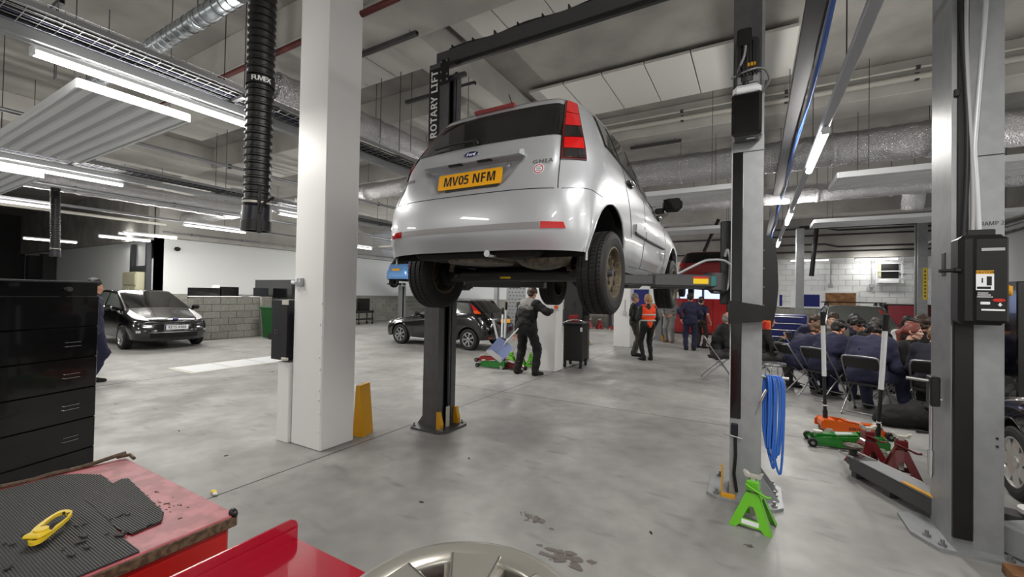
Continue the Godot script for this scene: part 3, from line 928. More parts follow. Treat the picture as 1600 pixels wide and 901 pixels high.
# ---------- cars: a net of control points (s forward of the rear axle, w to the side, t up), smoothed ----------
const NET := [
	[-0.60, 0, 0.335, -0.59, 0.40, 0.335, -0.54, 0.64, 0.33, -0.46, 0.765, 0.325, -0.36, 0.79, 0.315, 0.45, 0.77, 0.26, 0.95, 0.77, 0.25, 1.9, 0.77, 0.25, 2.5, 0.76, 0.27, 3.05, 0.74, 0.25, 3.28, 0.45, 0.22, 3.31, 0, 0.21],
	[-0.64, 0, 0.47, -0.625, 0.42, 0.47, -0.565, 0.67, 0.47, -0.46, 0.795, 0.47, -0.30, 0.825, 0.47, 0.4, 0.81, 0.42, 0.95, 0.81, 0.42, 1.9, 0.81, 0.42, 2.5, 0.81, 0.45, 3.08, 0.76, 0.42, 3.33, 0.45, 0.42, 3.38, 0, 0.42],
	[-0.625, 0, 0.70, -0.61, 0.42, 0.70, -0.55, 0.66, 0.695, -0.44, 0.79, 0.69, -0.25, 0.83, 0.67, 0.36, 0.835, 0.66, 0.95, 0.83, 0.64, 1.9, 0.825, 0.64, 2.5, 0.825, 0.64, 3.05, 0.76, 0.60, 3.28, 0.42, 0.60, 3.33, 0, 0.60],
	[-0.555, 0, 0.90, -0.525, 0.52, 0.90, -0.465, 0.635, 0.895, -0.35, 0.76, 0.895, -0.18, 0.815, 0.89, 0.33, 0.825, 0.88, 0.95, 0.82, 0.86, 1.9, 0.80, 0.82, 2.45, 0.77, 0.82, 2.95, 0.70, 0.74, 3.18, 0.40, 0.74, 3.24, 0, 0.74],
	[-0.48, 0, 1.065, -0.448, 0.50, 1.065, -0.39, 0.61, 1.065, -0.29, 0.725, 1.07, -0.08, 0.775, 1.08, 0.32, 0.785, 1.05, 0.95, 0.775, 1.0, 1.92, 0.73, 0.95, 2.02, 0.66, 0.96, 2.06, 0.5, 0.97, 2.10, 0.28, 0.98, 2.12, 0, 0.985],
	[-0.225, 0, 1.415, -0.205, 0.43, 1.41, -0.165, 0.53, 1.395, -0.10, 0.605, 1.37, 0.05, 0.64, 1.375, 0.33, 0.64, 1.39, 0.85, 0.635, 1.39, 1.18, 0.60, 1.35, 1.16, 0.55, 1.375, 1.12, 0.44, 1.40, 1.09, 0.25, 1.415, 1.08, 0, 1.42],
	[-0.14, 0, 1.45, -0.13, 0.35, 1.445, -0.11, 0.50, 1.43, -0.05, 0.57, 1.415, 0.1, 0.58, 1.425, 0.35, 0.575, 1.435, 0.8, 0.57, 1.43, 1.05, 0.54, 1.41, 1.03, 0.49, 1.42, 1.0, 0.40, 1.43, 0.98, 0.23, 1.44, 0.97, 0, 1.445],
	[0.02, 0, 1.463, 0.03, 0.25, 1.46, 0.08, 0.33, 1.457, 0.15, 0.36, 1.455, 0.25, 0.36, 1.455, 0.4, 0.36, 1.458, 0.65, 0.36, 1.455, 0.8, 0.34, 1.45, 0.8, 0.31, 1.45, 0.79, 0.25, 1.452, 0.78, 0.15, 1.455, 0.78, 0, 1.457],
	[0.2, 0, 1.465, 0.22, 0, 1.465, 0.25, 0, 1.465, 0.3, 0, 1.465, 0.35, 0, 1.465, 0.42, 0, 1.465, 0.5, 0, 1.465, 0.55, 0, 1.465, 0.57, 0, 1.465, 0.58, 0, 1.465, 0.59, 0, 1.465, 0.6, 0, 1.465]]

class Car:
	var net := []          # rows of points: x = w, y = t, z = -s
	var arches := []       # [s, t, radius]
	var root: Node3D
	func p(i: int, j: int) -> Vector3:
		j = clampi(j, 0, 8)
		var m := false
		if i < 0:
			i = -i
			m = true
		if i > 11:
			i = 22 - i
			m = not m
		var q: Vector3 = net[j][i]
		return Vector3(-q.x, q.y, q.z) if m else q
	func cr(a: Vector3, b: Vector3, c: Vector3, d: Vector3, f: float) -> Vector3:
		return b + 0.5 * f * (c - a + f * (2.0 * a - 5.0 * b + 4.0 * c - d + f * (3.0 * (b - c) + d - a)))
	func at(u: float, v: float) -> Vector3:
		var i := int(floor(u))
		var fu := u - i
		var j := mini(int(floor(v)), 7)
		var fv := v - j
		var r := []
		for jj in range(j - 1, j + 3):
			r.append(cr(p(i - 1, jj), p(i, jj), p(i + 1, jj), p(i + 2, jj), fu))
		return cr(r[0], r[1], r[2], r[3], fv)
	func normal(u: float, v: float) -> Vector3:
		var a := at(u + 0.02, v) - at(u - 0.02, v)
		var b := at(u, minf(v + 0.02, 8.0)) - at(u, v - 0.02)
		return a.cross(b).normalized()
	func cut(q: Vector3) -> Vector3:
		if absf(q.x) < 0.45:
			return q
		for a in arches:
			var d := Vector2(-q.z - a[0], q.y - a[1])
			var l := d.length()
			if l < a[2]:
				d = d / l if l > 0.001 else Vector2(0, 1)
				return Vector3(q.x, a[1] + d.y * a[2], -(a[0] + d.x * a[2]))
		return q

func warp(fs: Array, ft: Array, kw: float, mod := []) -> Array:
	var r := []
	for j in 9:
		var row := []
		for i in 12:
			var s: float = NET[j][i * 3]
			var w: float = NET[j][i * 3 + 1]
			var t: float = NET[j][i * 3 + 2]
			for q in mod:
				if j >= q[0] and j <= q[1] and i < 4:
					s += q[2]
			row.append(V(w * kw, pl(ft, t), -pl(fs, s)))
		r.append(row)
	return r
func pl(f: Array, x: float) -> float:   # piecewise linear through [x, y] pairs
	for k in f.size() - 1:
		if x <= f[k + 1][0] or k == f.size() - 2:
			return lerpf(f[k][1], f[k + 1][1], (x - f[k][0]) / (f[k + 1][0] - f[k][0]))
	return x

func shell(c: Car, nu: int, nv: int, dent := false) -> S:
	var s := S.new()
	for side in [1, -1]:
		var rows := []
		var ins := []
		for a in 8 * nv + 1:
			var row := []
			var inr := []
			for b in 11 * nu + 1:
				var q0 := c.at(float(b) / nu, float(a) / nv)
				var q := c.cut(q0)
				inr.append(q != q0)
				if dent:
					q = plate_hollow(q)
				row.append(V(q.x * side, q.y, q.z))
			rows.append(row)
			ins.append(inr)
		# the skin inside a wheel arch is left out
		for i in rows.size() - 1:
			for j in rows[i].size() - 1:
				if ins[i][j] and ins[i + 1][j] and ins[i][j + 1] and ins[i + 1][j + 1]:
					continue
				if side == 1:
					s.quad(rows[i][j], rows[i][j + 1], rows[i + 1][j + 1], rows[i + 1][j], 6)
				else:
					s.quad(rows[i][j], rows[i + 1][j], rows[i + 1][j + 1], rows[i][j + 1], 6)
	return s

# a four-cornered patch of the skin, lifted by off, with edges
func patch(s: S, c: Car, q: Array, off: float, nu := 8, nv := 6, side := 1.0) -> S:
	var top := []
	var ctr := Vector3(0, 0.7, -1.3)
	for a in nv + 1:
		var row := []
		for b in nu + 1:
			var fu := float(b) / nu
			var fv := float(a) / nv
			var uv: Vector2 = (q[0] * (1 - fu) + q[1] * fu) * (1 - fv) + (q[3] * (1 - fu) + q[2] * fu) * fv
			var p := c.at(uv.x, uv.y)
			var n := c.normal(uv.x, uv.y)
			if n.dot(p - ctr) < 0:
				n = -n
			p = p + n * off
			row.append(V(p.x * side, p.y, p.z))
		top.append(row)
	var m: Vector3 = top[nv / 2][nu / 2]
	var nn: Vector3 = (top[nv / 2][nu / 2 - 1] - m).cross(top[nv / 2 - 1][nu / 2] - m)
	var flip := nn.dot(m - ctr) < 0
	s.grid(top, 6, flip != true)
	# edge skirts
	var loop := []
	for b in nu + 1: loop.append([top[0][b], V(0, 0, 0)])
	for a in range(1, nv + 1): loop.append([top[a][nu], V(0, 0, 0)])
	for b in range(nu - 1, -1, -1): loop.append([top[nv][b], V(0, 0, 0)])
	for a in range(nv - 1, 0, -1): loop.append([top[a][0], V(0, 0, 0)])
	for k in loop.size():
		var a: Vector3 = loop[k][0]
		var b: Vector3 = loop[(k + 1) % loop.size()][0]
		var ia := a + (ctr - a).normalized() * off * 1.3
		var ib := b + (ctr - b).normalized() * off * 1.3
		s.oquad(a, b, ib, ia, m)
	return s
func seam(s: S, c: Car, uv: Array, r := 0.003, side := 1.0) -> S:
	var pts := []
	for k in uv.size() - 1:
		for i in 10:
			var q: Vector2 = uv[k].lerp(uv[k + 1], i / 10.0)
			var p := c.cut(c.at(q.x, q.y))
			pts.append(V(p.x * side, p.y, p.z))
	s.tube(pts, r, 5)
	return s

# wheel at p in the car's frame; side +1 right. kind: steel, spokes, split, trim
func wheel(parent: Node, p: Vector3, r: float, w: float, rim: float, kind: String, side: float, rim_mat: String, spokes := 5, fine := false) -> MeshInstance3D:
	var xf := Transform3D(Basis(V(0, 0, 1), V(1, 0, 0) * side, V(0, 1, 0) * side).orthonormalized(), Vector3.ZERO)
	xf.basis = Basis(V(0, 0, -side), V(side, 0, 0), V(0, 1, 0))   # lathe axis y -> outward
	if xf.basis.determinant() < 0:
		xf.basis = Basis(V(0, 0, side), V(side, 0, 0), V(0, 1, 0))
	var h: float = w / 2
	var pr := [Vector2(rim - 0.012, -h * 0.86), Vector2(rim + 0.02, -h * 0.95), Vector2(r - 0.05, -h), Vector2(r - 0.018, -h * 0.93), Vector2(r - 0.005, -h * 0.8)]
	for k in [-0.5, 0.0, 0.5]:
		pr += [Vector2(r, h * (k - 0.035) - 0.004), Vector2(r - 0.008, h * k - 0.004), Vector2(r - 0.008, h * k + 0.004), Vector2(r, h * (k + 0.035) + 0.004)]
	pr += [Vector2(r - 0.005, h * 0.8), Vector2(r - 0.018, h * 0.93), Vector2(r - 0.05, h), Vector2(rim + 0.02, h * 0.95), Vector2(rim - 0.012, h * 0.86), Vector2(rim - 0.012, -h * 0.86)]
	var ty := S.new().at(xf).lathe(pr, 48 if fine else 28)
	var o := put("wheel", ty, M("tyre"), parent)
	o.position = p
	if fine:
		var gr := S.new()
		for k in 64:
			for z in [[-0.8, -0.52], [-0.45, -0.05], [0.05, 0.45], [0.52, 0.8]]:
				var t: float = TAU * k / 64 + (0.03 if z[0] > -0.3 and z[0] < 0.3 else 0.0)
				var e := Basis(V(1, 0, 0), t)
				gr.at(Transform3D(e, Vector3.ZERO)).box(V(side * h * (z[0] + z[1]) / 2, r - 0.0005, 0), V(h * (z[1] - z[0]), 0.003, 0.0042))
		put("tread_sipes", gr, M("tyre_groove"), o).set_meta("kind", "stuff")
	# rim barrel and face
	var rb := S.new().at(xf)
	rb.lathe([Vector2(rim - 0.03, -h * 0.8), Vector2(rim + 0.006, -h * 0.9), Vector2(rim + 0.006, h * 0.9), Vector2(rim - 0.006, h * 0.93), Vector2(rim - 0.016, h * 0.8), Vector2(rim - 0.03, h * 0.3), Vector2(rim - 0.03, -h * 0.8)], 40 if fine else 28)
	if kind == "steel":
		rb.lathe([Vector2(rim - 0.028, h * 0.1), Vector2(rim - 0.028, h * 0.34), Vector2(rim * 0.82, h * 0.5), Vector2(rim * 0.62, h * 0.52), Vector2(rim * 0.5, h * 0.3), Vector2(rim * 0.34, h * 0.3), Vector2(rim * 0.3, h * 0.45), Vector2(0.001, h * 0.45)], 40)
		var ho := S.new().at(xf)
		for k in 12:
			var t := TAU * k / 12
			ho.ell(V(cos(t) * rim * 0.74, h * 0.515, -sin(t) * rim * 0.74), V(rim * 0.1, 0.006, rim * 0.1), 10, 6)
		put("hole", ho, M("tyre_groove"), o).set_meta("kind", "stuff")
		var nut := S.new().at(xf)
		for k in 4:
			var t := TAU * k / 4 + 0.5
			nut.cyl(V(cos(t) * rim * 0.42, h * 0.3, -sin(t) * rim * 0.42), V(cos(t) * rim * 0.42, h * 0.5, -sin(t) * rim * 0.42), 0.012, 0.010, 6)
		nut.cyl(V(0, h * 0.4, 0), V(0, h * 0.8, 0), rim * 0.16, rim * 0.13, 14)
		put("wheel_nut", nut, M("galv_dark"), o).set_meta("kind", "stuff")
	else:
		var inner := S.new().at(xf).lathe([Vector2(rim - 0.03, -h * 0.2), Vector2(0.001, -h * 0.2)], 24)
		put("brake_backplate", inner, M("tyre_groove"), o)
		rb.lathe([Vector2(rim * 0.26, h * 0.0), Vector2(rim * 0.26, h * 0.68), Vector2(rim * 0.2, h * 0.78), Vector2(0.001, h * 0.78)], 20)
		for k in spokes:
			var t0 := TAU * k / spokes
			var split := [-0.085, 0.085] if kind == "split" else [0.0]
			for dt in split:
				var t: float = t0 + dt * TAU / 5.0
				var sw: float = {"spokes": 0.034, "split": 0.013, "trim": 0.05}[kind]
				var b := Basis(V(0, 1, 0), t)
				var X := Transform3D(xf.basis * b, Vector3.ZERO)
				var q := S.new()
				rb.x = X
				rb.prism([Vector2(rim * 0.2, h * 0.3), Vector2(rim * 0.97, h * 0.45), Vector2(rim * 0.985, h * 0.82), Vector2(rim * 0.6, h * 0.84), Vector2(rim * 0.2, h * 0.7)], -sw, sw)
		rb.x = xf
	put("rim", rb, M(rim_mat), o)
	return o

func plate(parent: Node, xf: Transform3D, s: String, m: String, blue_end := false) -> void:
	var o := put("number_plate", S.new().prism(rrect(0, 0, 0.52, 0.111, 0.012), -0.003, 0.003), M(m), parent)
	o.transform = xf
	if s:
		text("lettering", s, 0.066, M("print_black"), o, Transform3D(Basis.IDENTITY, V(0.018 if blue_end else 0.0, 0.0, 0.0035)), true, 0.001, 0.92)
	if blue_end:
		put("blue_band", S.new().box(V(-0.24, 0, 0.0035), V(0.036, 0.105, 0.001)), M("badge_blue"), o)

func finish_car(c: Car, body: String, nu: int, nv: int, dent := false) -> void:
	put("body", shell(c, nu, nv, dent), M(body), c.root)
	# floor, wheel tubs
	var fl := S.new()
	var z0: float = c.net[0][0].z - 0.06
	var z1: float = c.net[0][11].z + 0.12
	fl.box(V(0, 0.36, (z0 + z1) / 2), V(1.0, 0.12, absf(z1 - z0)), 0.03)
	for k in 2:
		var a: Array = c.arches[k]
		for sd in [1, -1]:
			fl.at(Transform3D(Basis(V(0, 0, -1), V(1, 0, 0), V(0, -1, 0)), V(0, a[1], -a[0])))
			var prev := []
			for i in 15:
				var t := PI * i / 14
				var d: Vector3 = V(0, sin(t), -cos(t)) * (a[2] + 0.004)
				fl.x = Transform3D()
				var ctr := V(0, a[1], -a[0])
				var row := [ctr + d + V(sd * 0.46, 0, 0), ctr + d + V(sd * 0.775 * c.net[1][6].x / 0.81, 0, 0)]
				if prev.size():
					fl.quad(prev[0], prev[1], row[1], row[0], 8)
					fl.tri(ctr + V(sd * 0.46, 0, 0), prev[0], row[0], 9)
				prev = row
			fl.x = Transform3D()
	for k in 2:
		var sl: float = c.arches[0][0] + c.arches[0][2]
		var sr: float = c.arches[1][0] - c.arches[1][2]
		fl.box(V((0.62 if k else -0.62), 0.34, -(sl + sr) / 2), V(0.28, 0.12, sr - sl), 0.02)
	put("underbody", fl, M("tub"), c.root)
	# arch lips
	for k in 2:
		for sd in [1, -1]:
			var a: Array = c.arches[k]
			var pts := []
			for i in 25:
				var t := PI * i / 24 * 1.04 - 0.02 * PI
				var tt: float = a[1] + sin(t) * a[2]
				var ss: float = a[0] - cos(t) * a[2]
				var w := skin_w(c, ss, tt)
				pts.append(V(sd * (w - 0.004), tt, -ss))
			put("arch_lip", S.new().tube(pts, 0.008, 6), M(body), c.root)

func skin_w(c: Car, s: float, t: float) -> float:   # half width of the skin at (s, t) on the side
	var best := 9.0
	var w := 0.8
	for a in 26:
		for b in 40:
			var q := c.at(3.0 + b * 0.16, 0.1 + a * 0.12)
			var d := absf(-q.z - s) + absf(q.y - t)
			if d < best:
				best = d
				w = q.x
	return w

func side_glass(c: Car, glass: String, sd: float, spans := [[4.14, 4.86], [5.0, 5.93], [6.06, 6.93]]) -> void:
	var fr := S.new()
	patch(fr, c, P2([4.06, 4.02, 6.99, 4.02, 6.99, 4.97, 4.06, 4.97]), 0.003, 24, 4, sd)
	put("window_frame", fr, M("black_plastic"), c.root)
	for q in spans:
		put("side_window", patch(S.new(), c, P2([q[0], 4.09, q[1], 4.09, q[1], 4.9, q[0] + 0.04, 4.9]), 0.006, 10, 4, sd), M(glass), c.root)

func plate_hollow(q: Vector3) -> Vector3:   # the hollow behind the number plate
	if q.z < 0.3 or q.y < 0.6 or q.y > 1.1:
		return q
	var half := lerpf(0.275, 0.40, clampf((q.y - 0.74) / 0.2, 0, 1))
	var d := minf(minf(half - absf(q.x), q.y - 0.738), 0.948 - q.y)
	return V(q.x, q.y, q.z - 0.055 * smoothstep(-0.003, 0.02, d))

func new_car(called: String, label: String, at: Vector3, turn: float) -> Car:
	var c := Car.new()
	c.root = thing(called, label, "car", at, turn)
	return c

func build_cars() -> void:
	hero_car()
	other_cars()

func rear_at(c: Car, w: float, t: float) -> Vector3:   # the point of the tail at (w, t)
	var best := 9.0
	var q := Vector3.ZERO
	for a in 60:
		for b in 60:
			var p := c.at(b * 0.04, 2.0 + a * 0.04)
			var d := absf(p.x - absf(w)) + absf(p.y - t)
			if d < best:
				best = d
				q = p
	return V(q.x * signf(w), q.y, q.z)

func hero_car() -> void:
	var c := new_car("car", "silver hatchback raised on the two-post lift, yellow rear plate facing the viewer", V(-1.681, 1.542, -2.873), 0.0)
	c.net = warp([[-1, -1], [4, 4]], [[0, 0], [2, 2]], 1.0)
	c.arches = [[-0.03, 0.30, 0.385], [2.486, 0.29, 0.365]]
	finish_car(c, "silver_paint", 20, 16, true)
	var r := c.root
	for sd in [1.0, -1.0]:
		side_glass(c, "glass_dark", sd)
	put("rear_window", patch(S.new(), c, P2([-1.92, 4.06, 1.92, 4.06, 1.92, 4.86, -1.92, 4.86]), 0.005, 30, 8), M("glass_dark"), r)
	put("windscreen", patch(S.new(), c, P2([8.1, 4.06, 13.9, 4.06, 13.9, 4.95, 8.1, 4.95]), 0.005, 30, 8), M("glass_dark"), r)
	for sd in [1.0, -1.0]:
		var lamp := put("tail_lamp", patch(S.new(), c, P2([1.93, 3.02, 2.94, 3.05, 2.8, 5.05, 1.93, 5.08]), 0.012, 10, 14, sd), M("lamp_dark"), r)
		for q in [[4.62, 5.03, "lamp_red"], [4.3, 4.6, "lamp_red"], [3.98, 4.27, "lamp_smoke"], [3.52, 3.95, "lamp_red"], [3.1, 3.48, "lamp_smoke"]]:
			var f0: float = (q[0] - 3.02) / 2.08
			var f1: float = (q[1] - 3.02) / 2.08
			put("lens", patch(S.new(), c, P2([2.05, q[0], 2.87 - 0.13 * f0, q[0], 2.87 - 0.13 * f1, q[1], 2.05, q[1]]), 0.017, 8, 4, sd), M(q[2]), lamp)
		put("reflector", patch(S.new(), c, P2([1.5, 0.93, 2.2, 0.93, 2.12, 1.12, 1.5, 1.15]), 0.008, 8, 3, sd), M("lamp_red"), r)
	put("brake_light", S.new().at(Transform3D(Basis(V(1, 0, 0), -0.35), V(-0.02, 1.438, 0.222))).box(V(0, 0, 0), V(0.36, 0.028, 0.04), 0.011), M("lamp_red2"), r)
	put("bumper_strip", patch(S.new(), c, P2([-1.46, 0.94, 1.46, 0.94, 1.46, 1.14, -1.46, 1.14]), 0.004, 24, 3), M("trim_strip"), r)
	var se := S.new()
	for sd in [1.0, -1.0]:
		seam(se, c, P2([0.0, 2.02, 2.06, 2.02]), 0.0028, sd)
		seam(se, c, P2([1.96, 2.02, 1.93, 3.0, 1.92, 5.15]), 0.0032, sd)
		seam(se, c, P2([2.06, 2.02, 3.2, 2.1, 4.1, 2.1]), 0.0022, sd)
		seam(se, c, P2([6.0, 0.4, 6.0, 4.0]), 0.003, sd)
		seam(se, c, P2([5.04, 4.0, 5.0, 3.0, 5.12, 2.2, 5.22, 1.4]), 0.003, sd)
		seam(se, c, P2([7.05, 0.4, 7.1, 4.0]), 0.003, sd)
		seam(se, c, P2([5.3, 0.42, 7.05, 0.42]), 0.003, sd)
		seam(se, c, P2([2.0, 5.15, 0.0, 5.15]), 0.002, sd)
	put("panel_gaps", se, M("seam"), r).set_meta("kind", "stuff")
	for sd in [1.0, -1.0]:
		for q in [[5.42, 5.97], [6.03, 6.98]]:
			var ts := put("side_moulding", patch(S.new(), c, P2([q[0], 1.72, q[1], 1.72, q[1], 1.98, q[0], 1.98]), 0.014, 10, 3, sd), M("silver_paint"), r)
			put("moulding_edge", patch(S.new(), c, P2([q[0], 1.66, q[1], 1.66, q[1], 1.73, q[0], 1.73]), 0.013, 10, 2, sd), M("seam"), ts)
		for q in [[5.2, 3.35, 0.48], [6.7, 3.35, 0.0]]:
			var hp := c.at(q[0], q[1])
			var hd := put("door_handle", S.new().ell(V(sd * (hp.x + 0.008), hp.y, hp.z), V(0.022, 0.03, 0.085), 12, 8), M("black_gloss"), r)
			put("grip", S.new().ell(V(sd * (hp.x + 0.03), hp.y + 0.008, hp.z), V(0.014, 0.014, 0.075), 10, 6), M("chrome"), hd)
		# mirror
		var mp := V(sd * 0.90, 1.01, -1.80)
		var mi := put("wing_mirror", S.new().box(mp + V(sd * 0.02, 0.015, 0), V(0.20, 0.145, 0.10), 0.045), M("black_plastic"), r)
		put("mirror_arm", S.new().box(mp + V(sd * -0.11, -0.035, -0.02), V(0.1, 0.06, 0.07), 0.015), M("black_plastic"), mi)
		put("mirror_glass", S.new().box(mp + V(sd * 0.02, 0.015, 0.047), V(0.165, 0.115, 0.01), 0.004), M("glass_dark"), mi)
	# plate and badges
	var pt := Basis(V(1, 0, 0), deg_to_rad(-10.0))
	plate(r, Transform3D(pt, V(0, 0.828, 0.556)), "MV05 NFM", "plate_yellow")
	put("plate_bracket", S.new().box(V(0.02, 0.764, 0.553), V(0.44, 0.022, 0.016), 0.004), M("black_plastic"), r)
	var bar := S.new().prism(P2([0.50, 0.945, 0.585, 0.938, 0.58, 0.965, 0.53, 0.985]), -0.40, 0.40)
	var gm := S.new().at(Transform3D(Basis(V(0, 0, 1), V(0, 1, 0), V(-1, 0, 0)), Vector3.ZERO))
	gm.prism(P2([0.50, 0.945, 0.583, 0.94, 0.578, 0.966, 0.525, 0.985]), -0.40, 0.40)
	var gar := put("plate_garnish", gm, M("silver_paint"), r)
	for k in [-1, 1]:
		put("plate_lamp", S.new().box(V(k * 0.12, 0.938, 0.55), V(0.11, 0.012, 0.03), 0.004), M("black_plastic"), gar)
	var bd := c.at(0, 3.72)
	var tb := Basis(V(1, 0, 0), deg_to_rad(-23.0))
	var oval := []
	for k in 28:
		oval.append(Vector2(cos(TAU * k / 28) * 0.062, sin(TAU * k / 28) * 0.026))
	var ring2 := oval.map(func(q): return q * 0.87)
	var badge := put("badge", S.new().prism(ring2, 0.0, 0.006, true), M("badge_blue"), r)
	badge.transform = Transform3D(tb, V(-0.01, bd.y, bd.z + 0.004))
	put("badge_rim", S.new().ring(oval, ring2, 0.0, 0.008), M("chrome"), badge)
	text("badge_script", "Ford", 0.024, M("sheet_white"), badge, Transform3D(Basis.IDENTITY, V(0, 0, 0.007)), true, 0.001)
	var gp := rear_at(c, 0.535, 0.887)
	text("lettering", "GHIA", 0.026, M("chrome"), r, Transform3D(Basis(V(0, 1, 0), 0.12) * Basis(V(1, 0, 0), -0.33), V(gp.x, gp.y, gp.z + 0.003)), true, 0.003, 1.5)
	var fp := rear_at(c, -0.56, 0.875)
	text("lettering", "FIESTA", 0.024, M("chrome"), r, Transform3D(Basis(V(0, 1, 0), -0.2) * Basis(V(1, 0, 0), -0.33), V(fp.x, fp.y, fp.z + 0.003)), true, 0.003, 1.3)
	var sp := rear_at(c, 0.525, 0.832)
	var stick := put("sticker", S.new().prism(arc(Vector2.ZERO, 0.036, 0, 345, 20), 0, 0.002), M("plate_white"), r)
	stick.transform = Transform3D(Basis(V(0, 1, 0), 0.1) * Basis(V(1, 0, 0), -0.3), sp + V(0, 0, 0.003))
	put("sticker_ring", S.new().ring(arc(Vector2.ZERO, 0.031, 0, 345, 20), arc(Vector2.ZERO, 0.025, 0, 345, 20), 0.002, 0.003), M("label_red"), stick)
	for k in 3:
		put("sticker_print", S.new().box(V(0, 0.012 - k * 0.012, 0.0025), V(0.03, 0.005, 0.001)), M("frame_grey"), stick)
	put("boot_lock", S.new().at(Transform3D(Basis(V(1, 0, 0), PI / 2 - 0.2), V(0.30, 0.89, 0.545))).lathe([Vector2(0.02, -0.01), Vector2(0.02, 0.008), Vector2(0.014, 0.012), Vector2(0.001, 0.012)], 16), M("chrome"), r)
	# rear wiper
	var wi := S.new().cyl(V(0.0, 1.10, 0.47), V(0.0, 1.115, 0.495), 0.022, 0.018, 12)
	wi.tube([V(0.0, 1.115, 0.487), V(-0.2, 1.125, 0.475), V(-0.38, 1.118, 0.455)], 0.008, 6)
	put("rear_wiper", wi, M("black_plastic"), r)
	put("roof_aerial", S.new().cyl(V(0, 1.45, -0.1), V(0, 1.62, 0.05), 0.004), M("black_plastic"), r)
	# wheels hang low on the lift
	for q in [[0.03, 0.742, 0.222], [2.486, 0.742, 0.215]]:
		for sd in [1.0, -1.0]:
			wheel(r, V(sd * q[1], q[2], -q[0]), 0.289, 0.198, 0.178, "steel", sd, "rust_steel", 5, true)
	# what shows underneath
	var ax := S.new()
	ax.tube([V(-0.62, 0.215, -0.06), V(-0.45, 0.225, -0.16), V(-0.3, 0.23, -0.2), V(0.3, 0.23, -0.2), V(0.45, 0.225, -0.16), V(0.62, 0.215, -0.06)], 0.062, 10)
	for sd in [-1, 1]:
		ax.tube([V(sd * 0.55, 0.22, 0.02), V(sd * 0.52, 0.26, -0.3), V(sd * 0.5, 0.32, -0.55)], 0.035, 8)
		ax.cyl(V(sd * 0.6, 0.222, -0.03), V(sd * 0.66, 0.222, -0.03), 0.10, -1, 18)
	put("rear_axle", ax, M("black_plastic"), r)
	put("yellow_label", S.new().box(V(-0.12, 0.20, -0.148), V(0.1, 0.022, 0.004)), M("label_yellow"), r)
	for sd in [-1, 1]:
		var hel := []
		for k in 73:
			var t := TAU * k / 12
			hel.append(V(sd * 0.46 + cos(t) * 0.055, 0.27 + k * 0.0034, -0.14 + sin(t) * 0.055))
		put("coil_spring", S.new().tube(hel, 0.009, 6), M("lift_dark"), r)
		put("damper", S.new().cyl(V(sd * 0.53, 0.24, 0.05), V(sd * 0.5, 0.62, 0.0), 0.022).cyl(V(sd * 0.53, 0.4, 0.04), V(sd * 0.5, 0.62, 0.0), 0.032), M("under_pale"), r)
	put("silencer", S.new().ell(V(0.42, 0.315, 0.25), V(0.2, 0.085, 0.15), 20, 10), M("under_pale"), r)
	put("exhaust_pipe", S.new().tube(curve3([V(0.3, 0.315, 0.26), V(0.22, 0.31, 0.36), V(0.19, 0.315, 0.5), V(0.19, 0.315, 0.57)]), 0.02, 10).tube(curve3([V(0.3, 0.31, 0.2), V(0.2, 0.3, -0.2), V(0.05, 0.26, -0.8), V(0.0, 0.24, -2.0)]), 0.022, 10), M("under_pale"), r)
	put("exhaust_tip", S.new().cyl(V(0.19, 0.318, 0.55), V(0.19, 0.318, 0.61), 0.022, -1, 14), M("chrome"), r)
	put("spare_well", S.new().at(Transform3D(Basis.IDENTITY, V(-0.1, 0.28, 0.24))).lathe([Vector2(0.001, 0.0), Vector2(0.24, 0.0), Vector2(0.27, 0.06), Vector2(0.28, 0.12)], 24), M("under_pale"), r)
	put("fuel_tank", S.new().box(V(0.05, 0.27, -0.62), V(0.85, 0.16, 0.5), 0.06), M("black_plastic"), r)
	put("heat_shield", S.new().box(V(0.0, 0.30, -1.3), V(0.3, 0.05, 0.9), 0.02), M("under_pale"), r)
	put("engine_tray", S.new().box(V(0, 0.25, -2.6), V(0.75, 0.16, 0.75), 0.05), M("black_plastic"), r)

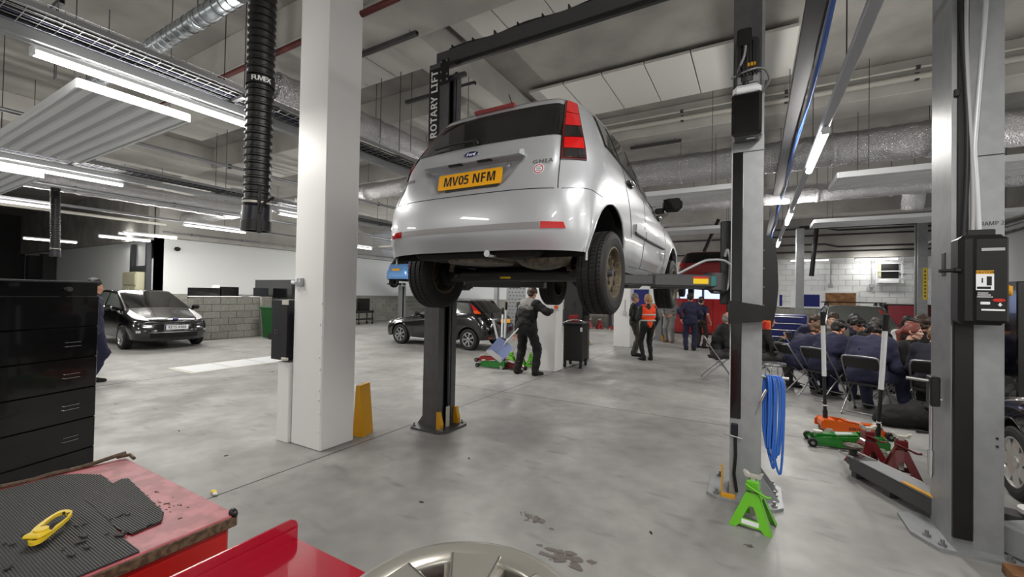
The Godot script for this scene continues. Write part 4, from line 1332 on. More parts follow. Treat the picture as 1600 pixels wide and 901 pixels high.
func other_cars() -> void:
	# black three-door hatchback parked across the hall behind the lift
	var c := new_car("car", "black three-door hatchback parked behind the left lift post", V(-7.02, 0, -10.6), PI / 2)
	c.net = warp([[-0.64, -0.72], [0, 0], [2.486, 2.615], [3.38, 3.47]], [[0, 0], [1.465, 1.43]], 1.01, [[5, 8, 0.28], [4, 4, 0.1]])
	c.arches = [[0.0, 0.30, 0.37], [2.615, 0.30, 0.37]]
	finish_car(c, "black_paint", 9, 7)
	for sd in [1.0, -1.0]:
		side_glass(c, "glass_grey", sd, [[4.25, 5.9], [6.02, 6.9]])
		put("tail_lamp", patch(S.new(), c, P2([2.2, 4.02, 3.6, 3.95, 3.0, 5.0, 2.3, 5.0]), 0.012, 8, 8, sd), M("lamp_red"), c.root)
		put("tail_lamp_lower", patch(S.new(), c, P2([2.3, 3.95, 3.5, 3.9, 3.55, 4.2, 2.5, 4.25]), 0.018, 6, 4, sd), M("lamp_orange"), c.root)
		put("headlamp", patch(S.new(), c, P2([8.75, 2.4, 9.6, 2.3, 9.5, 3.0, 8.8, 3.05]), 0.008, 8, 5, sd), M("lamp_clear"), c.root)
		put("wing_mirror", S.new().box(V(sd * 0.9, 0.98, -1.85), V(0.17, 0.13, 0.09), 0.04).box(V(sd * 0.8, 0.95, -1.86), V(0.08, 0.05, 0.06)), M("black_plastic"), c.root)
		put("door_handle", S.new().ell(V(sd * 0.835, 0.87, -0.98), V(0.02, 0.02, 0.08), 10, 6), M("black_gloss"), c.root)
		put("fog_reflector", patch(S.new(), c, P2([1.6, 0.4, 2.3, 0.4, 2.2, 0.62, 1.6, 0.62]), 0.006, 6, 3, sd), M("lamp_red"), c.root)
		var se := S.new()
		seam(se, c, P2([5.2, 0.4, 5.15, 4.0]), 0.004, sd)
		seam(se, c, P2([7.1, 0.4, 7.1, 4.0]), 0.004, sd)
		put("panel_gaps", se, M("tyre_groove"), c.root)
	put("rear_window", patch(S.new(), c, P2([-1.9, 4.1, 1.9, 4.1, 1.9, 4.95, -1.9, 4.95]), 0.005, 20, 6), M("glass_dark"), c.root)
	put("windscreen", patch(S.new(), c, P2([8.1, 4.06, 13.9, 4.06, 13.9, 4.95, 8.1, 4.95]), 0.005, 20, 6), M("glass_grey"), c.root)
	plate(c.root, Transform3D(Basis(V(1, 0, 0), -0.2), V(0, 0.83, 0.735)), "", "plate_yellow")
	for q in [[0.0, 0.74], [2.615, 0.74]]:
		for sd in [1.0, -1.0]:
			wheel(c.root, V(sd * q[1], 0.305, -q[0]), 0.305, 0.19, 0.2, "split", sd, "alloy", 7)
	# black electric hatchback at the left
	c = new_car("car", "black hatchback with a white front plate parked at the left by the block partition", V(-16.86, 0, -5.52), -PI / 2 - 0.06)
	c.net = warp([[-0.64, -0.75], [0, 0], [1.1, 1.25], [2.12, 2.55], [2.486, 2.70], [3.38, 3.62]], [[0, 0], [0.74, 0.80], [0.985, 1.06], [1.465, 1.55]], 1.055)
	c.arches = [[0.0, 0.31, 0.37], [2.70, 0.31, 0.375]]
	finish_car(c, "black_paint", 10, 8)
	for sd in [1.0, -1.0]:
		side_glass(c, "glass_grey", sd)
		put("headlamp", patch(S.new(), c, P2([8.2, 3.3, 9.8, 2.7, 9.55, 3.25, 8.3, 3.9]), 0.014, 12, 6, sd), M("lamp_bright"), c.root)
		put("fog_lamp", patch(S.new(), c, P2([9.2, 1.0, 9.45, 1.0, 9.45, 1.3, 9.2, 1.3]), 0.008, 4, 4, sd), M("lamp_clear"), c.root)
		put("wing_mirror", S.new().box(V(sd * 1.0, 1.06, -2.05), V(0.2, 0.15, 0.1), 0.045).box(V(sd * 0.88, 1.0, -2.06), V(0.1, 0.05, 0.06)), M("black_paint"), c.root)
		var se := S.new()
		seam(se, c, P2([7.1, 0.4, 7.1, 4.0]), 0.004, sd)
		seam(se, c, P2([6.0, 0.4, 6.0, 4.0]), 0.004, sd)
		put("panel_gaps", se, M("tyre_groove"), c.root)
		put("bonnet_line", seam(S.new(), c, P2([7.3, 3.95, 8.8, 3.6, 9.9, 3.1, 11, 3.02]), 0.004, sd), M("tyre_groove"), c.root)
	put("windscreen", patch(S.new(), c, P2([8.0, 4.06, 14.0, 4.06, 13.9, 4.95, 8.1, 4.95]), 0.005, 24, 8), M("glass_dark"), c.root)
	put("rear_window", patch(S.new(), c, P2([-1.9, 4.1, 1.9, 4.1, 1.9, 4.95, -1.9, 4.95]), 0.005, 20, 6), M("glass_dark"), c.root)
	var ep := c.at(11, 2.55)
	plate(c.root, Transform3D(Basis(V(0, 1, 0), PI), V(0, 0.585, -3.66)), "KE15 KMA", "plate_white", true)
	put("badge", S.new().ell(V(0, ep.y + 0.06, ep.z), V(0.075, 0.035, 0.03), 14, 8), M("badge_blue"), c.root)
	put("lower_grille", patch(S.new(), c, P2([9.9, 0.45, 12.1, 0.45, 12.1, 0.95, 9.9, 0.95]), 0.006, 14, 4), M("tyre_groove"), c.root)
	put("chrome_strip", patch(S.new(), c, P2([9.9, 0.98, 12.1, 0.98, 12.1, 1.05, 9.9, 1.05]), 0.009, 14, 2), M("chrome"), c.root)
	for q in [[0.0, 0.79], [2.70, 0.79]]:
		for sd in [1.0, -1.0]:
			wheel(c.root, V(sd * q[1], 0.315, -q[0]), 0.315, 0.2, 0.21, "spokes", sd, "alloy", 5)
	# pale blue hatchback high on a lift far back
	c = new_car("car", "light blue hatchback raised high on a lift at the far left", V(-15.72, 1.95, -16.2), 0.0)
	c.net = warp([[-1, -1], [4, 4]], [[0, 0], [2, 2]], 1.0)
	c.arches = [[0.0, 0.30, 0.37], [2.486, 0.29, 0.365]]
	finish_car(c, "blue_paint", 5, 4)
	for sd in [1.0, -1.0]:
		side_glass(c, "glass_dark", sd)
		put("tail_lamp", patch(S.new(), c, P2([2.0, 3.2, 3.5, 3.3, 3.3, 4.4, 2.2, 4.2]), 0.012, 6, 5, sd), M("lamp_red"), c.root)
	put("rear_window", patch(S.new(), c, P2([-1.9, 4.1, 1.9, 4.1, 1.9, 4.95, -1.9, 4.95]), 0.005, 14, 5), M("glass_dark"), c.root)
	plate(c.root, Transform3D(Basis(V(1, 0, 0), -0.2), V(0, 0.80, 0.62)), "", "plate_yellow")
	for q in [[0.0, 0.735], [2.486, 0.74]]:
		for sd in [1.0, -1.0]:
			wheel(c.root, V(sd * q[1], 0.2, -q[0]), 0.29, 0.18, 0.18, "trim", sd, "trim_silver", 7)
	# dark red car on the next lift row, seen past the silver car's front
	c = new_car("car", "dark red hatchback raised on the far lift, seen past the silver car's mirror", V(-1.5, 1.72, -15.9), 0.0)
	c.net = warp([[-1, -1], [4, 4]], [[0, 0], [2, 2]], 1.02)
	c.arches = [[0.0, 0.30, 0.37], [2.486, 0.29, 0.365]]
	finish_car(c, "red_paint", 5, 4)
	for sd in [1.0, -1.0]:
		side_glass(c, "glass_dark", sd)
		put("tail_lamp", patch(S.new(), c, P2([2.1, 3.2, 3.3, 3.3, 3.0, 4.0, 2.2, 4.0]), 0.012, 6, 5, sd), M("lamp_red"), c.root)
	put("rear_window", patch(S.new(), c, P2([-2.4, 4.0, 2.4, 4.0, 2.2, 5.0, -2.2, 5.0]), 0.005, 16, 5), M("glass_dark"), c.root)
	for q in [[0.0, 0.735], [2.486, 0.74]]:
		for sd in [1.0, -1.0]:
			wheel(c.root, V(sd * q[1], 0.2, -q[0]), 0.29, 0.18, 0.18, "trim", sd, "trim_silver", 7)
	# grey estate facing the viewer behind the students
	c = new_car("car", "grey estate car with black roof bars, windscreen towards the viewer, behind the seated students", V(2.6, 0, -17.0), PI - 0.05)
	c.net = warp([[-0.64, -1.0], [0, 0], [1.1, 1.25], [2.486, 2.65], [3.38, 3.55]], [[0, 0], [0.985, 1.0], [1.465, 1.47]], 1.07, [[5, 8, -0.25]])
	c.arches = [[0.0, 0.31, 0.37], [2.65, 0.31, 0.37]]
	finish_car(c, "grey_paint", 6, 5)
	for sd in [1.0, -1.0]:
		side_glass(c, "glass_dark", sd)
		put("headlamp", patch(S.new(), c, P2([8.75, 2.4, 9.7, 2.3, 9.6, 3.0, 8.8, 3.05]), 0.008, 8, 5, sd), M("lamp_clear"), c.root)
		put("wing_mirror", S.new().box(V(sd * 1.0, 1.0, -1.9), V(0.2, 0.14, 0.1), 0.04).box(V(sd * 0.88, 0.97, -1.91), V(0.1, 0.05, 0.06)), M("black_plastic"), c.root)
		put("roof_rail", S.new().tube([V(sd * 0.62, 1.44, 0.3), V(sd * 0.62, 1.5, 0.2), V(sd * 0.62, 1.5, -1.0), V(sd * 0.62, 1.43, -1.12)], 0.015, 6), M("black_plastic"), c.root)
	for z in [-0.15, -0.9]:
		put("roof_bar", S.new().box(V(0, 1.55, z), V(1.5, 0.03, 0.06), 0.01).box(V(-0.62, 1.5, z), V(0.06, 0.09, 0.08), 0.01).box(V(0.62, 1.5, z), V(0.06, 0.09, 0.08), 0.01), M("black_plastic"), c.root)
	put("windscreen", patch(S.new(), c, P2([8.0, 4.06, 14.0, 4.06, 13.9, 4.95, 8.1, 4.95]), 0.005, 20, 6), M("glass_grey"), c.root)
	put("windscreen_sticker", patch(S.new(), c, P2([13.2, 4.6, 13.6, 4.6, 13.5, 4.85, 13.2, 4.85]), 0.008, 4, 4), M("label_red"), c.root)
	for q in [[0.0, 0.79], [2.65, 0.79]]:
		for sd in [1.0, -1.0]:
			wheel(c.root, V(sd * q[1], 0.315, -q[0]), 0.315, 0.2, 0.2, "spokes", sd, "alloy", 5)
	# black car cut by the right edge of the photograph
	c = new_car("car", "glossy black car at the right edge, silver wheel trim showing behind the lift post", V(2.68, 0, -2.64), 0.0)
	c.net = warp([[-1, -1], [4, 4]], [[0, 0], [2, 2]], 1.02)
	c.arches = [[0.0, 0.30, 0.37], [2.486, 0.29, 0.365]]
	finish_car(c, "black_paint", 7, 5)
	for sd in [1.0, -1.0]:
		side_glass(c, "glass_dark", sd)
		put("headlamp", patch(S.new(), c, P2([8.75, 2.4, 9.6, 2.3, 9.5, 3.0, 8.8, 3.05]), 0.008, 8, 5, sd), M("lamp_clear"), c.root)
	put("windscreen", patch(S.new(), c, P2([8.1, 4.06, 13.9, 4.06, 13.9, 4.95, 8.1, 4.95]), 0.005, 14, 5), M("glass_dark"), c.root)
	for q in [[0.0, 0.735], [2.486, 0.74]]:
		for sd in [1.0, -1.0]:
			wheel(c.root, V(sd * q[1], 0.295, -q[0]), 0.295, 0.185, 0.2, "trim", sd, "trim_silver", 7)

# ---------- two-post lifts ----------
func upright(dir: float) -> Transform3D:   # xy of a plan -> x towards the opening, z; pulled up y
	return Transform3D(Basis(V(dir, 0, 0), V(0, 0, -dir), V(0, 1, 0)), Vector3.ZERO)
func c_plan(a: float, b: float, t: float, slot: float) -> Array:
	return P2([-a, -b, a, -b, a, -slot, a - t * 1.6, -slot, a - t * 1.6, -b + t, -a + t, -b + t, -a + t, b - t, a - t * 1.6, b - t, a - t * 1.6, slot, a, slot, a, b, -a, b])
func post(called: String, label: String, at: Vector3, dir: float, h: float, m: String, base := true, yellow := true) -> Node3D:
	var t := thing(called, label, "lift post", at)
	var s := S.new().at(upright(dir))
	s.prism(c_plan(0.11, 0.17, 0.022, 0.085), 0.02, h)
	put("post_channel", s, M(m), t)
	# runners and the dark mast inside
	put("inner_mast", S.new().box(V(-0.02 * dir, h / 2, 0), V(0.1, h - 0.1, 0.2)), M("black_plastic"), t)
	for k in [-1, 1]:
		put("runner", S.new().box(V(0.085 * dir, h / 2, k * 0.066), V(0.03, h - 0.06, 0.02), 0.004), M(m), t)
	put("chain", S.new().box(V(0.06 * dir, h / 2, 0.02), V(0.02, h - 0.2, 0.03)), M("lift_dark"), t)
	if base:
		var bp := S.new().at(upright(dir))
		bp.prism(P2([-0.26, -0.2, -0.2, -0.27, 0.2, -0.27, 0.27, -0.2, 0.27, 0.2, 0.2, 0.27, -0.2, 0.27, -0.26, 0.2]), 0.0, 0.022)
		var b := put("base_plate", bp, M(m), t)
		for q in [[-0.2, -0.21], [-0.2, 0.21], [0.2, -0.2], [0.2, 0.2], [-0.21, 0.0]]:
			put("anchor_bolt", S.new().cyl(V(q[0] * dir, 0.02, q[1]), V(q[0] * dir, 0.035, q[1]), 0.022, -1, 10).cyl(V(q[0] * dir, 0.03, q[1]), V(q[0] * dir, 0.06, q[1]), 0.011, -1, 6), M("steel"), b)
		for k in [-1, 1]:
			var g := S.new().at(Transform3D(Basis.IDENTITY, V(0, 0, k * 0.1)))
			g.prism([Vector2(-0.11 * dir, 0.02), Vector2(-0.11 * dir, 0.2), Vector2(-0.24 * dir, 0.02)], -0.006, 0.006)
			put("gusset", g, M(m), b)
		if yellow:
			for k in [-1, 1]:
				var g := S.new().at(Transform3D(Basis.IDENTITY, V(0.115 * dir, 0.02, k * 0.16)))
				g.prism([Vector2(0, 0), Vector2(0.06 * dir, 0), Vector2(0.07 * dir, 0.06), Vector2(0.03 * dir, 0.2), Vector2(0, 0.2)], -0.025, 0.025)
				put("toe_guard", g, M("yellow"), t)
	return t

# swinging arm from hinge a to pad b, with an inner sliding piece
func arm(parent: Node, a: Vector3, b: Vector3, guard := true, stickers := false) -> void:
	a -= parent.position
	b -= parent.position
	var d := b - a
	var len := V(d.x, 0, d.z).length()
	var e := V(d.x, 0, d.z).normalized()
	var xf := Transform3D(Basis(e, V(0, 1, 0), e.cross(V(0, 1, 0))), a)
	var out := S.new().at(xf)
	out.box(V(len * 0.33, 0, 0), V(len * 0.66, 0.1, 0.15), 0.012)
	var o := put("arm", out, M("lift_arm"), parent)
	put("sliding_arm", S.new().at(xf).box(V(len * 0.74, -0.002, 0), V(len * 0.44, 0.08, 0.115), 0.01), M("lift_arm"), o)
	put("hinge_eye", S.new().at(xf).cyl(V(0, -0.07, 0), V(0, 0.07, 0), 0.075, -1, 18), M("lift_arm"), o)
	var padl := S.new().at(xf)
	padl.cyl(V(len, -0.045, 0), V(len, 0.03, 0), 0.035, -1, 14)
	put("pad_screw", padl, M("steel"), o)
	put("lifting_pad", S.new().at(xf).cyl(V(len, 0.03, 0), V(len, 0.05, 0), 0.062, -1, 20), M("black_rubber"), o)
	if guard:
		var k := 1.0 if e.cross(V(0, 1, 0)).z > 0 else -1.0
		put("arm_guard", S.new().at(xf).tube(curve3([V(len * 0.42, 0.05, k * 0.06), V(len * 0.2, 0.15, k * 0.1), V(len * 0.1, 0.17, k * 0.1), V(-0.03, 0.165, k * 0.1), V(-0.12, 0.1, k * 0.1)], 4), 0.011, 8), M("lift_silver"), o)
	if stickers:
		var k := 1.0 if e.cross(V(0, 1, 0)).z > 0 else -1.0
		put("warning_label", S.new().at(xf).box(V(len * 0.19, 0.005, k * 0.076), V(0.13, 0.06, 0.003)), M("label_yellow"), o)
		put("warning_band", S.new().at(xf).box(V(len * 0.19, 0.026, k * 0.077), V(0.13, 0.018, 0.003)), M("label_red"), o)
		put("teal_label", S.new().at(xf).box(V(len * 0.06, 0.0, k * 0.076), V(0.04, 0.08, 0.003)), M("label_teal"), o)

func console(parent: Node, m := "black_plastic") -> void:
	# control box with chamfered edges, on the near face of the right-hand lift's post
	var c := put("control_box", S.new().box(V(0, 0, 0), V(0.215, 0.56, 0.16), 0.025), M(m), parent)
	c.position = V(-0.02, 1.745, 0.25)
	put("cover", S.new().box(V(0.03, 0.0, 0.085), V(0.15, 0.52, 0.02), 0.012), M("black_gloss2"), c)
	put("pale_strip", S.new().box(V(0.035, 0.185, 0.097), V(0.1, 0.018, 0.002)), M("cable_grey"), c)
	put("caution_label", S.new().box(V(0.0, -0.015, 0.097), V(0.078, 0.1, 0.002)), M("plate_white"), c)
	var cl := put("caution_band", S.new().box(V(0.0, 0.045, 0.097), V(0.078, 0.022, 0.0025)), M("yellow"), c)
	text("lettering", "CAUTION", 0.013, M("print_black"), c, Transform3D(Basis.IDENTITY, V(0, 0.045, 0.0985)), true, 0.0008)
	put("pictogram", S.new().box(V(0.018, -0.008, 0.0985), V(0.022, 0.055, 0.001)).box(V(-0.012, -0.005, 0.0985), V(0.006, 0.03, 0.001)).box(V(-0.005, -0.05, 0.0985), V(0.06, 0.014, 0.001)), M("print_black"), c)
	for k in 3:
		put("print_line", S.new().box(V(-0.008 + k * 0.004, -0.082 - k * 0.012, 0.097), V(0.045 + k * 0.012, 0.005, 0.002)), M("print_white"), c)
	put("red_label", S.new().at(Transform3D(Basis.from_scale(V(1, 0.35, 1)), V(0.06, -0.125, 0.096))).cyl(V(0, 0, 0), V(0, 0, 0.002), 0.028, -1, 16), M("label_red"), c)
	put("push_button", S.new().box(V(0.0, -0.145, 0.1), V(0.042, 0.018, 0.01), 0.003), M("plate_white"), c)
	put("arrow_mark", S.new().at(Transform3D(Basis.IDENTITY, V(0.065, -0.155, 0.096))).prism(P2([-0.011, 0.004, 0.0, -0.009, 0.011, 0.004, 0.004, 0.004, 0.004, 0.013, -0.004, 0.013, -0.004, 0.004]), 0, 0.0015), M("print_white"), c)
	put("print_strip", S.new().box(V(0.035, -0.185, 0.097), V(0.1, 0.01, 0.002)), M("print_white"), c)
	put("isolator_knob", S.new().cyl(V(0.107, -0.065, 0.0), V(0.135, -0.065, 0.0), 0.04, 0.036, 18).box(V(0.142, -0.065, 0), V(0.02, 0.06, 0.016), 0.004), M("yellow"), c)
	put("lever", S.new().cyl(V(-0.1, 0.06, 0.06), V(-0.2, 0.055, 0.08), 0.012, 0.011, 10).cyl(V(-0.1, 0.06, 0.06), V(-0.13, 0.06, 0.066), 0.018, -1, 10), M("black_plastic"), c)
	put("cable_entry", S.new().box(V(0.0, 0.295, 0.02), V(0.13, 0.04, 0.05), 0.005), M(m), c)

func build_lifts() -> void:
	mt("lift_arm", Color(0.27, 0.27, 0.28), 0.5, 0.2)
	mt("black_gloss2", Color(0.045, 0.045, 0.05), 0.35)
	# the lift that carries the silver car
	var L := post("lift_post", "left post of the silver car's lift, with white lettering on a black sticker", V(-3.31, 0, -4.04), 1.0, 4.33, "lift_grey_and_shade")  # same paint as the right post, coloured darker for its backlit shade
	var stick := put("name_sticker", S.new().box(V(-0.025, 3.84, 0.172), V(0.155, 0.86, 0.003)), M("print_black"), L)
	var tx := text("lettering", "ROTARY LIFT", 0.098, M("print_white"), stick, Transform3D(Basis(V(0, 0, 1), PI / 2), V(-0.025, 3.84, 0.175)), true, 0.001, 0.98)
	put("head_bracket", S.new().box(V(0.125, 4.2, 0.175), V(0.13, 0.3, 0.012), 0.004), M("black_plastic"), L)
	for q in [[0.08, 4.32], [0.165, 4.32], [0.08, 4.2], [0.17, 4.16], [0.17, 4.1], [0.08, 4.1]]:
		put("bolt", S.new().cyl(V(q[0], q[1], 0.18), V(q[0], q[1], 0.192), 0.012, -1, 8), M("steel"), L)
	put("stay_bar", S.new().box(V(0.2, 4.15, 0.1), V(0.36, 0.05, 0.05), 0.006), M("galv_dark"), L)
	put("foot_plate", S.new().box(V(0.15, 0.14, 0.02), V(0.01, 0.24, 0.07), 0.003), M("steel_pale"), L)
	var R := post("lift_post", "right post of the silver car's lift, with a black hydraulic tank high up", V(-0.06, 0, -4.04), -1.0, 4.33, "lift_silver", true, false)
	put("black_strip", S.new().box(V(-0.07, 1.72, 0.174), V(0.075, 2.16, 0.012), 0.004), M("black_gloss"), R)
	put("strip_edge", S.new().box(V(-0.112, 1.75, 0.174), V(0.008, 2.3, 0.014), 0.002), M("sheet_grey"), R)
	put("strip_edge", S.new().box(V(-0.031, 2.55, 0.174), V(0.006, 0.45, 0.014), 0.002), M("sheet_grey"), R)
	put("head_cover", S.new().box(V(-0.01, 3.6, 0.17), V(0.2, 1.42, 0.02), 0.005), M("lift_grey_and_shade"), R)
	put("joint_collar", S.new().box(V(0, 2.84, 0.172), V(0.225, 0.12, 0.02), 0.004), M("lift_silver"), R)
	var mo := put("motor", S.new().cyl(V(-0.01, 3.28, 0.26), V(-0.01, 3.62, 0.26), 0.082, -1, 22), M("lift_dark"), R)
	for k in 7:
		put("cooling_fin", S.new().box(V(-0.08 + k * 0.023, 3.46, 0.345), V(0.006, 0.28, 0.02)), M("lift_dark"), mo)
	put("terminal_box", S.new().box(V(-0.03, 3.62, 0.34), V(0.1, 0.13, 0.06), 0.012), M("black_plastic"), mo)
	put("motor_cable", S.new().tube(curve3([V(-0.02, 3.55, 0.35), V(-0.03, 3.46, 0.37), V(-0.06, 3.4, 0.34), V(-0.08, 3.36, 0.28)]), 0.009, 8), M("cable_grey"), mo)
	put("yellow_tag", S.new().box(V(0.02, 3.40, 0.345), V(0.06, 0.03, 0.02), 0.006), M("yellow"), mo)
	put("pump_block", S.new().box(V(0.0, 3.30, 0.26), V(0.16, 0.08, 0.14), 0.01), M("steel"), mo)
	put("hydraulic_pipe", S.new().tube(curve3([V(-0.12, 3.34, 0.3), V(0.0, 3.35, 0.36), V(0.1, 3.36, 0.32), V(0.14, 3.3, 0.24), V(0.1, 3.24, 0.2)]), 0.009, 8), M("steel"), mo)
	var tk := put("oil_tank", S.new().box(V(-0.01, 3.02, 0.275), V(0.205, 0.34, 0.19), 0.02), M("black_gloss"), R)
	put("tank_cap_white", S.new().box(V(-0.01, 3.21, 0.275), V(0.195, 0.09, 0.18), 0.03), M("plate_white"), tk)
	put("filler_cap", S.new().cyl(V(-0.02, 3.25, 0.31), V(-0.02, 3.285, 0.31), 0.03, -1, 14), M("black_plastic"), tk)
	put("tank_label", S.new().box(V(0.02, 2.845, 0.3), V(0.06, 0.003, 0.03)), M("plate_white"), tk)
	# black arm lock box on the near face
	put("lock_box", S.new().at(Transform3D(Basis(V(1, 0, 0), V(0, 1, 0), V(0, 0, 1)), V(0, 1.5, 0.21))).prism(P2([-0.125, 0.085, 0.09, 0.055, 0.14, 0.04, 0.15, -0.045, 0.1, -0.075, -0.125, -0.1]), -0.05, 0.06), M("black_plastic"), R)
	# console seen from the side, bulging away from the post, with its isolator
	var cs := put("side_console", S.new().at(Transform3D(Basis.IDENTITY, V(0, 0, -0.1))).prism(P2([0.10, 2.12, 0.16, 2.115, 0.195, 2.05, 0.215, 1.9, 0.222, 1.7, 0.212, 1.55, 0.19, 1.42, 0.17, 1.34, 0.11, 1.31]), -0.11, 0.11, true), M("black_plastic"), R)
	put("isolator_plate", S.new().box(V(0.135, 1.39, 0.02), V(0.075, 0.075, 0.02), 0.006), M("jack_orange"), cs)
	put("isolator_knob", S.new().cyl(V(0.135, 1.39, 0.03), V(0.135, 1.39, 0.055), 0.03, 0.027, 18).box(V(0.135, 1.39, 0.06), V(0.012, 0.05, 0.014), 0.003), M("label_red"), cs)
	for k in 5:
		put("screw", S.new().ell(V(0.12, 2.0 - k * 0.15, 0.013), V(0.006, 0.006, 0.004), 6, 4), M("steel"), cs)
	# chain and locking gear at the foot
	put("latch", S.new().box(V(-0.075, 0.55, 0.178), V(0.05, 0.1, 0.03), 0.006), M("navy"), R)
	put("chain_end", S.new().tube([V(-0.07, 0.5, 0.18), V(-0.065, 0.35, 0.185), V(-0.075, 0.2, 0.185), V(-0.055, 0.06, 0.18)], 0.013, 6), M("black_plastic"), R)
	put("latch_pin", S.new().cyl(V(-0.15, 0.51, 0.19), V(-0.02, 0.49, 0.19), 0.006), M("steel"), R)
	put("toe_guard", S.new().box(V(-0.16, 0.14, 0.2), V(0.012, 0.25, 0.03)).box(V(-0.115, 0.03, 0.215), V(0.1, 0.02, 0.05)), M("yellow"), R)
	# overhead beam
	var bm := thing("lift_beam", "dark grey overhead beam joining the two lift posts above the silver car", "lift beam", V(-1.68, 4.42, -4.04))
	put("beam", S.new().box(V(0, 0.03, 0), V(3.46, 0.16, 0.13), 0.006), M("lift_arm"), bm)
	put("shut_off_bar", S.new().box(V(0.0, -0.07, 0.05), V(2.9, 0.035, 0.05), 0.012), M("black_rubber"), bm)
	var hp := []
	for k in 22:
		hp.append(V(-1.55 + k * 0.148, 0.125 + 0.014 * sin(k * 1.1), 0.03))
	put("hydraulic_hose", S.new().tube(hp, 0.016, 8), M("hose_black"), bm)
	for k in 11:
		put("cable_tie", S.new().box(V(-1.5 + k * 0.3, 0.13, 0.035), V(0.012, 0.06, 0.05)), M("black_plastic"), bm)
	put("cable_loop", S.new().tube(curve3([V(1.76, 0.2, 0.15), V(1.80, -0.1, 0.18), V(1.87, -0.2, 0.2), V(1.94, -0.1, 0.2), V(1.98, 0.2, 0.18)], 6), 0.014, 8), M("cable_dark"), bm)
	# carriages and arms under the silver car
	var al := L
	put("carriage", S.new().mv(-L.position).box(V(-3.17, 1.9, -4.04), V(0.12, 0.7, 0.16), 0.01).box(V(-3.06, 1.72, -4.04), V(0.16, 0.16, 0.34), 0.02), M("lift_dark"), al)
	arm(al, V(-3.02, 1.735, -3.92), V(-2.40, 1.735, -3.22))
	arm(al, V(-3.02, 1.735, -4.16), V(-2.36, 1.735, -4.95))
	var ar := R
	put("carriage", S.new().mv(-R.position).box(V(-0.2, 1.9, -4.04), V(0.12, 0.7, 0.16), 0.01).box(V(-0.27, 1.72, -4.04), V(0.14, 0.16, 0.34), 0.02), M("lift_dark"), ar)
	put("cable_loop", S.new().mv(-R.position).tube(curve3([V(-0.22, 1.95, -3.92), V(-0.2, 2.0, -3.9), V(-0.18, 1.9, -3.9), V(-0.2, 1.68, -3.9), V(-0.3, 1.66, -3.88)]), 0.012, 8), M("cable_grey"), ar)
	arm(ar, V(-0.30, 1.74, -3.90), V(-0.98, 1.735, -3.40), true, true)
	arm(ar, V(-0.30, 1.74, -4.18), V(-1.0, 1.735, -4.95), false)
	# the next lift on the right
	var N := thing("lift_post", "broad grey lift post in the right foreground with a black control box", "lift post", V(1.24, 0, -4.04))
	var ns := S.new().at(upright(1.0))
	ns.prism(c_plan(0.122, 0.18, 0.024, 0.09), 0.02, 4.5)
	put("post_channel", ns, M("lift_silver"), N)
	put("inner_mast", S.new().box(V(-0.03, 2.2, 0), V(0.14, 4.3, 0.24)), M("black_plastic"), N)
	put("black_channel", S.new().box(V(-0.07, 0.78, 0.195), V(0.095, 1.4, 0.03), 0.006), M("black_plastic"), N)
	put("cable_channel", S.new().box(V(-0.07, 3.2, 0.185), V(0.055, 2.4, 0.02), 0.004), M("black_plastic"), N)
	for k in 3:
		var pts := []
		for j in 14:
			var y := 2.02 + j * 0.19
			pts.append(V(-0.075 + k * 0.026 + 0.018 * sin(j * 0.5 + k) + (0.05 * sin((j - 3) * 0.35) if k == 2 and j > 2 and j < 12 else 0.0), y, 0.215 + 0.006 * k))
		put("cable", S.new().tube(curve3(pts, 3), [0.013, 0.012, 0.014][k], 8), M(["cable_dark", "cable_grey", "sheet_grey"][k]), N)
	put("cable_tie", S.new().box(V(-0.01, 3.93, 0.225), V(0.07, 0.014, 0.03)), M("black_plastic"), N)
	put("slot_plate", S.new().box(V(-0.124, 1.86, 0.06), V(0.006, 0.16, 0.06), 0.003), M("lift_dark"), N)
	put("splice_line", S.new().box(V(0.03, 2.55, 0.181), V(0.18, 0.006, 0.004)), M("lift_dark"), N)
	put("socket", S.new().box(V(-0.1, 2.98, 0.19), V(0.03, 0.05, 0.02), 0.004), M("black_plastic"), N)
	text("handwriting", "RAMP 2", 0.024, M("print_black"), N, Transform3D(Basis(V(0, 0, 1), 0.03), V(0.068, 2.11, 0.1815)), false, 0.0008, 0.95)
	console(N)
	var nb := put("base_plate", S.new().at(upright(1.0)).prism(P2([-0.3, -0.1, -0.2, -0.27, 0.2, -0.27, 0.27, -0.2, 0.27, 0.2, 0.2, 0.27, -0.2, 0.27, -0.3, 0.2]), 0.0, 0.022), M("lift_silver"), N)
	for q in [[-0.22, 0.12], [-0.17, 0.22], [0.13, 0.235], [0.2, 0.0]]:
		put("anchor_bolt", S.new().cyl(V(q[0], 0.02, q[1]), V(q[0], 0.035, q[1]), 0.022, -1, 10).cyl(V(q[0], 0.03, q[1]), V(q[0], 0.06, q[1]), 0.011, -1, 6), M("steel"), nb)
	for k in 2:
		put("screw", S.new().cyl(V(0.09, 0.75 - k * 0.05, 0.18), V(0.09, 0.75 - k * 0.05, 0.188), 0.007, -1, 8), M("lift_dark"), N)
	var hk := put("arm_restraint", S.new().box(V(-0.185, 1.0, 0.1), V(0.05, 0.2, 0.1), 0.008), M("black_plastic"), N)
	put("restraint_rod", S.new().cyl(V(-0.2, 0.42, 0.12), V(-0.2, 1.02, 0.12), 0.011, -1, 10).cyl(V(-0.2, 0.44, 0.12), V(-0.2, 0.6, 0.12), 0.017, -1, 10).cyl(V(-0.2, 0.95, 0.12), V(-0.15, 0.95, 0.12), 0.02), M("chrome"), hk)
	put("restraint_rod", S.new().cyl(V(-0.32, 1.07, 0.08), V(-0.16, 1.06, 0.1), 0.012, -1, 10), M("steel"), hk)
	# its arms lowered to the floor
	var fa := N
	var A := V(1.2, 0.12, -4.2) - N.position
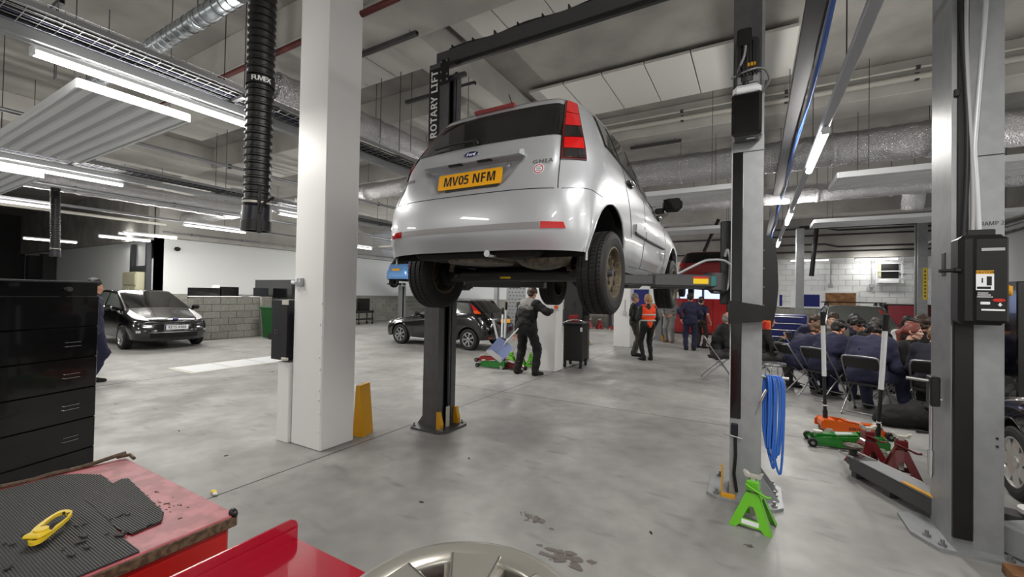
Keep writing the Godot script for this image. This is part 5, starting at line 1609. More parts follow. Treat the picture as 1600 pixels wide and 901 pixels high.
	var B := V(0.79, 0.12, -5.02) - N.position
	var e := (B - A).normalized()
	var xf := Transform3D(Basis(e, V(0, 1, 0), e.cross(V(0, 1, 0))), A)
	put("arm", S.new().at(xf).box(V(0.42, 0, 0), V(0.86, 0.13, 0.15), 0.01), M("lift_arm"), fa)
	put("arm_tip", S.new().at(xf).box(V(0.86, 0.0, 0), V(0.14, 0.07, 0.11), 0.02), M("lift_arm"), fa)
	put("arm_top", S.new().at(xf).box(V(0.36, 0.068, 0), V(0.7, 0.012, 0.17), 0.004), M("lift_silver"), fa)
	put("yellow_strip", S.new().at(xf).box(V(0.14, 0.078, -0.07), V(0.28, 0.006, 0.035)), M("yellow"), fa)
	put("pad_screw", S.new().at(xf).cyl(V(0.9, 0.03, 0), V(0.9, 0.12, 0), 0.03, -1, 14), M("lift_dark"), fa)
	put("lifting_pad", S.new().at(xf * Transform3D(Basis.IDENTITY, V(0.9, 0.03, 0))).lathe([Vector2(0.001, 0.09), Vector2(0.06, 0.09), Vector2(0.075, 0.1), Vector2(0.075, 0.115), Vector2(0.06, 0.122), Vector2(0.001, 0.122)], 24), M("under_pale"), fa)
	put("guard_rod", S.new().at(xf).tube(curve3([V(0.3, 0.05, 0.08), V(0.34, 0.04, 0.15), V(0.45, 0.03, 0.17), V(0.95, 0.04, 0.13), V(1.0, 0.05, 0.08), V(0.98, 0.06, -0.07), V(0.75, 0.08, -0.1)], 5), 0.009, 8), M("steel"), fa)
	for k in 3:
		put("floor_stand", S.new().at(xf).box(V(0.1 + k * 0.36, -0.09, 0), V(0.06, 0.06, 0.1)), M("lift_arm"), fa)
	var fb := N
	arm(fb, V(1.5, 0.14, -4.15), V(2.3, 0.14, -3.6), false)
	put("arm_cover", S.new().at(Transform3D(Basis(V(0, 1, 0), 0.6), V(1.62, 0.12, -3.98) - N.position)).box(V(0, 0, 0), V(0.5, 0.2, 0.22), 0.02), M("lift_silver"), fb)
	put("ring_pad", S.new().at(Transform3D(Basis.IDENTITY, V(1.6, 0.24, -4.1) - N.position)).lathe([Vector2(0.05, 0.0), Vector2(0.09, 0.0), Vector2(0.09, 0.025), Vector2(0.05, 0.025), Vector2(0.05, 0.0)], 24), M("paper"), fb)
	solo("timber_block", S.new().box(V(1.42, 0.03, -3.62), V(0.26, 0.06, 0.14), 0.006), M("wood"), "worn timber block on the floor against the broad right lift post", "block")
	# far lifts
	post("lift_post", "left post of the far lift in front of the wooden door", V(1.3, 0, -17.3), 1.0, 4.0, "lift_silver")
	var fp := post("lift_post", "right post of the far lift by the red cabinet, with a yellow vertical label", V(4.35, 0, -17.3), -1.0, 4.0, "lift_silver")
	put("yellow_label", S.new().box(V(0.05, 2.15, 0.175), V(0.1, 0.95, 0.004)), M("label_yellow"), fp)
	for k in 8:
		put("label_print", S.new().box(V(0.05, 1.78 + k * 0.105, 0.178), V(0.035, 0.05, 0.002)), M("print_black"), fp)
	solo("lift_beam", S.new().box(V(2.83, 4.03, -17.3), V(3.1, 0.12, 0.13), 0.006), M("lift_dark"), "overhead beam of the far lift above the grey estate car", "lift beam")
	var fr := post("lift_post", "slim silver lift post beside the hanging front wheel, behind the people talking", V(-3.1, 0, -16.5), 1.0, 4.2, "lift_silver")
	var fr2 := post("lift_post", "silver lift post of the red car's lift, hidden behind the near right post", V(0.1, 0, -16.5), -1.0, 4.2, "lift_silver")
	var bl := post("lift_post", "silver lift post under the raised blue car", V(-16.55, 0, -16.9), 1.0, 1.95, "lift_silver", true, false)
	post("lift_post", "grey-blue lift post behind the black tool cart", V(-4.92, 0, -13.3), 1.0, 4.0, "lift_silver")
	arm(fr, V(-2.9, 1.85, -16.5), V(-2.2, 1.85, -15.9), false)
	arm(fr2, V(-0.1, 1.85, -16.5), V(-0.8, 1.85, -15.9), false)
	arm(bl, V(-16.4, 2.05, -16.9), V(-16.0, 2.05, -16.4), false)
	arm(bl, V(-16.7, 2.05, -16.9), V(-17.3, 2.05, -16.6), false)
	# slanted black strut behind the red car's lift
	solo("lift_strut", S.new().cyl(V(-1.55, 3.2, -16.0), V(-1.1, 4.3, -16.0), 0.06, -1, 8), M("black_plastic"), "slanted black strut above the dark red car", "strut")
	solo("lift_strut", S.new().cyl(V(1.62, 2.4, -17.2), V(1.75, 4.0, -17.2), 0.07, -1, 8), M("black_plastic"), "slanted black tailgate strut beside the far left lift post", "strut")
	# blue air hose hung on the right post
	var ho := thing("air_hose", "coiled bright blue air hose hanging on the right post of the silver car's lift", "hose", V(0.13, 0, -3.93))
	var rng := RandomNumberGenerator.new()
	rng.seed = 4
	for k in 7:
		var x := -0.05 + k * 0.014
		var lo := 0.30 + rng.randf_range(-0.07, 0.16)
		var w := rng.randf_range(0.012, 0.035)
		var pts := curve3([V(x, 1.0, 0.03), V(x + w, 0.95, 0.06), V(x + w * 1.1, 0.7, 0.05), V(x + w * 0.8, lo + 0.12, 0.05), V(x + 0.01, lo, 0.04), V(x - w * 0.8, lo + 0.14, 0.02), V(x - w, 0.7, 0.01), V(x - w * 0.8, 0.95, 0.01)], 5, true)
		put("hose_loop", S.new().tube(pts, 0.0085, 8, true), M("hose_blue"), ho)
	put("hose_fitting", S.new().cyl(V(-0.05, 0.9, 0.08), V(-0.085, 0.8, 0.08), 0.012, -1, 10).cyl(V(-0.085, 0.8, 0.08), V(-0.12, 0.7, 0.08), 0.008, 0.003, 8), M("chrome"), ho)
	put("hook", S.new().cyl(V(-0.08, 0.99, 0.03), V(0.1, 0.99, 0.03), 0.012), M("steel"), ho)

# ---------- fittings of the workshop ----------
func exhaust_hose(label: String, top: Vector3, bot: Vector3, r: float, ribs: int) -> Node3D:
	var t := thing("exhaust_hose", label, "hose", bot)
	var d := top - bot
	var L := d.length()
	var xf := Transform3D(basis_y(d), Vector3.ZERO)
	var pr := []
	for k in ribs:
		var y := 0.16 + (L - 0.16) * k / ribs
		var st := (L - 0.16) / ribs
		pr += [Vector2(r * 0.92, y), Vector2(r * 0.93, y + st * 0.55), Vector2(r * 1.05, y + st * 0.66), Vector2(r * 1.05, y + st * 0.86), Vector2(r * 0.92, y + st)]
	put("ribbed_hose", S.new().at(xf).lathe(pr, 22), M("hose_black"), t)
	put("clip_band", S.new().at(xf).lathe([Vector2(r * 0.98, 0.17), Vector2(r * 1.06, 0.17), Vector2(r * 1.06, 0.185), Vector2(r * 0.98, 0.185)], 22), M("steel_pale"), t)
	put("nozzle", S.new().at(xf).lathe([Vector2(r * 0.9, 0.0), Vector2(r * 1.08, 0.0), Vector2(r * 1.1, 0.055), Vector2(r * 1.04, 0.06), Vector2(r * 1.04, 0.15), Vector2(r * 0.95, 0.17), Vector2(r * 0.85, 0.17), Vector2(r * 0.9, 0.0)], 24), M("nozzle_blue"), t)
	put("nozzle_lip", S.new().at(xf).lathe([Vector2(r * 0.9, -0.004), Vector2(r * 1.12, -0.002), Vector2(r * 1.12, 0.06), Vector2(r * 1.08, 0.062)], 24), M("black_plastic"), t)
	return t

func build_fittings() -> void:
	mt("nozzle_blue", Color(0.035, 0.04, 0.11), 0.35)
	var h := exhaust_hose("black ribbed exhaust hose hanging in front of the big white column", V(-2.76, 5.25, -1.53), V(-2.815, 1.985, -1.55), 0.078, 66)
	put("clamp_lever", S.new().tube(curve3([V(0.07, 0.06, 0.03), V(0.095, 0.1, 0.03), V(0.11, 0.16, 0.02), V(0.17, 0.2, -0.01)]), 0.009, 8).box(V(0.09, 0.04, 0.03), V(0.025, 0.13, 0.03), 0.008).box(V(0.083, 0.2, 0.03), V(0.016, 0.16, 0.02), 0.006), M("black_plastic"), h)
	put("white_sticker", S.new().box(V(-0.02, 0.075, 0.084), V(0.016, 0.008, 0.003)), M("plate_white"), h)
	var lb := put("print_band", S.new().at(Transform3D(basis_y(V(0.055, 3.265, 0.02)), V(0.016, 0.93, 0.0055))).lathe([Vector2(0.08, 0.0), Vector2(0.084, 0.002), Vector2(0.084, 0.05), Vector2(0.08, 0.052)], 30), M("hose_black"), h)
	for k in 5:
		var a := 0.55 + k * 0.27
		text("lettering", "FUMEX"[k], 0.03, M("print_white"), lb, Transform3D(Basis(V(0, 1, 0), a), V(0.016 + sin(a) * 0.0845, 0.955, 0.0055 + cos(a) * 0.0845)), true, 0.001, 1.15)
	exhaust_hose("dark exhaust hose hanging farther back at the left, above the black drawer cabinet", V(-13.74, 4.74, -3.1), V(-13.74, 2.27, -3.15), 0.085, 44)
	# yellow wedge behind the column
	var yw := thing("yellow_ramp", "yellow plastic wedge ramp stood on end against the big white column", "ramp", V(-3.83, 0, -3.34))
	var ws := S.new().at(Transform3D(Basis(V(0, 1, 0), 0.3), Vector3.ZERO))
	ws.prism(P2([-0.06, 0, 0.075, 0, 0.07, 0.05, 0.02, 0.56, -0.03, 0.56]), -0.1, 0.1)
	put("wedge", ws, M("yellow"), yw)
	for k in 5:
		put("rib", S.new().at(Transform3D(Basis(V(0, 1, 0), 0.3), Vector3.ZERO)).box(V(0.058 - k * 0.0085, 0.1 + k * 0.09, 0), V(0.012, 0.012, 0.19), 0.003), M("yellow"), yw)
	# navy box on the side of the column, above its boxing
	var nb := thing("column_cabinet", "dark navy steel cabinet fixed to the left of the big white column", "cabinet", V(-4.38, 0.86, -2.80))
	put("body", S.new().box(V(-0.03, 0.32, 0), V(0.26, 0.64, 0.22), 0.006), M("navy"), nb)
	put("side_recess", S.new().box(V(0.08, 0.33, 0.111), V(0.085, 0.56, 0.004)), M("black_plastic"), nb)
	put("top_bracket", S.new().box(V(0.09, 0.615, 0.115), V(0.1, 0.05, 0.012)).box(V(0.1, 0.02, 0.115), V(0.09, 0.03, 0.03), 0.004), M("steel_pale"), nb)
	for k in 4:
		put("indicator", S.new().box(V(-0.085 + 0.035 * (k % 2), 0.28 + 0.035 * (k / 2), 0.112), V(0.02, 0.02, 0.004)), M("galv_dark"), nb)
	var so := thing("wall_socket", "grey metal double socket with a white plug on the big white column", "socket", V(-4.1, 1.69, -2.72))
	put("box", S.new().box(Vector3.ZERO, V(0.085, 0.085, 0.035), 0.006), M("galv"), so)
	put("rocker", S.new().box(V(0.015, 0.012, 0.02), V(0.02, 0.03, 0.006), 0.002), M("plate_white"), so)
	put("plug", S.new().box(V(-0.075, -0.005, 0.02), V(0.05, 0.04, 0.04), 0.012), M("plate_white"), so)
	put("cable_box", S.new().box(V(-0.12, 0.0, 0.0), V(0.05, 0.03, 0.03), 0.006), M("plate_white"), so)
	# knob on the second white column
	var kn := thing("isolator_switch", "orange isolator knob on a white box by the man in black overalls", "switch", V(-3.58, 1.36, -8.1))
	put("box", S.new().box(V(0, 0, 0), V(0.13, 0.16, 0.08), 0.01), M("plate_white"), kn)
	put("knob", S.new().cyl(V(0.02, 0, 0.04), V(0.02, 0, 0.09), 0.04, 0.035, 14), M("jack_orange"), kn)
	# switch box and conduit on the third column
	solo("switch_conduit", S.new().cyl(V(-3.6, 1.15, -13.49), V(-3.6, 1.5, -13.49), 0.012).box(V(-3.6, 1.08, -13.47), V(0.09, 0.14, 0.05), 0.008), M("sheet_grey"), "small conduit and switch box on the column behind the people talking", "switch")
	# green wheelie bin
	var b := thing("wheelie_bin", "green wheelie bin beside the low block partition", "bin", V(-13.95, 0, -8.35), PI / 2)
	var bs := S.new()
	var lo := rrect(0, 0, 0.46, 0.5, 0.05, 3)
	var hi := rrect(0, 0, 0.58, 0.66, 0.05, 3)
	for i in lo.size():
		var j := (i + 1) % lo.size()
		bs.quad(V(lo[i].x, 0.06, -lo[i].y), V(lo[j].x, 0.06, -lo[j].y), V(hi[j].x, 0.98, -hi[j].y), V(hi[i].x, 0.98, -hi[i].y), 3)
	bs.box(V(0, 0.05, 0), V(0.44, 0.04, 0.48))
	put("tub", bs, M("bin_green"), b)
	put("lid", S.new().box(V(0, 1.03, 0), V(0.62, 0.05, 0.7), 0.02).box(V(0, 1.0, 0), V(0.6, 0.05, 0.68), 0.01), M("bin_green"), b)
	put("handle_bar", S.new().cyl(V(-0.24, 1.0, 0.38), V(0.24, 1.0, 0.38), 0.018), M("bin_green"), b)
	for sx in [-1, 1]:
		put("wheel", S.new().cyl(V(sx * 0.22, 0.1, 0.24), V(sx * 0.28, 0.1, 0.24), 0.1, -1, 18), M("tyre"), b)
	# black boards and screens above the partition
	var bd := thing("display_board", "large black board on a stand behind the green bin", "board", V(-15.6, 0, -9.45))
	put("panel", S.new().box(V(0, 1.42, 0), V(2.9, 1.15, 0.06), 0.01), M("black_gloss"), bd)
	put("edge_frame", S.new().box(V(-1.46, 1.42, 0), V(0.03, 1.17, 0.07), 0.004), M("cable_grey"), bd)
	for sx in [-1.2, 1.2]:
		put("leg", S.new().box(V(sx, 0.45, 0), V(0.06, 0.9, 0.06)).box(V(sx, 0.03, 0), V(0.06, 0.06, 0.6), 0.01), M("black_plastic"), bd)
	for k in 3:
		var m := thing("computer_monitor", ["low wide black monitor behind the block partition, leftmost", "black monitor with a paper beside it behind the block partition", "grey screen behind the partition, next to the big black board"][k], "monitor", V(-16.0, 0, [-7.2, -7.95, -9.05][k]), PI / 2)
		var hh: float = [1.66, 1.71, 1.7][k]
		put("screen", S.new().box(V(0, hh - 0.2, 0), V([1.0, 0.62, 0.55][k], 0.36, 0.05), 0.01), M(["black_gloss", "black_gloss", "frame_dark"][k]), m)
		put("stand", S.new().cyl(V(0, 0.75, -0.04), V(0, hh - 0.3, -0.04), 0.03).box(V(0, 0.765, -0.04), V(0.3, 0.03, 0.2), 0.008), M("black_plastic"), m)
		if k == 1:
			put("clipped_paper", S.new().box(V(-0.42, hh - 0.12, 0.0), V(0.24, 0.3, 0.03), 0.004), M("paper"), m)
	var dk := thing("desk", "desk behind the block partition carrying the monitors", "desk", V(-16.0, 0, -8.1), PI / 2)
	put("top", S.new().box(V(0, 0.73, 0), V(2.7, 0.03, 0.7), 0.005), M("sheet_grey"), dk)
	for q in [[-1.25, -0.3], [1.25, -0.3], [-1.25, 0.3], [1.25, 0.3]]:
		put("leg", S.new().box(V(q[0], 0.36, q[1]), V(0.05, 0.72, 0.05)), M("galv_dark"), dk)
	solo("paper_sheet", S.new().at(Transform3D(Basis(V(0, 0, 1), 0.5), V(-15.0, 1.36, -7.95))).box(V(0, 0, 0), V(0.26, 0.006, 0.24)), M("paper"), "white paper hanging over the top of the block partition", "paper")
	# small black cart far back by the left wall
	var fc := thing("tool_cart", "small black wheeled cart with a screen far back by the left wall", "cart", V(-16.9, 0, -14.6), PI / 2)
	put("body", S.new().box(V(0, 0.62, 0), V(1.0, 0.12, 0.5), 0.02).box(V(0, 0.25, 0), V(0.95, 0.06, 0.45), 0.01), M("black_plastic"), fc)
	for q in [[-0.42, -0.2], [0.42, -0.2], [-0.42, 0.2], [0.42, 0.2]]:
		put("leg", S.new().box(V(q[0], 0.38, q[1]), V(0.04, 0.5, 0.04)), M("black_plastic"), fc)
		put("castor", S.new().cyl(V(q[0] - 0.02, 0.06, q[1]), V(q[0] + 0.02, 0.06, q[1]), 0.06, -1, 14), M("tyre"), fc)
	put("screen", S.new().box(V(0, 0.98, 0), V(0.8, 0.6, 0.08), 0.02), M("black_gloss"), fc)
	# perforated panel and yellow post far back
	var pp := thing("perforated_panel", "silver perforated tool panel standing behind the man in black overalls", "panel", V(-8.2, 0, -14.6))
	put("sheet", S.new().box(V(0, 1.1, 0), V(0.85, 2.0, 0.03)), M("galv"), pp)
	for r in 12:
		for q in 5:
			put("slot", S.new().box(V(-0.3 + q * 0.15 + 0.05 * (r % 2), 0.3 + r * 0.14, 0.016), V(0.07, 0.03, 0.004)), M("galv_dark"), pp)
	for sx in [-0.4, 0.4]:
		put("foot", S.new().box(V(sx, 0.06, 0), V(0.05, 0.12, 0.4), 0.01), M("galv_dark"), pp)
	solo("floor_post", S.new().box(V(-8.98, 1.1, -14.4), V(0.16, 2.2, 0.16), 0.01), M("galv"), "pale steel post beside the perforated panel far back", "post")
	# tool chests
	var tc := thing("tool_cart", "black steel tool cart on castors behind the second white column", "cart", V(-3.53, 0, -9.1), 0.12)
	put("body", S.new().box(V(0, 0.56, 0), V(0.42, 0.8, 0.55), 0.015), M("black_plastic"), tc)
	put("top_tray", S.new().box(V(0, 0.99, 0), V(0.46, 0.05, 0.6), 0.015), M("galv_dark"), tc)
	put("push_handle", S.new().tube(curve3([V(-0.2, 1.0, 0.32), V(-0.05, 1.06, 0.42), V(0.15, 1.08, 0.42), V(0.28, 1.02, 0.34)]), 0.016, 8), M("chrome"), tc)
	for q in [[-0.18, -0.24], [0.18, -0.24], [-0.18, 0.24], [0.18, 0.24]]:
		put("castor", S.new().cyl(V(q[0] - 0.018, 0.07, q[1]), V(q[0] + 0.018, 0.07, q[1]), 0.07, -1, 16).box(V(q[0], 0.14, q[1]), V(0.05, 0.06, 0.05)), M("tyre"), tc)
	put("label_tag", S.new().box(V(0.2, 0.86, 0.312), V(0.05, 0.09, 0.003)), M("plate_white"), tc)
	solo("red_box", S.new().box(V(-3.57, 1.09, -9.05), V(0.16, 0.15, 0.2), 0.01), M("chest_red"), "small red box on top of the black tool cart", "box")
	solo("cabinet_tall", S.new().box(V(-3.9, 1.05, -10.1), V(0.5, 2.1, 0.5), 0.01), M("black_gloss"), "tall black cabinet behind the black tool cart", "cabinet")
	var ex := thing("fire_extinguisher", "red fire extinguisher on a stand left of the white column", "extinguisher", V(-6.4, 0.0, -16.8))
	put("cylinder", S.new().at(Transform3D(Basis.IDENTITY, V(0, 0.75, 0))).lathe([Vector2(0.001, 0.0), Vector2(0.09, 0.0), Vector2(0.1, 0.03), Vector2(0.1, 0.5), Vector2(0.05, 0.6), Vector2(0.025, 0.62), Vector2(0.001, 0.62)], 18), M("chest_red"), ex)
	put("valve", S.new().box(V(0, 1.4, 0), V(0.04, 0.08, 0.08), 0.008), M("black_plastic"), ex)
	put("stand", S.new().box(V(0, 0.37, 0), V(0.18, 0.74, 0.16), 0.01), M("chest_red"), ex)
	solo("wall_sign", S.new().prism(P2([-0.2, 0, 0.2, 0, 0, 0.36]), 0, 0.02).at(Transform3D()), M("label_red"), "red triangular warning sign far back above the extinguisher", "sign").position = V(-6.75, 1.75, -17.4)
	solo("wall_sign", S.new().box(V(-8.1, 1.75, -21.44), V(0.7, 0.6, 0.03)), M("plate_white"), "white framed notice on the far wall between the wheel and the black cart", "sign")
	for k in 2:
		var rc := thing("tool_cabinet", ["tall dark red cabinet on the far wall, left of the man in navy", "tall dark red cabinet on the far wall, right behind the man in navy"][k], "cabinet", V(-2.75 + k * 1.18, 0, -20.4))
		put("body", S.new().box(V(0, 0.82, 0), V(1.08, 1.5, 0.55), 0.015), M("chest_red"), rc)
		for j in 2:
			put("door", S.new().box(V(-0.265 + j * 0.53, 0.85, 0.285), V(0.5, 1.36, 0.02), 0.006), M("chest_red"), rc)
		put("edge", S.new().box(V(0.55, 0.82, 0.0), V(0.03, 1.52, 0.57)), M("black_plastic"), rc)
		put("plinth", S.new().box(V(0, 0.035, 0), V(1.0, 0.07, 0.5)), M("black_plastic"), rc)
	var r3 := thing("tool_cabinet", "bright red cabinet with black edges by the far right lift post", "cabinet", V(4.75, 0, -20.6))
	put("body", S.new().box(V(0, 0.76, 0), V(1.3, 1.5, 0.5), 0.015), M("black_plastic"), r3)
	put("door", S.new().box(V(0.02, 0.78, 0.26), V(1.1, 1.36, 0.02), 0.006), M("tray_red"), r3)
	var bc := thing("tool_chest", "blue roller tool chest behind the seated group, left of the far lift post", "tool chest", V(0.55, 0, -13.1))
	put("body", S.new().box(V(0, 0.68, 0), V(1.15, 1.08, 0.5), 0.015), M("chest_blue"), bc)
	for k in 6:
		var dw := put("drawer", S.new().box(V(0, 0.25 + k * 0.17, 0.255), V(1.08, 0.15, 0.02), 0.005), M("chest_blue"), bc)
		put("drawer_pull", S.new().box(V(0, 0.31 + k * 0.17, 0.272), V(1.0, 0.016, 0.012), 0.003), M("steel"), dw)
	for sx in [-0.48, 0.48]:
		put("castor", S.new().cyl(V(sx - 0.02, 0.07, 0.1), V(sx + 0.02, 0.07, 0.1), 0.07, -1, 14).cyl(V(sx - 0.02, 0.07, -0.15), V(sx + 0.02, 0.07, -0.15), 0.07, -1, 14), M("tyre"), bc)
	# black cabinet by the right wall with a notice on it
	var kc := thing("storage_cabinet", "tall black cabinet with a white notice, behind the broad right lift post", "cabinet", V(4.5, 0, -9.3))
	put("body", S.new().box(V(0, 1.0, 0), V(2.4, 1.86, 0.6), 0.015), M("black_gloss"), kc)
	put("plinth", S.new().box(V(0, 0.04, 0), V(2.3, 0.08, 0.55)), M("black_plastic"), kc)
	var pn := put("notice", S.new().box(V(-0.42, 1.72, 0.304), V(0.42, 0.28, 0.006)), M("paper"), kc)
	put("notice_emblem", S.new().ell(V(-0.46, 1.77, 0.308), V(0.07, 0.04, 0.003), 12, 6), M("frame_grey"), pn)
	put("notice_line", S.new().box(V(-0.46, 1.66, 0.308), V(0.12, 0.018, 0.002)), M("frame_grey"), pn)
	# far bench with red things
	var fb := thing("work_bench", "low grey bench with tools at the far wall left of the white column", "bench", V(-7.6, 0, -20.8))
	put("top", S.new().box(V(0, 0.85, 0), V(2.8, 0.05, 0.6), 0.008), M("galv_dark"), fb)
	for sx in [-1.3, 0, 1.3]:
		put("leg", S.new().box(V(sx, 0.42, 0), V(0.06, 0.84, 0.5)), M("galv_dark"), fb)

# ---------- jacks and stands ----------
func jack(label: String, at: Vector3, turn: float, m: String, mark: String, hang: Vector3, hl := 1.2, k := 1.0) -> Node3D:
	var t := thing("trolley_jack", label, "trolley jack", at, turn)
	var pr := [Vector2(0.0, 0.045), Vector2(0.02, 0.075), Vector2(0.1, 0.105), Vector2(0.5, 0.165), Vector2(0.66, 0.17), Vector2(0.70, 0.13), Vector2(0.70, 0.06), Vector2(0.6, 0.045), Vector2(0.3, 0.03), Vector2(0.04, 0.028)]
	for z in [-0.105, 0.095]:
		put("side_plate", S.new().prism(pr, z, z + 0.01), M(m), t)
	put("flange", S.new().box(V(0.36, 0.033, 0.118), V(0.6, 0.006, 0.03)).box(V(0.36, 0.033, -0.118), V(0.6, 0.006, 0.03)), M(m), t)
	put("lift_arm", S.new().prism(P2([0.06, 0.09, 0.1, 0.13, 0.46, 0.15, 0.5, 0.1, 0.3, 0.07]), -0.05, 0.05), M(m), t)
	put("top_plate", S.new().at(Transform3D(Basis(V(0, 0, 1), 0.14), V(0.33, 0.148, 0))).box(V(0, 0, 0), V(0.24, 0.006, 0.14)), M(m), t)
	put("data_label", S.new().at(Transform3D(Basis(V(0, 0, 1), 0.14), V(0.33, 0.153, 0))).box(V(0, 0, 0), V(0.15, 0.003, 0.07)), M("cable_grey"), t)
	put("rear_housing", S.new().box(V(0.61, 0.12, 0), V(0.15, 0.1, 0.17), 0.02), M(m), t)
	put("saddle", S.new().cyl(V(0.1, 0.13, 0), V(0.1, 0.15, 0), 0.045, -1, 18), M("steel_pale"), t)
	for z in [-0.135, 0.135]:
		var w := put("front_wheel", S.new().cyl(V(0.03, 0.045, z - 0.025), V(0.03, 0.045, z + 0.025), 0.045, -1, 18), M("tyre"), t)
		put("hub", S.new().cyl(V(0.03, 0.045, z - 0.028), V(0.03, 0.045, z + 0.028), 0.018, -1, 12), M("steel"), w)
	put("front_axle", S.new().cyl(V(0.03, 0.045, -0.14), V(0.03, 0.045, 0.14), 0.012), M("steel"), t)
	for z in [-0.11, 0.11]:
		put("castor", S.new().cyl(V(0.63, 0.032, z - 0.014), V(0.63, 0.032, z + 0.014), 0.032, -1, 14).box(V(0.62, 0.062, z), V(0.06, 0.02, 0.04)), M("steel_pale"), t)
	if mark:
		for sd in [1, -1]:
			text("lettering", mark, 0.034, M("print_black"), t, Transform3D(Basis(V(0, 1, 0), 0 if sd > 0 else PI) * Basis(V(0, 0, 1), -0.0), V(0.36, 0.085, 0.106 * sd)), true, 0.001, 1.2)
	var o := V(0.62, 0.14, 0)
	var d := hang.normalized()
	var hs := put("handle", S.new().cyl(o - d * 0.02, o + d * (hl * 0.42), 0.019, -1, 12).cyl(o, o + d * 0.12, 0.026, -1, 12), M("black_plastic"), t)
	put("handle_sleeve", S.new().cyl(o + d * (hl * 0.40), o + d * (hl * 0.88), 0.024, -1, 14), M("plate_white"), hs)
	put("handle_grip", S.new().cyl(o + d * (hl * 0.87), o + d * hl, 0.027, -1, 14), M("black_rubber"), hs)
	put("handle_ring", S.new().cyl(o + d * 0.17, o + d * 0.185, 0.022, -1, 12), M("plate_white"), hs)
	if k != 1.0:
		t.scale = V(k, k, k)
	return t

func axle_stand(label: String, at: Vector3, turn: float, h: float, m: String, sticker := false, group := "") -> Node3D:
	var t := thing("axle_stand", label, "axle stand", at, turn, group)
	var y := h * 0.66
	var bw := h * 0.36
	var bd := h * 0.30
	var tw := h * 0.105
	# two pressed faces with a window, leaning together, and two narrow sides
	for sd in [1, -1]:
		var lean := atan((bd - tw) / y)
		var s := S.new().at(Transform3D(Basis(V(0, 1, 0), 0.0 if sd > 0 else PI) * Basis(V(1, 0, 0), -lean), V(0, 0, sd * bd)))
		var oo := P2([-bw, 0, -bw * 0.66, 0, -bw * 0.5, y * 0.1, bw * 0.5, y * 0.1, bw * 0.66, 0, bw, 0, tw, y, -tw, y])
		var win := P2([-bw * 0.36, y * 0.3, -bw * 0.34, y * 0.3, -bw * 0.2, y * 0.29, bw * 0.2, y * 0.29, bw * 0.34, y * 0.3, bw * 0.36, y * 0.3, bw * 0.1, y * 0.64, -bw * 0.1, y * 0.64])
		s.ring(oo, win, -0.002, 0.003)
		put("pressed_face", s, M(m), t)
		if sticker and sd > 0:
			put("sticker", S.new().at(s.x).box(V(0, y * 0.2, 0.0035), V(bw * 0.8, y * 0.12, 0.002)), M("plate_white"), t)
	for sd in [1, -1]:
		var s := S.new()
		s.oquad(V(sd * bw, 0, bd), V(sd * bw, 0, bd * 0.55), V(sd * tw, y, tw * 0.4), V(sd * tw, y, tw), V(0, y / 2, 0))
		s.oquad(V(sd * bw, 0, -bd), V(sd * bw, 0, -bd * 0.55), V(sd * tw, y, -tw * 0.4), V(sd * tw, y, -tw), V(0, y / 2, 0))
		s.oquad(V(sd * tw * 1.5, y * 0.8, bd * 0.3), V(sd * tw * 1.5, y * 0.8, -bd * 0.3), V(sd * tw, y, -tw), V(sd * tw, y, tw), V(0, y / 2, 0))
		put("side_web", s, M(m), t)
	put("collar", S.new().box(V(0, y + h * 0.09, 0), V(tw * 2, h * 0.2, tw * 2), 0.006), M(m), t)
	put("ratchet_post", S.new().box(V(0, h * 0.55, 0), V(tw * 0.85, h * 0.72, tw * 0.9), 0.004), M("steel_pale"), t)
	var sa := S.new().at(Transform3D(Basis.IDENTITY, V(0, h * 0.9, 0)))
	sa.prism([Vector2(-h * 0.17, h * 0.10), Vector2(-h * 0.13, h * 0.0), Vector2(h * 0.13, 0.0), Vector2(h * 0.17, h * 0.10), Vector2(h * 0.12, h * 0.09), Vector2(h * 0.07, h * 0.045), Vector2(-h * 0.07, h * 0.045), Vector2(-h * 0.12, h * 0.09)], -h * 0.055, h * 0.055)
	put("saddle", sa, M("steel_pale"), t)
	put("ratchet_handle", S.new().tube(curve3([V(-tw, y + h * 0.12, tw * 1.2), V(0, y + h * 0.08, tw * 1.5), V(tw * 2.2, y - h * 0.02, tw * 1.4), V(tw * 3.0, y - h * 0.01, tw * 1.2)]), h * 0.022, 8), M(m), t)
	return t

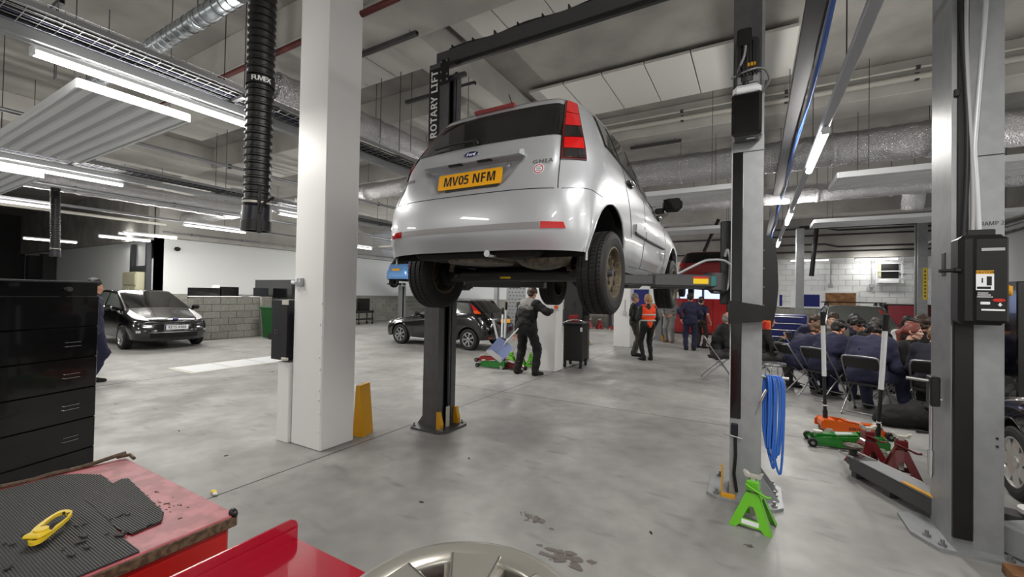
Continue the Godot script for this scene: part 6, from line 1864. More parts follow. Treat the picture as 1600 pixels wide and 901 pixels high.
func build_tools() -> void:
	jack("green trolley jack on the floor in front of the seated group, white-sleeved handle upright", V(0.52, 0, -5.83), 0.06, "jack_green", "2000", V(0.05, 1, 0.0), 1.32)
	jack("orange trolley jack beside the green one, white-sleeved handle upright", V(1.36, 0, -6.56), PI + 0.22, "jack_orange", "2001", V(0.0, 1, 0.08), 1.32, 1.0)
	jack("red trolley jack in the group by the man in black overalls, rearmost", V(-5.75, 0, -8.45), 0.05, "jack_red", "", V(0.02, 1, 0), 1.15)
	jack("green trolley jack in the group by the man in black overalls, black handle", V(-5.3, 0, -7.85), 0.0, "jack_green", "", V(0.03, 1, 0.0), 1.3)
	jack("dark red trolley jack at the feet of the man in black overalls", V(-4.25, 0, -7.85), PI - 0.35, "jack_maroon", "", V(0.1, 1, -0.25), 1.1)
	axle_stand("bright green axle stand at the foot of the right lift post", V(0.0, 0, -3.5), -0.18, 0.37, "stand_green", true)
	axle_stand("dark red axle stand beside the lowered lift arm, left of two", V(0.96, 0, -5.32), 0.35, 0.40, "stand_red")
	axle_stand("dark red axle stand beside the lowered lift arm, right of two", V(1.16, 0, -5.12), -0.1, 0.41, "stand_red")
	for k in 3:
		axle_stand(["light green axle stand on the far side of the jack group, left", "light green axle stand in the jack group, middle one", "light green axle stand nearest the man in black overalls"][k], V(-4.75 + k * 0.22, 0.0, -8.3 - 0.05 * k), 0.2 * k, 0.36, "stand_green", false, "green stands by the jacks")
	for k in 3:
		axle_stand(["small red axle stand at the far wall, left of three", "small red axle stand at the far wall, middle of three", "small red axle stand at the far wall, right of three"][k], V(-7.6 + k * 0.5, 0.0, -20.15), 0.3 * k, 0.5, "jack_red", false, "red stands at the far wall")
	jack("small red trolley jack by the far wall next to the red stands", V(-5.4, 0, -20.1), PI, "jack_red", "", V(-0.7, 0.6, 0), 0.5)
	# plastic snow shovel in the man's left hand
	var sh := thing("snow_shovel", "blue and white plastic shovel held low by the man in black overalls", "shovel", V(-4.38, 0.62, -7.42))
	var sx := Transform3D(Basis(V(0, 0, 1), -0.75) * Basis(V(0, 1, 0), 0.5), Vector3.ZERO)
	var sg := []
	for i in 9:
		var row := []
		for j in 7:
			var u := (j - 3) / 3.0
			row.append(V(u * 0.19, -0.38 + i * 0.0475, -0.05 * (1 - u * u) + 0.02 * sin(i * 0.4)))
		sg.append(row)
	var sc := S.new().at(sx)
	sc.grid(sg)
	var sg2 := []
	for row in sg:
		var r2 := []
		for p in row:
			r2.append(p + V(0, 0, -0.008))
		sg2.append(r2)
	sc.grid(sg2, 6, true)
	put("scoop", sc, M("scoop_blue"), sh)
	put("scoop_edge", S.new().at(sx).box(V(0, -0.39, -0.02), V(0.38, 0.12, 0.012), 0.004), M("plate_white"), sh)
	put("shaft", S.new().at(sx).cyl(V(0, -0.08, -0.03), V(0, 0.42, 0.0), 0.016), M("plate_white"), sh)
	# white clear bag hung by the left post
	solo("plastic_bag", S.new().ell(V(-5.55, 0.42, -6.9), V(0.13, 0.2, 0.1), 12, 9).box(V(-5.5, 0.66, -6.9), V(0.2, 0.04, 0.04), 0.01).cyl(V(-5.42, 0, -6.9), V(-5.42, 0.9, -6.9), 0.014), M("sheet_grey"), "pale plastic bag on a thin stand left of the left lift post", "bag")
	# black rucksack on the floor by the orange jack
	var bp := thing("rucksack", "black rucksack lying on the floor behind the jacks", "bag", V(1.72, 0, -7.25), 0.2)
	var nb := []
	nb.append([V(-0.2, 0.13, 0), V(0.18, 0.15, 0), 0.14, 0.17])
	nb.append([V(-0.32, 0.1, 0.02), V(-0.1, 0.1, 0), 0.08, 0.12])
	nb.append([V(0.1, 0.25, 0), V(0.2, 0.12, 0.05), 0.1, 0.14])
	var bs := S.new()
	nets(bs, nb, 0.02, 0.06, Transform3D(), 0.012, [], true)
	put("bag_body", bs, M("bag_black"), bp)
	put("strap", S.new().tube(curve3([V(0.1, 0.3, 0.12), V(0.28, 0.2, 0.16), V(0.34, 0.06, 0.14), V(0.2, 0.02, 0.22), V(-0.05, 0.02, 0.26)]), 0.014, 6), M("bag_black"), bp)
	put("strap", S.new().tube(curve3([V(0.2, 0.1, 0.1), V(0.4, 0.04, 0.16), V(0.62, 0.015, 0.14)]), 0.012, 6), M("bag_black"), bp)
	put("grab_loop", S.new().tube(curve3([V(0.16, 0.32, 0), V(0.22, 0.38, 0), V(0.27, 0.3, 0)]), 0.01, 6), M("bag_black"), bp)

# ---------- smooth bodies: distances to tapered capsules, joined softly, meshed as surface nets ----------
func nets(s: S, bones: Array, cell: float, k: float, xf: Transform3D, rough := 0.0, subs := [], floor_cut := false, cuts := []) -> void:
	var lo := Vector3.INF
	var hi := -Vector3.INF
	for b in bones:
		var r: float = maxf(b[2], b[3]) + cell * 2.0 + rough
		for q in 2:
			lo = lo.min(b[q] - Vector3.ONE * r)
			hi = hi.max(b[q] + Vector3.ONE * r)
	var nx := int(ceil((hi.x - lo.x) / cell)) + 1
	var ny := int(ceil((hi.y - lo.y) / cell)) + 1
	var nz := int(ceil((hi.z - lo.z) / cell)) + 1
	var f := PackedFloat32Array()
	f.resize(nx * ny * nz)
	f.fill(1.0)
	for b in bones:
		var a: Vector3 = b[0]
		var ba: Vector3 = b[1] - a
		var ra: float = b[2]
		var rb: float = b[3]
		var bb := maxf(ba.dot(ba), 1e-8)
		var mg := maxf(ra, rb) + k + cell * 1.5
		var p0: Vector3 = ((a.min(b[1]) - Vector3.ONE * mg - lo) / cell).floor()
		var p1: Vector3 = ((a.max(b[1]) + Vector3.ONE * mg - lo) / cell).ceil()
		for z in range(maxi(0, int(p0.z)), mini(nz, int(p1.z) + 1)):
			for y in range(maxi(0, int(p0.y)), mini(ny, int(p1.y) + 1)):
				var i := (z * ny + y) * nx + maxi(0, int(p0.x))
				for x in range(maxi(0, int(p0.x)), mini(nx, int(p1.x) + 1)):
					var pa := lo + Vector3(x, y, z) * cell - a
					var h := clampf(pa.dot(ba) / bb, 0.0, 1.0)
					var d := (pa - ba * h).length() - ra - (rb - ra) * h
					var e := f[i]
					if e > 0.9:
						f[i] = d
					else:
						var w := maxf(k - absf(d - e), 0.0) / k
						f[i] = minf(d, e) - w * w * k * 0.25
					i += 1
	if rough > 0.0 or subs.size() or floor_cut or cuts.size():
		var nzz := FastNoiseLite.new()
		nzz.seed = int(lo.x * 100) + bones.size()
		nzz.frequency = 5.0
		nzz.fractal_octaves = 3
		for z in nz:
			for y in ny:
				for x in nx:
					var i := (z * ny + y) * nx + x
					if f[i] < 0.12:
						var p := lo + Vector3(x, y, z) * cell
						var v := f[i]
						if rough > 0.0:
							v += nzz.get_noise_3d(p.x, p.y * 1.6, p.z) * rough * 2.0
						for b in subs:
							var ba: Vector3 = b[1] - b[0]
							var h := clampf((p - b[0]).dot(ba) / maxf(ba.dot(ba), 1e-8), 0.0, 1.0)
							v = maxf(v, b[2] + (b[3] - b[2]) * h - (p - b[0] - ba * h).length())
						for c in cuts:
							v = maxf(v, (p - c[0]).dot(c[1]))
						if floor_cut:
							v = maxf(v, 0.004 - p.y)
						f[i] = v
	var id := PackedInt32Array()
	id.resize(nx * ny * nz)
	id.fill(-1)
	var vs := PackedVector3Array()
	var off := [0, 1, nx, nx + 1, nx * ny, nx * ny + 1, nx * ny + nx, nx * ny + nx + 1]
	var o1 := 1
	var o2 := nx
	var o3 := nx + 1
	var o4 := nx * ny
	var cn := [Vector3(0, 0, 0), Vector3(1, 0, 0), Vector3(0, 1, 0), Vector3(1, 1, 0), Vector3(0, 0, 1), Vector3(1, 0, 1), Vector3(0, 1, 1), Vector3(1, 1, 1)]
	var ed := [[0, 1], [2, 3], [4, 5], [6, 7], [0, 2], [1, 3], [4, 6], [5, 7], [0, 4], [1, 5], [2, 6], [3, 7]]
	var far := cell * 1.8
	for z in nz - 1:
		for y in ny - 1:
			var i := (z * ny + y) * nx - 1
			for x in nx - 1:
				i += 1
				if absf(f[i]) > far:
					continue
				var n := 0
				if f[i] < 0: n += 1
				if f[i + o1] < 0: n += 1
				if f[i + o2] < 0: n += 1
				if f[i + o3] < 0: n += 1
				if f[i + o4] < 0: n += 1
				if f[i + o4 + o1] < 0: n += 1
				if f[i + o4 + o2] < 0: n += 1
				if f[i + o4 + o3] < 0: n += 1
				if n == 0 or n == 8:
					continue
				var sum := Vector3.ZERO
				var m := 0
				for e in ed:
					var va := f[i + off[e[0]]]
					var vb := f[i + off[e[1]]]
					if (va < 0) != (vb < 0):
						sum += cn[e[0]].lerp(cn[e[1]], va / (va - vb))
						m += 1
				id[i] = vs.size()
				vs.append(xf * (lo + (Vector3(x, y, z) + sum / m) * cell))
	for z in range(1, nz - 1):
		for y in range(1, ny - 1):
			var i := (z * ny + y) * nx
			for x in range(1, nx - 1):
				i += 1
				if id[i] < 0:
					continue
				var in0 := f[i] < 0
				if in0 != (f[i + o1] < 0):
					nquad(s, vs, id[i], id[i - o2], id[i - o2 - o4], id[i - o4], in0)
				if in0 != (f[i + o2] < 0):
					nquad(s, vs, id[i], id[i - o4], id[i - o4 - o1], id[i - o1], in0)
				if in0 != (f[i + o4] < 0):
					nquad(s, vs, id[i], id[i - o1], id[i - o1 - o2], id[i - o2], in0)
func nquad(s: S, v: PackedVector3Array, a: int, b: int, c: int, d: int, keep: bool) -> void:
	if a < 0 or b < 0 or c < 0 or d < 0:
		return
	if keep:
		s.quad(v[a], v[b], v[c], v[d], 7)
	else:
		s.quad(v[a], v[d], v[c], v[b], 7)

var protos := {}
func proto(key: String) -> PackedVector3Array:   # triangles of a shape used again and again
	if protos.has(key):
		return protos[key]
	var s := S.new()
	match key:
		"head":
			var b := [[V(0, 0.035, 0.015), V(0, 0.03, 0.0), 0.088, 0.085], [V(0, 0.0, -0.03), V(0, -0.055, -0.045), 0.062, 0.045], [V(0, -0.085, -0.062), V(0, -0.08, -0.05), 0.02, 0.03],
				[V(0, 0.012, -0.088), V(0, -0.022, -0.108), 0.008, 0.013], [V(-0.014, -0.026, -0.097), V(0.014, -0.026, -0.097), 0.009, 0.009], [V(-0.034, 0.03, -0.078), V(0.034, 0.03, -0.078), 0.012, 0.012],
				[V(-0.036, -0.02, -0.07), V(-0.045, -0.01, -0.05), 0.02, 0.02], [V(0.036, -0.02, -0.07), V(0.045, -0.01, -0.05), 0.02, 0.02],
				[V(-0.05, -0.06, -0.02), V(-0.02, -0.09, -0.06), 0.022, 0.018], [V(0.05, -0.06, -0.02), V(0.02, -0.09, -0.06), 0.022, 0.018],
				[V(-0.018, -0.052, -0.089), V(0.018, -0.052, -0.089), 0.007, 0.007], [V(-0.014, -0.062, -0.087), V(0.014, -0.062, -0.087), 0.008, 0.008]]
			for sd in [-1, 1]:
				b.append([V(sd * 0.084, 0.015, 0.005), V(sd * 0.08, -0.025, 0.0), 0.014, 0.01])
				b.append([V(sd * 0.092, 0.02, 0.012), V(sd * 0.09, -0.01, 0.008), 0.009, 0.008])
			nets(s, b, 0.0065, 0.016, Transform3D(), 0.0, [[V(-0.032, 0.008, -0.09), V(-0.026, 0.008, -0.09), 0.013, 0.011], [V(0.032, 0.008, -0.09), V(0.026, 0.008, -0.09), 0.013, 0.011]])
		"hair_short":
			nets(s, [[V(0, 0.058, 0.02), V(0, 0.04, 0.012), 0.102, 0.1], [V(0, 0.095, -0.03), V(0, 0.078, -0.058), 0.056, 0.04], [V(0, -0.02, 0.05), V(0, 0.02, 0.04), 0.062, 0.072]], 0.009, 0.02, Transform3D(), 0.011, [[V(0, -0.02, -0.12), V(0, -0.06, -0.06), 0.085, 0.09], [V(0.1, -0.04, -0.02), V(-0.1, -0.04, -0.02), 0.045, 0.045]])
		"hair_curly":
			nets(s, [[V(0, 0.065, 0.02), V(0, 0.05, 0.012), 0.114, 0.11], [V(0, 0.11, -0.03), V(0, 0.09, -0.06), 0.06, 0.045], [V(-0.05, 0.1, 0), V(0.05, 0.1, 0), 0.07, 0.07], [V(0, -0.01, 0.06), V(0, 0.02, 0.05), 0.06, 0.07]], 0.009, 0.02, Transform3D(), 0.02, [[V(0, -0.03, -0.13), V(0, -0.06, -0.07), 0.095, 0.1], [V(0.11, -0.045, -0.02), V(-0.11, -0.045, -0.02), 0.045, 0.045]])
		"hair_tail":
			nets(s, [[V(0, 0.05, 0.02), V(0, 0.035, 0.012), 0.097, 0.097], [V(0, 0.085, -0.03), V(0, 0.06, -0.06), 0.05, 0.034], [V(0, 0.0, 0.06), V(0, 0.03, 0.05), 0.06, 0.07], [V(0, 0.03, 0.1), V(0, -0.02, 0.16), 0.035, 0.045], [V(0, -0.02, 0.16), V(0, -0.18, 0.17), 0.045, 0.02]], 0.009, 0.02, Transform3D(), 0.006, [[V(0, -0.02, -0.12), V(0, -0.06, -0.06), 0.085, 0.09], [V(0.1, -0.05, -0.02), V(-0.1, -0.05, -0.02), 0.04, 0.04]])
		"hair_long":
			nets(s, [[V(0, 0.05, 0.02), V(0, 0.035, 0.012), 0.1, 0.1], [V(0, 0.085, -0.03), V(0, 0.06, -0.06), 0.05, 0.034], [V(-0.075, 0.0, 0.02), V(-0.07, -0.11, 0.03), 0.04, 0.03], [V(0.075, 0.0, 0.02), V(0.07, -0.11, 0.03), 0.04, 0.03], [V(0, 0.0, 0.06), V(0, -0.12, 0.07), 0.07, 0.06]], 0.009, 0.02, Transform3D(), 0.008, [[V(0, -0.02, -0.13), V(0, -0.1, -0.08), 0.08, 0.08]])
		"hair_fringe":
			nets(s, [[V(0, 0.0, 0.025), V(0, -0.02, 0.03), 0.1, 0.085]], 0.009, 0.02, Transform3D(), 0.003, [[V(0, -0.02, -0.13), V(0, -0.06, -0.06), 0.1, 0.1], [V(0, 0.13, 0.0), V(0, 0.12, 0.0), 0.105, 0.105], [V(0.1, -0.05, -0.03), V(-0.1, -0.05, -0.03), 0.05, 0.05]])
		"cap":
			nets(s, [[V(0, 0.06, 0.015), V(0, 0.05, 0.01), 0.1, 0.1], [V(0, -0.01, 0.05), V(0, 0.02, 0.04), 0.06, 0.07]], 0.009, 0.02, Transform3D(), 0.0, [[V(0, -0.03, -0.13), V(0, -0.06, -0.07), 0.09, 0.09]])
		"hand":
			var b := [[V(-0.022, -0.03, 0), V(-0.026, -0.075, 0), 0.017, 0.013], [V(0.0, -0.03, 0), V(0.0, -0.08, 0), 0.018, 0.014], [V(0.022, -0.03, 0), V(0.026, -0.072, 0), 0.016, 0.012], [V(0, 0.0, 0), V(0, -0.035, 0), 0.024, 0.022]]
			for q in [[-0.029, 0.036, 0.0105], [-0.0105, 0.042, 0.0108], [0.009, 0.038, 0.0105], [0.028, 0.029, 0.0095]]:
				var a := V(q[0], -0.08, 0)
				var j1 := a + V(q[0] * 0.1, -q[1] * 0.95, -0.012)
				var j2 := j1 + V(0, -q[1] * 0.55, -0.018)
				var j3 := j2 + V(0, -q[1] * 0.28, -0.022)
				b += [[a, j1, q[2], q[2] * 0.93], [j1, j2, q[2] * 0.93, q[2] * 0.86], [j2, j3, q[2] * 0.86, q[2] * 0.75]]
			b += [[V(-0.02, -0.02, -0.005), V(-0.045, -0.052, -0.018), 0.015, 0.012], [V(-0.045, -0.052, -0.018), V(-0.05, -0.083, -0.028), 0.012, 0.0095]]
			nets(s, b, 0.0052, 0.006, Transform3D())
		"shoe":
			nets(s, [[V(0, 0.035, 0.05), V(0, 0.03, -0.06), 0.042, 0.045], [V(0, 0.03, -0.06), V(0.008, 0.022, -0.16), 0.045, 0.036], [V(0, 0.07, 0.045), V(0, 0.11, 0.04), 0.044, 0.046]], 0.012, 0.03, Transform3D(), 0.0, [], true)
	var out := PackedVector3Array()
	var ar := s.mesh().surface_get_arrays(0)
	var vv: PackedVector3Array = ar[Mesh.ARRAY_VERTEX]
	var ii: PackedInt32Array = ar[Mesh.ARRAY_INDEX]
	for k in range(0, ii.size(), 3):
		out.append(vv[ii[k]])
		out.append(vv[ii[k + 2]])
		out.append(vv[ii[k + 1]])
	protos[key] = out
	return out

func ik(a: Vector3, t: Vector3, l1: float, l2: float, pole: Vector3) -> Vector3:
	var d := t - a
	var L := clampf(d.length(), 0.05, (l1 + l2) * 0.999)
	var e := d.normalized()
	var x := (l1 * l1 - l2 * l2 + L * L) / (2.0 * L)
	var h := sqrt(maxf(l1 * l1 - x * x, 0.0))
	return a + e * x + (pole - e * pole.dot(e)).normalized() * h

# o: sit, lean, twist, pitch, yaw (head), lh, rh (wrists), lf, rf (ankles), top, legs, skin, hair, style, shoes, overall, short, size, vest, yoke, hood, glasses, eyes
func person(label: String, at: Vector3, turn: float, o: Dictionary) -> Node3D:
	var t := thing("person", label, "person", at, turn)
	var sit: bool = o.get("sit", false)
	var P: Vector3 = V(0, 0.53, 0.02) if sit else V(0, 0.94, 0)
	P += o.get("shift", Vector3.ZERO)
	var L := deg_to_rad(o.get("lean", 0.0))
	var tw := Basis(Vector3.UP, deg_to_rad(o.get("twist", 0.0)))
	var R1 := tw * Basis(V(1, 0, 0), -L * 0.8)
	var R2 := tw * Basis(V(1, 0, 0), -L * 1.25)
	var C := P + R1 * V(0, 0.27, 0.01)
	var N := C + R2 * V(0, 0.235, 0.0)
	var Rh := tw * Basis(Vector3.UP, deg_to_rad(o.get("yaw", 0.0))) * Basis(V(1, 0, 0), -(L * 0.7 + deg_to_rad(o.get("pitch", 0.0))))
	var H := N + Rh * V(0, 0.165, -0.03)
	var sh := [N + R2 * V(-0.175, -0.055, 0), N + R2 * V(0.175, -0.055, 0)]
	var hip := [P + tw * V(-0.09, -0.02, 0), P + tw * V(0.09, -0.02, 0)]
	var fo := [o.get("lf", V(-0.13, 0.09, -0.42) if sit else V(-0.11, 0.09, 0)), o.get("rf", V(0.13, 0.09, -0.42) if sit else V(0.11, 0.09, 0))]
	var wr := [o.get("lh", V(-0.1, 0.66, -0.36) if sit else V(-0.25, 0.86, -0.02)), o.get("rh", V(0.1, 0.66, -0.36) if sit else V(0.25, 0.86, -0.02))]
	var kn := []
	var el := []
	for k in 2:
		var sd: float = [-1, 1][k]
		kn.append(ik(hip[k], fo[k], 0.44, 0.43, V(sd * 0.25, 0.35 if sit else 0.0, -1)))
		el.append(ik(sh[k], wr[k], 0.30, 0.27, V(sd * 0.7, -0.25, 0.9)))
	# body: one skin from head to ankles
	var b := [[hip[0], hip[1], 0.10, 0.10], [P, C, 0.09, 0.095], [C + R2 * V(-0.06, 0, 0), C + R2 * V(0.06, 0, 0), 0.09, 0.09], [C, N + R2 * V(0, -0.07, 0), 0.085, 0.07], [sh[0], sh[1], 0.05, 0.05], [N + R2 * V(0, -0.04, 0), H + Rh * V(0, -0.06, 0.01), 0.056, 0.052]]
	for k in 2:
		b += [[sh[k], el[k], 0.044, 0.037], [el[k], wr[k], 0.037, 0.027], [hip[k], kn[k], 0.072, 0.048], [kn[k], fo[k], 0.048, 0.036]]
	var bs := S.new()
	nets(bs, b, 0.02 if o.get("short", false) else 0.026, 0.04, Transform3D())
	bs.x = Transform3D(Rh, H)
	bs.tris(proto("head"))
	for k in 2:
		var d: Vector3 = (wr[k] - el[k]).normalized()
		if o.has("grip") and o.grip == k:
			d = V(0, -1, 0)
		var hb := basis_y(-d)
		bs.x = Transform3D(hb * Basis.from_scale(V(-1 if k == 0 else 1, 1, 1)), wr[k])
		if k == 0:
			var rev := PackedVector3Array()
			var src := proto("hand")
			for i in range(0, src.size(), 3):
				rev.append_array([src[i], src[i + 2], src[i + 1]])
			bs.tris(rev)
		else:
			bs.tris(proto("hand"))
	bs.x = Transform3D()
	var skin: String = o.get("skin", "skin")
	var body := put("body", bs, M(skin), t)
	if o.get("eyes", true):
		for sd in [-1, 1]:
			var ey := put("eye", S.new().at(Transform3D(Rh, H)).ell(V(sd * 0.03, 0.007, -0.083), V(0.012, 0.009, 0.009), 8, 6), M("eye_white"), body)
			put("iris", S.new().at(Transform3D(Rh, H)).ell(V(sd * 0.03, 0.007, -0.0895), V(0.006, 0.006, 0.004), 8, 6), M("eye_dark"), body)
			put("eyebrow", S.new().at(Transform3D(Rh, H)).box(V(sd * 0.032, 0.028, -0.0905), V(0.032, 0.007, 0.006), 0.003), M(o.get("hair", "hair_dark")), body)
		put("lips", S.new().at(Transform3D(Rh, H)).ell(V(0, -0.057, -0.0945), V(0.02, 0.0065, 0.006), 10, 6), M("lips"), body)
	# clothes
	var bk: float = o.get("bulk", 1.0)
	var top := [[P + tw * V(-0.06, 0.06, 0), P + tw * V(0.06, 0.06, 0), 0.128, 0.128], [P + V(0, 0.08, 0), C, 0.125, 0.13], [C + R2 * V(-0.075, -0.02, 0), C + R2 * V(0.075, -0.02, 0), 0.122, 0.122], [C + R2 * V(-0.08, 0.1, 0.0), C + R2 * V(0.08, 0.1, 0.0), 0.115, 0.115], [sh[0], sh[1], 0.078, 0.078], [N + R2 * V(0, -0.08, 0), N + R2 * V(0, 0.01, 0), 0.09, 0.066]]
	var short: bool = o.get("short", false)
	for k in 2:
		if short:
			top += [[sh[k], sh[k].lerp(el[k], 0.7), 0.074, 0.064]]
		else:
			top += [[sh[k], el[k], 0.074, 0.058], [el[k], wr[k].lerp(el[k], 0.06), 0.058, 0.044]]
	var legs := [[hip[0], hip[1], 0.122, 0.122], [P + V(0, 0.02, 0), P + R1 * V(0, 0.1, 0), 0.118, 0.122]]
	for k in 2:
		legs += [[hip[k], kn[k], 0.1, 0.074], [kn[k], fo[k] + V(0, -0.03, 0), 0.074, 0.062 if not o.get("slim", false) else 0.048]]
	for q in legs + top:
		q[2] *= bk
		q[3] *= bk
	var cell: float = o.get("cell", 0.018)
	if o.get("overall", false):
		var s := S.new()
		nets(s, legs + top, cell, 0.045, Transform3D(), 0.010)
		put("overalls", s, M(o.get("top", "navy_cloth")), t)
	else:
		var s := S.new()
		nets(s, legs, cell, 0.04, Transform3D(), 0.008)
		put("trousers", s, M(o.get("legs", "black_cloth")), t)
		s = S.new()
		nets(s, top, cell, 0.045, Transform3D(), 0.009)
		put("top", s, M(o.get("top", "navy_cloth")), t)
	put("collar", S.new().tube(ring_pts(N + R2 * V(0, 0.012, -0.002), R2, 0.068, 0.06, 14), 0.014, 6, true), M(o.get("collar", o.get("top", "navy_cloth"))), t)
	# vest, yoke, hood: second layers over the top
	if o.has("vest"):
		var vb := []
		for q in top.slice(1, 5):
			vb.append([q[0], q[1], q[2] + 0.012, q[3] + 0.012])
		vb.append([P + V(0, 0.02, 0), P + V(0, 0.1, 0), 0.14, 0.14])
		var s := S.new()
		nets(s, vb, 0.016, 0.03, Transform3D(), 0.004, [[N + R2 * V(0, 0.02, -0.02), N + R2 * V(0, -0.1, -0.14), 0.075, 0.04], [sh[0] + V(-0.07, 0, 0), sh[0] + V(-0.09, -0.14, 0), 0.085, 0.06], [sh[1] + V(0.07, 0, 0), sh[1] + V(0.09, -0.14, 0), 0.085, 0.06]])
		var ve := put("vest", s, M(o.vest), t)
		for y in [0.02, 0.17]:
			put("reflective_band", S.new().tube(ring_pts(P + R1 * V(0, 0.1 + y, 0), R1, 0.2, 0.152, 22), 0.022, 6, true), M("reflective"), ve)
	if o.has("yoke"):
		var yb := []
		for q in [top[3], top[4], top[5]]:
			yb.append([q[0], q[1], q[2] + 0.008, q[3] + 0.008])
		var s := S.new()
		nets(s, yb, 0.016, 0.04, Transform3D(), 0.006, [], false, [[N + V(0, -0.17, 0), V(0, -1, 0)]])
		var yo := put("shoulder_yoke", s, M(o.yoke), t)
		put("yoke_print", S.new().at(Transform3D(R2, N + R2 * V(0.03, -0.1, 0.135))).box(V(0, 0, 0), V(0.11, 0.016, 0.01), 0.003), M("black_cloth"), yo)
	if o.has("hood"):
		put("hood", S.new().tube(ring_pts(N + R2 * V(0, 0.005, 0.02), R2, 0.1, 0.11, 16), 0.04, 8, true), M(o.hood), t)
	for k in 2:
		var s := S.new().at(Transform3D(Basis(Vector3.UP, [0.2, -0.2][k] + (o.get("feet", 0.0))), fo[k] * V(1, 0, 1) + V(0, maxf(0.0, fo[k].y - 0.09), -0.02)))
		s.tris(proto("shoe"))
		put("shoe", s, M(o.get("shoes", "shoe_black")), t)
	var style: String = o.get("style", "hair_short")
	if style != "":
		var s := S.new().at(Transform3D(Rh, H))
		s.tris(proto(style))
		put("cap" if style == "cap" else "hair", s, M(o.get("hair", "hair_dark")), t)
	if o.get("beard", false):
		var s := S.new().at(Transform3D(Rh, H))
		s.ell(V(0, -0.075, -0.05), V(0.052, 0.04, 0.05), 12, 8)
		put("beard", s, M(o.get("hair", "hair_dark")), t)
	if o.get("glasses", false):
		var s := S.new().at(Transform3D(Rh, H))
		for sd in [-1, 1]:
			s.tube(rim_pts(V(sd * 0.032, 0.006, -0.098), 0.024), 0.0028, 5, true)
			s.cyl(V(sd * 0.056, 0.01, -0.096), V(sd * 0.09, 0.012, 0.0), 0.0025, -1, 5)
		s.cyl(V(-0.009, 0.01, -0.099), V(0.009, 0.01, -0.099), 0.0025, -1, 5)
		put("glasses", s, M("black_plastic"), t)
	if o.get("headphones", false):
		var s := S.new().at(Transform3D(Rh, H))
		var pts := []
		for i in 13:
			var a := PI * i / 12
			pts.append(V(cos(a) * 0.112, 0.0 + sin(a) * 0.15, 0.015))
		s.tube(pts, 0.009, 6)
		for sd in [-1, 1]:
			s.cyl(V(sd * 0.095, -0.005, 0.01), V(sd * 0.125, -0.005, 0.01), 0.036, 0.03, 14)
		put("headphones", s, M("black_plastic"), t)
	var sz: float = o.get("size", 1.0)
	t.scale = V(sz, sz, sz)
	return t
func ring_pts(c: Vector3, R: Basis, rx: float, rz: float, n: int) -> Array:
	var q := []
	for i in n:
		q.append(c + R * V(cos(TAU * i / n) * rx, 0, sin(TAU * i / n) * rz))
	return q
func rim_pts(c: Vector3, r: float) -> Array:
	var q := []
	for i in 12:
		q.append(c + V(cos(TAU * i / 12) * r, sin(TAU * i / 12) * r * 0.8, 0))
	return q

var chair0: Node3D
func chair(label: String, at: Vector3, turn: float) -> void:
	if chair0:
		copy(chair0, label, at, turn, "folding chairs of the seated group")
		return
	var t := thing("folding_chair", label, "chair", at, turn, "folding chairs of the seated group")
	chair0 = t
	# a long bent tube from the front feet up round the back, and a short one behind
	var fr := curve3([V(-0.225, 0.015, -0.26), V(-0.222, 0.40, -0.01), V(-0.218, 0.70, 0.19), V(-0.205, 0.80, 0.245), V(-0.15, 0.83, 0.26), V(0.15, 0.83, 0.26), V(0.205, 0.80, 0.245), V(0.218, 0.70, 0.19), V(0.222, 0.40, -0.01), V(0.225, 0.015, -0.26)], 5)
	put("front_frame", S.new().tube(fr, 0.0125, 8), M("chair_metal"), t)
	for sx in [-1, 1]:
		put("leg", S.new().tube([V(sx * 0.195, 0.015, 0.30), V(sx * 0.195, 0.22, 0.1), V(sx * 0.195, 0.43, -0.14)], 0.0115, 8), M("chair_metal"), t)
		put("foot_cap", S.new().cyl(V(sx * 0.225, 0.0, -0.268), V(sx * 0.225, 0.04, -0.245), 0.016, -1, 10), M("black_rubber"), t)
		put("hinge_strut", S.new().cyl(V(sx * 0.21, 0.42, 0.14), V(sx * 0.21, 0.30, -0.06), 0.007, -1, 6), M("chair_metal"), t)
	put("crossbar", S.new().cyl(V(-0.195, 0.06, 0.265), V(0.195, 0.06, 0.265), 0.01, -1, 8), M("chair_metal"), t)
	put("crossbar", S.new().cyl(V(-0.224, 0.1, -0.21), V(0.224, 0.1, -0.21), 0.01, -1, 8), M("chair_metal"), t)
	var sp := S.new().at(Transform3D(Basis(V(1, 0, 0), PI / 2), V(0, 0.445, 0)))
	sp.prism(rrect(0, -0.01, 0.40, 0.40, 0.07, 4), -0.012, 0.016)
	put("seat", sp, M("chair_seat"), t)
	var bk := []
	for i in 9:
		var row := []
		for j in 5:
			var u := (i - 4) / 4.0
			var y := 0.66 + j * 0.038
			row.append(V(u * 0.205, y, 0.155 + (y - 0.66) * 0.52 + 0.03 * (1 - u * u)))
		bk.append(row)
	var bs := S.new()
	bs.grid(bk, 6, true)
	var bk2 := []
	for row in bk:
		var r2 := []
		for p in row:
			r2.append(p + V(0, 0.0, 0.014))
		bk2.append(r2)
	bs.grid(bk2, 6, false)
	for e in [0, 4]:
		for i in 8:
			bs.oquad(bk[i][e], bk[i + 1][e], bk2[i + 1][e], bk2[i][e], V(0, 0.735, 0.2))
	put("backrest", bs, M("chair_seat"), t)

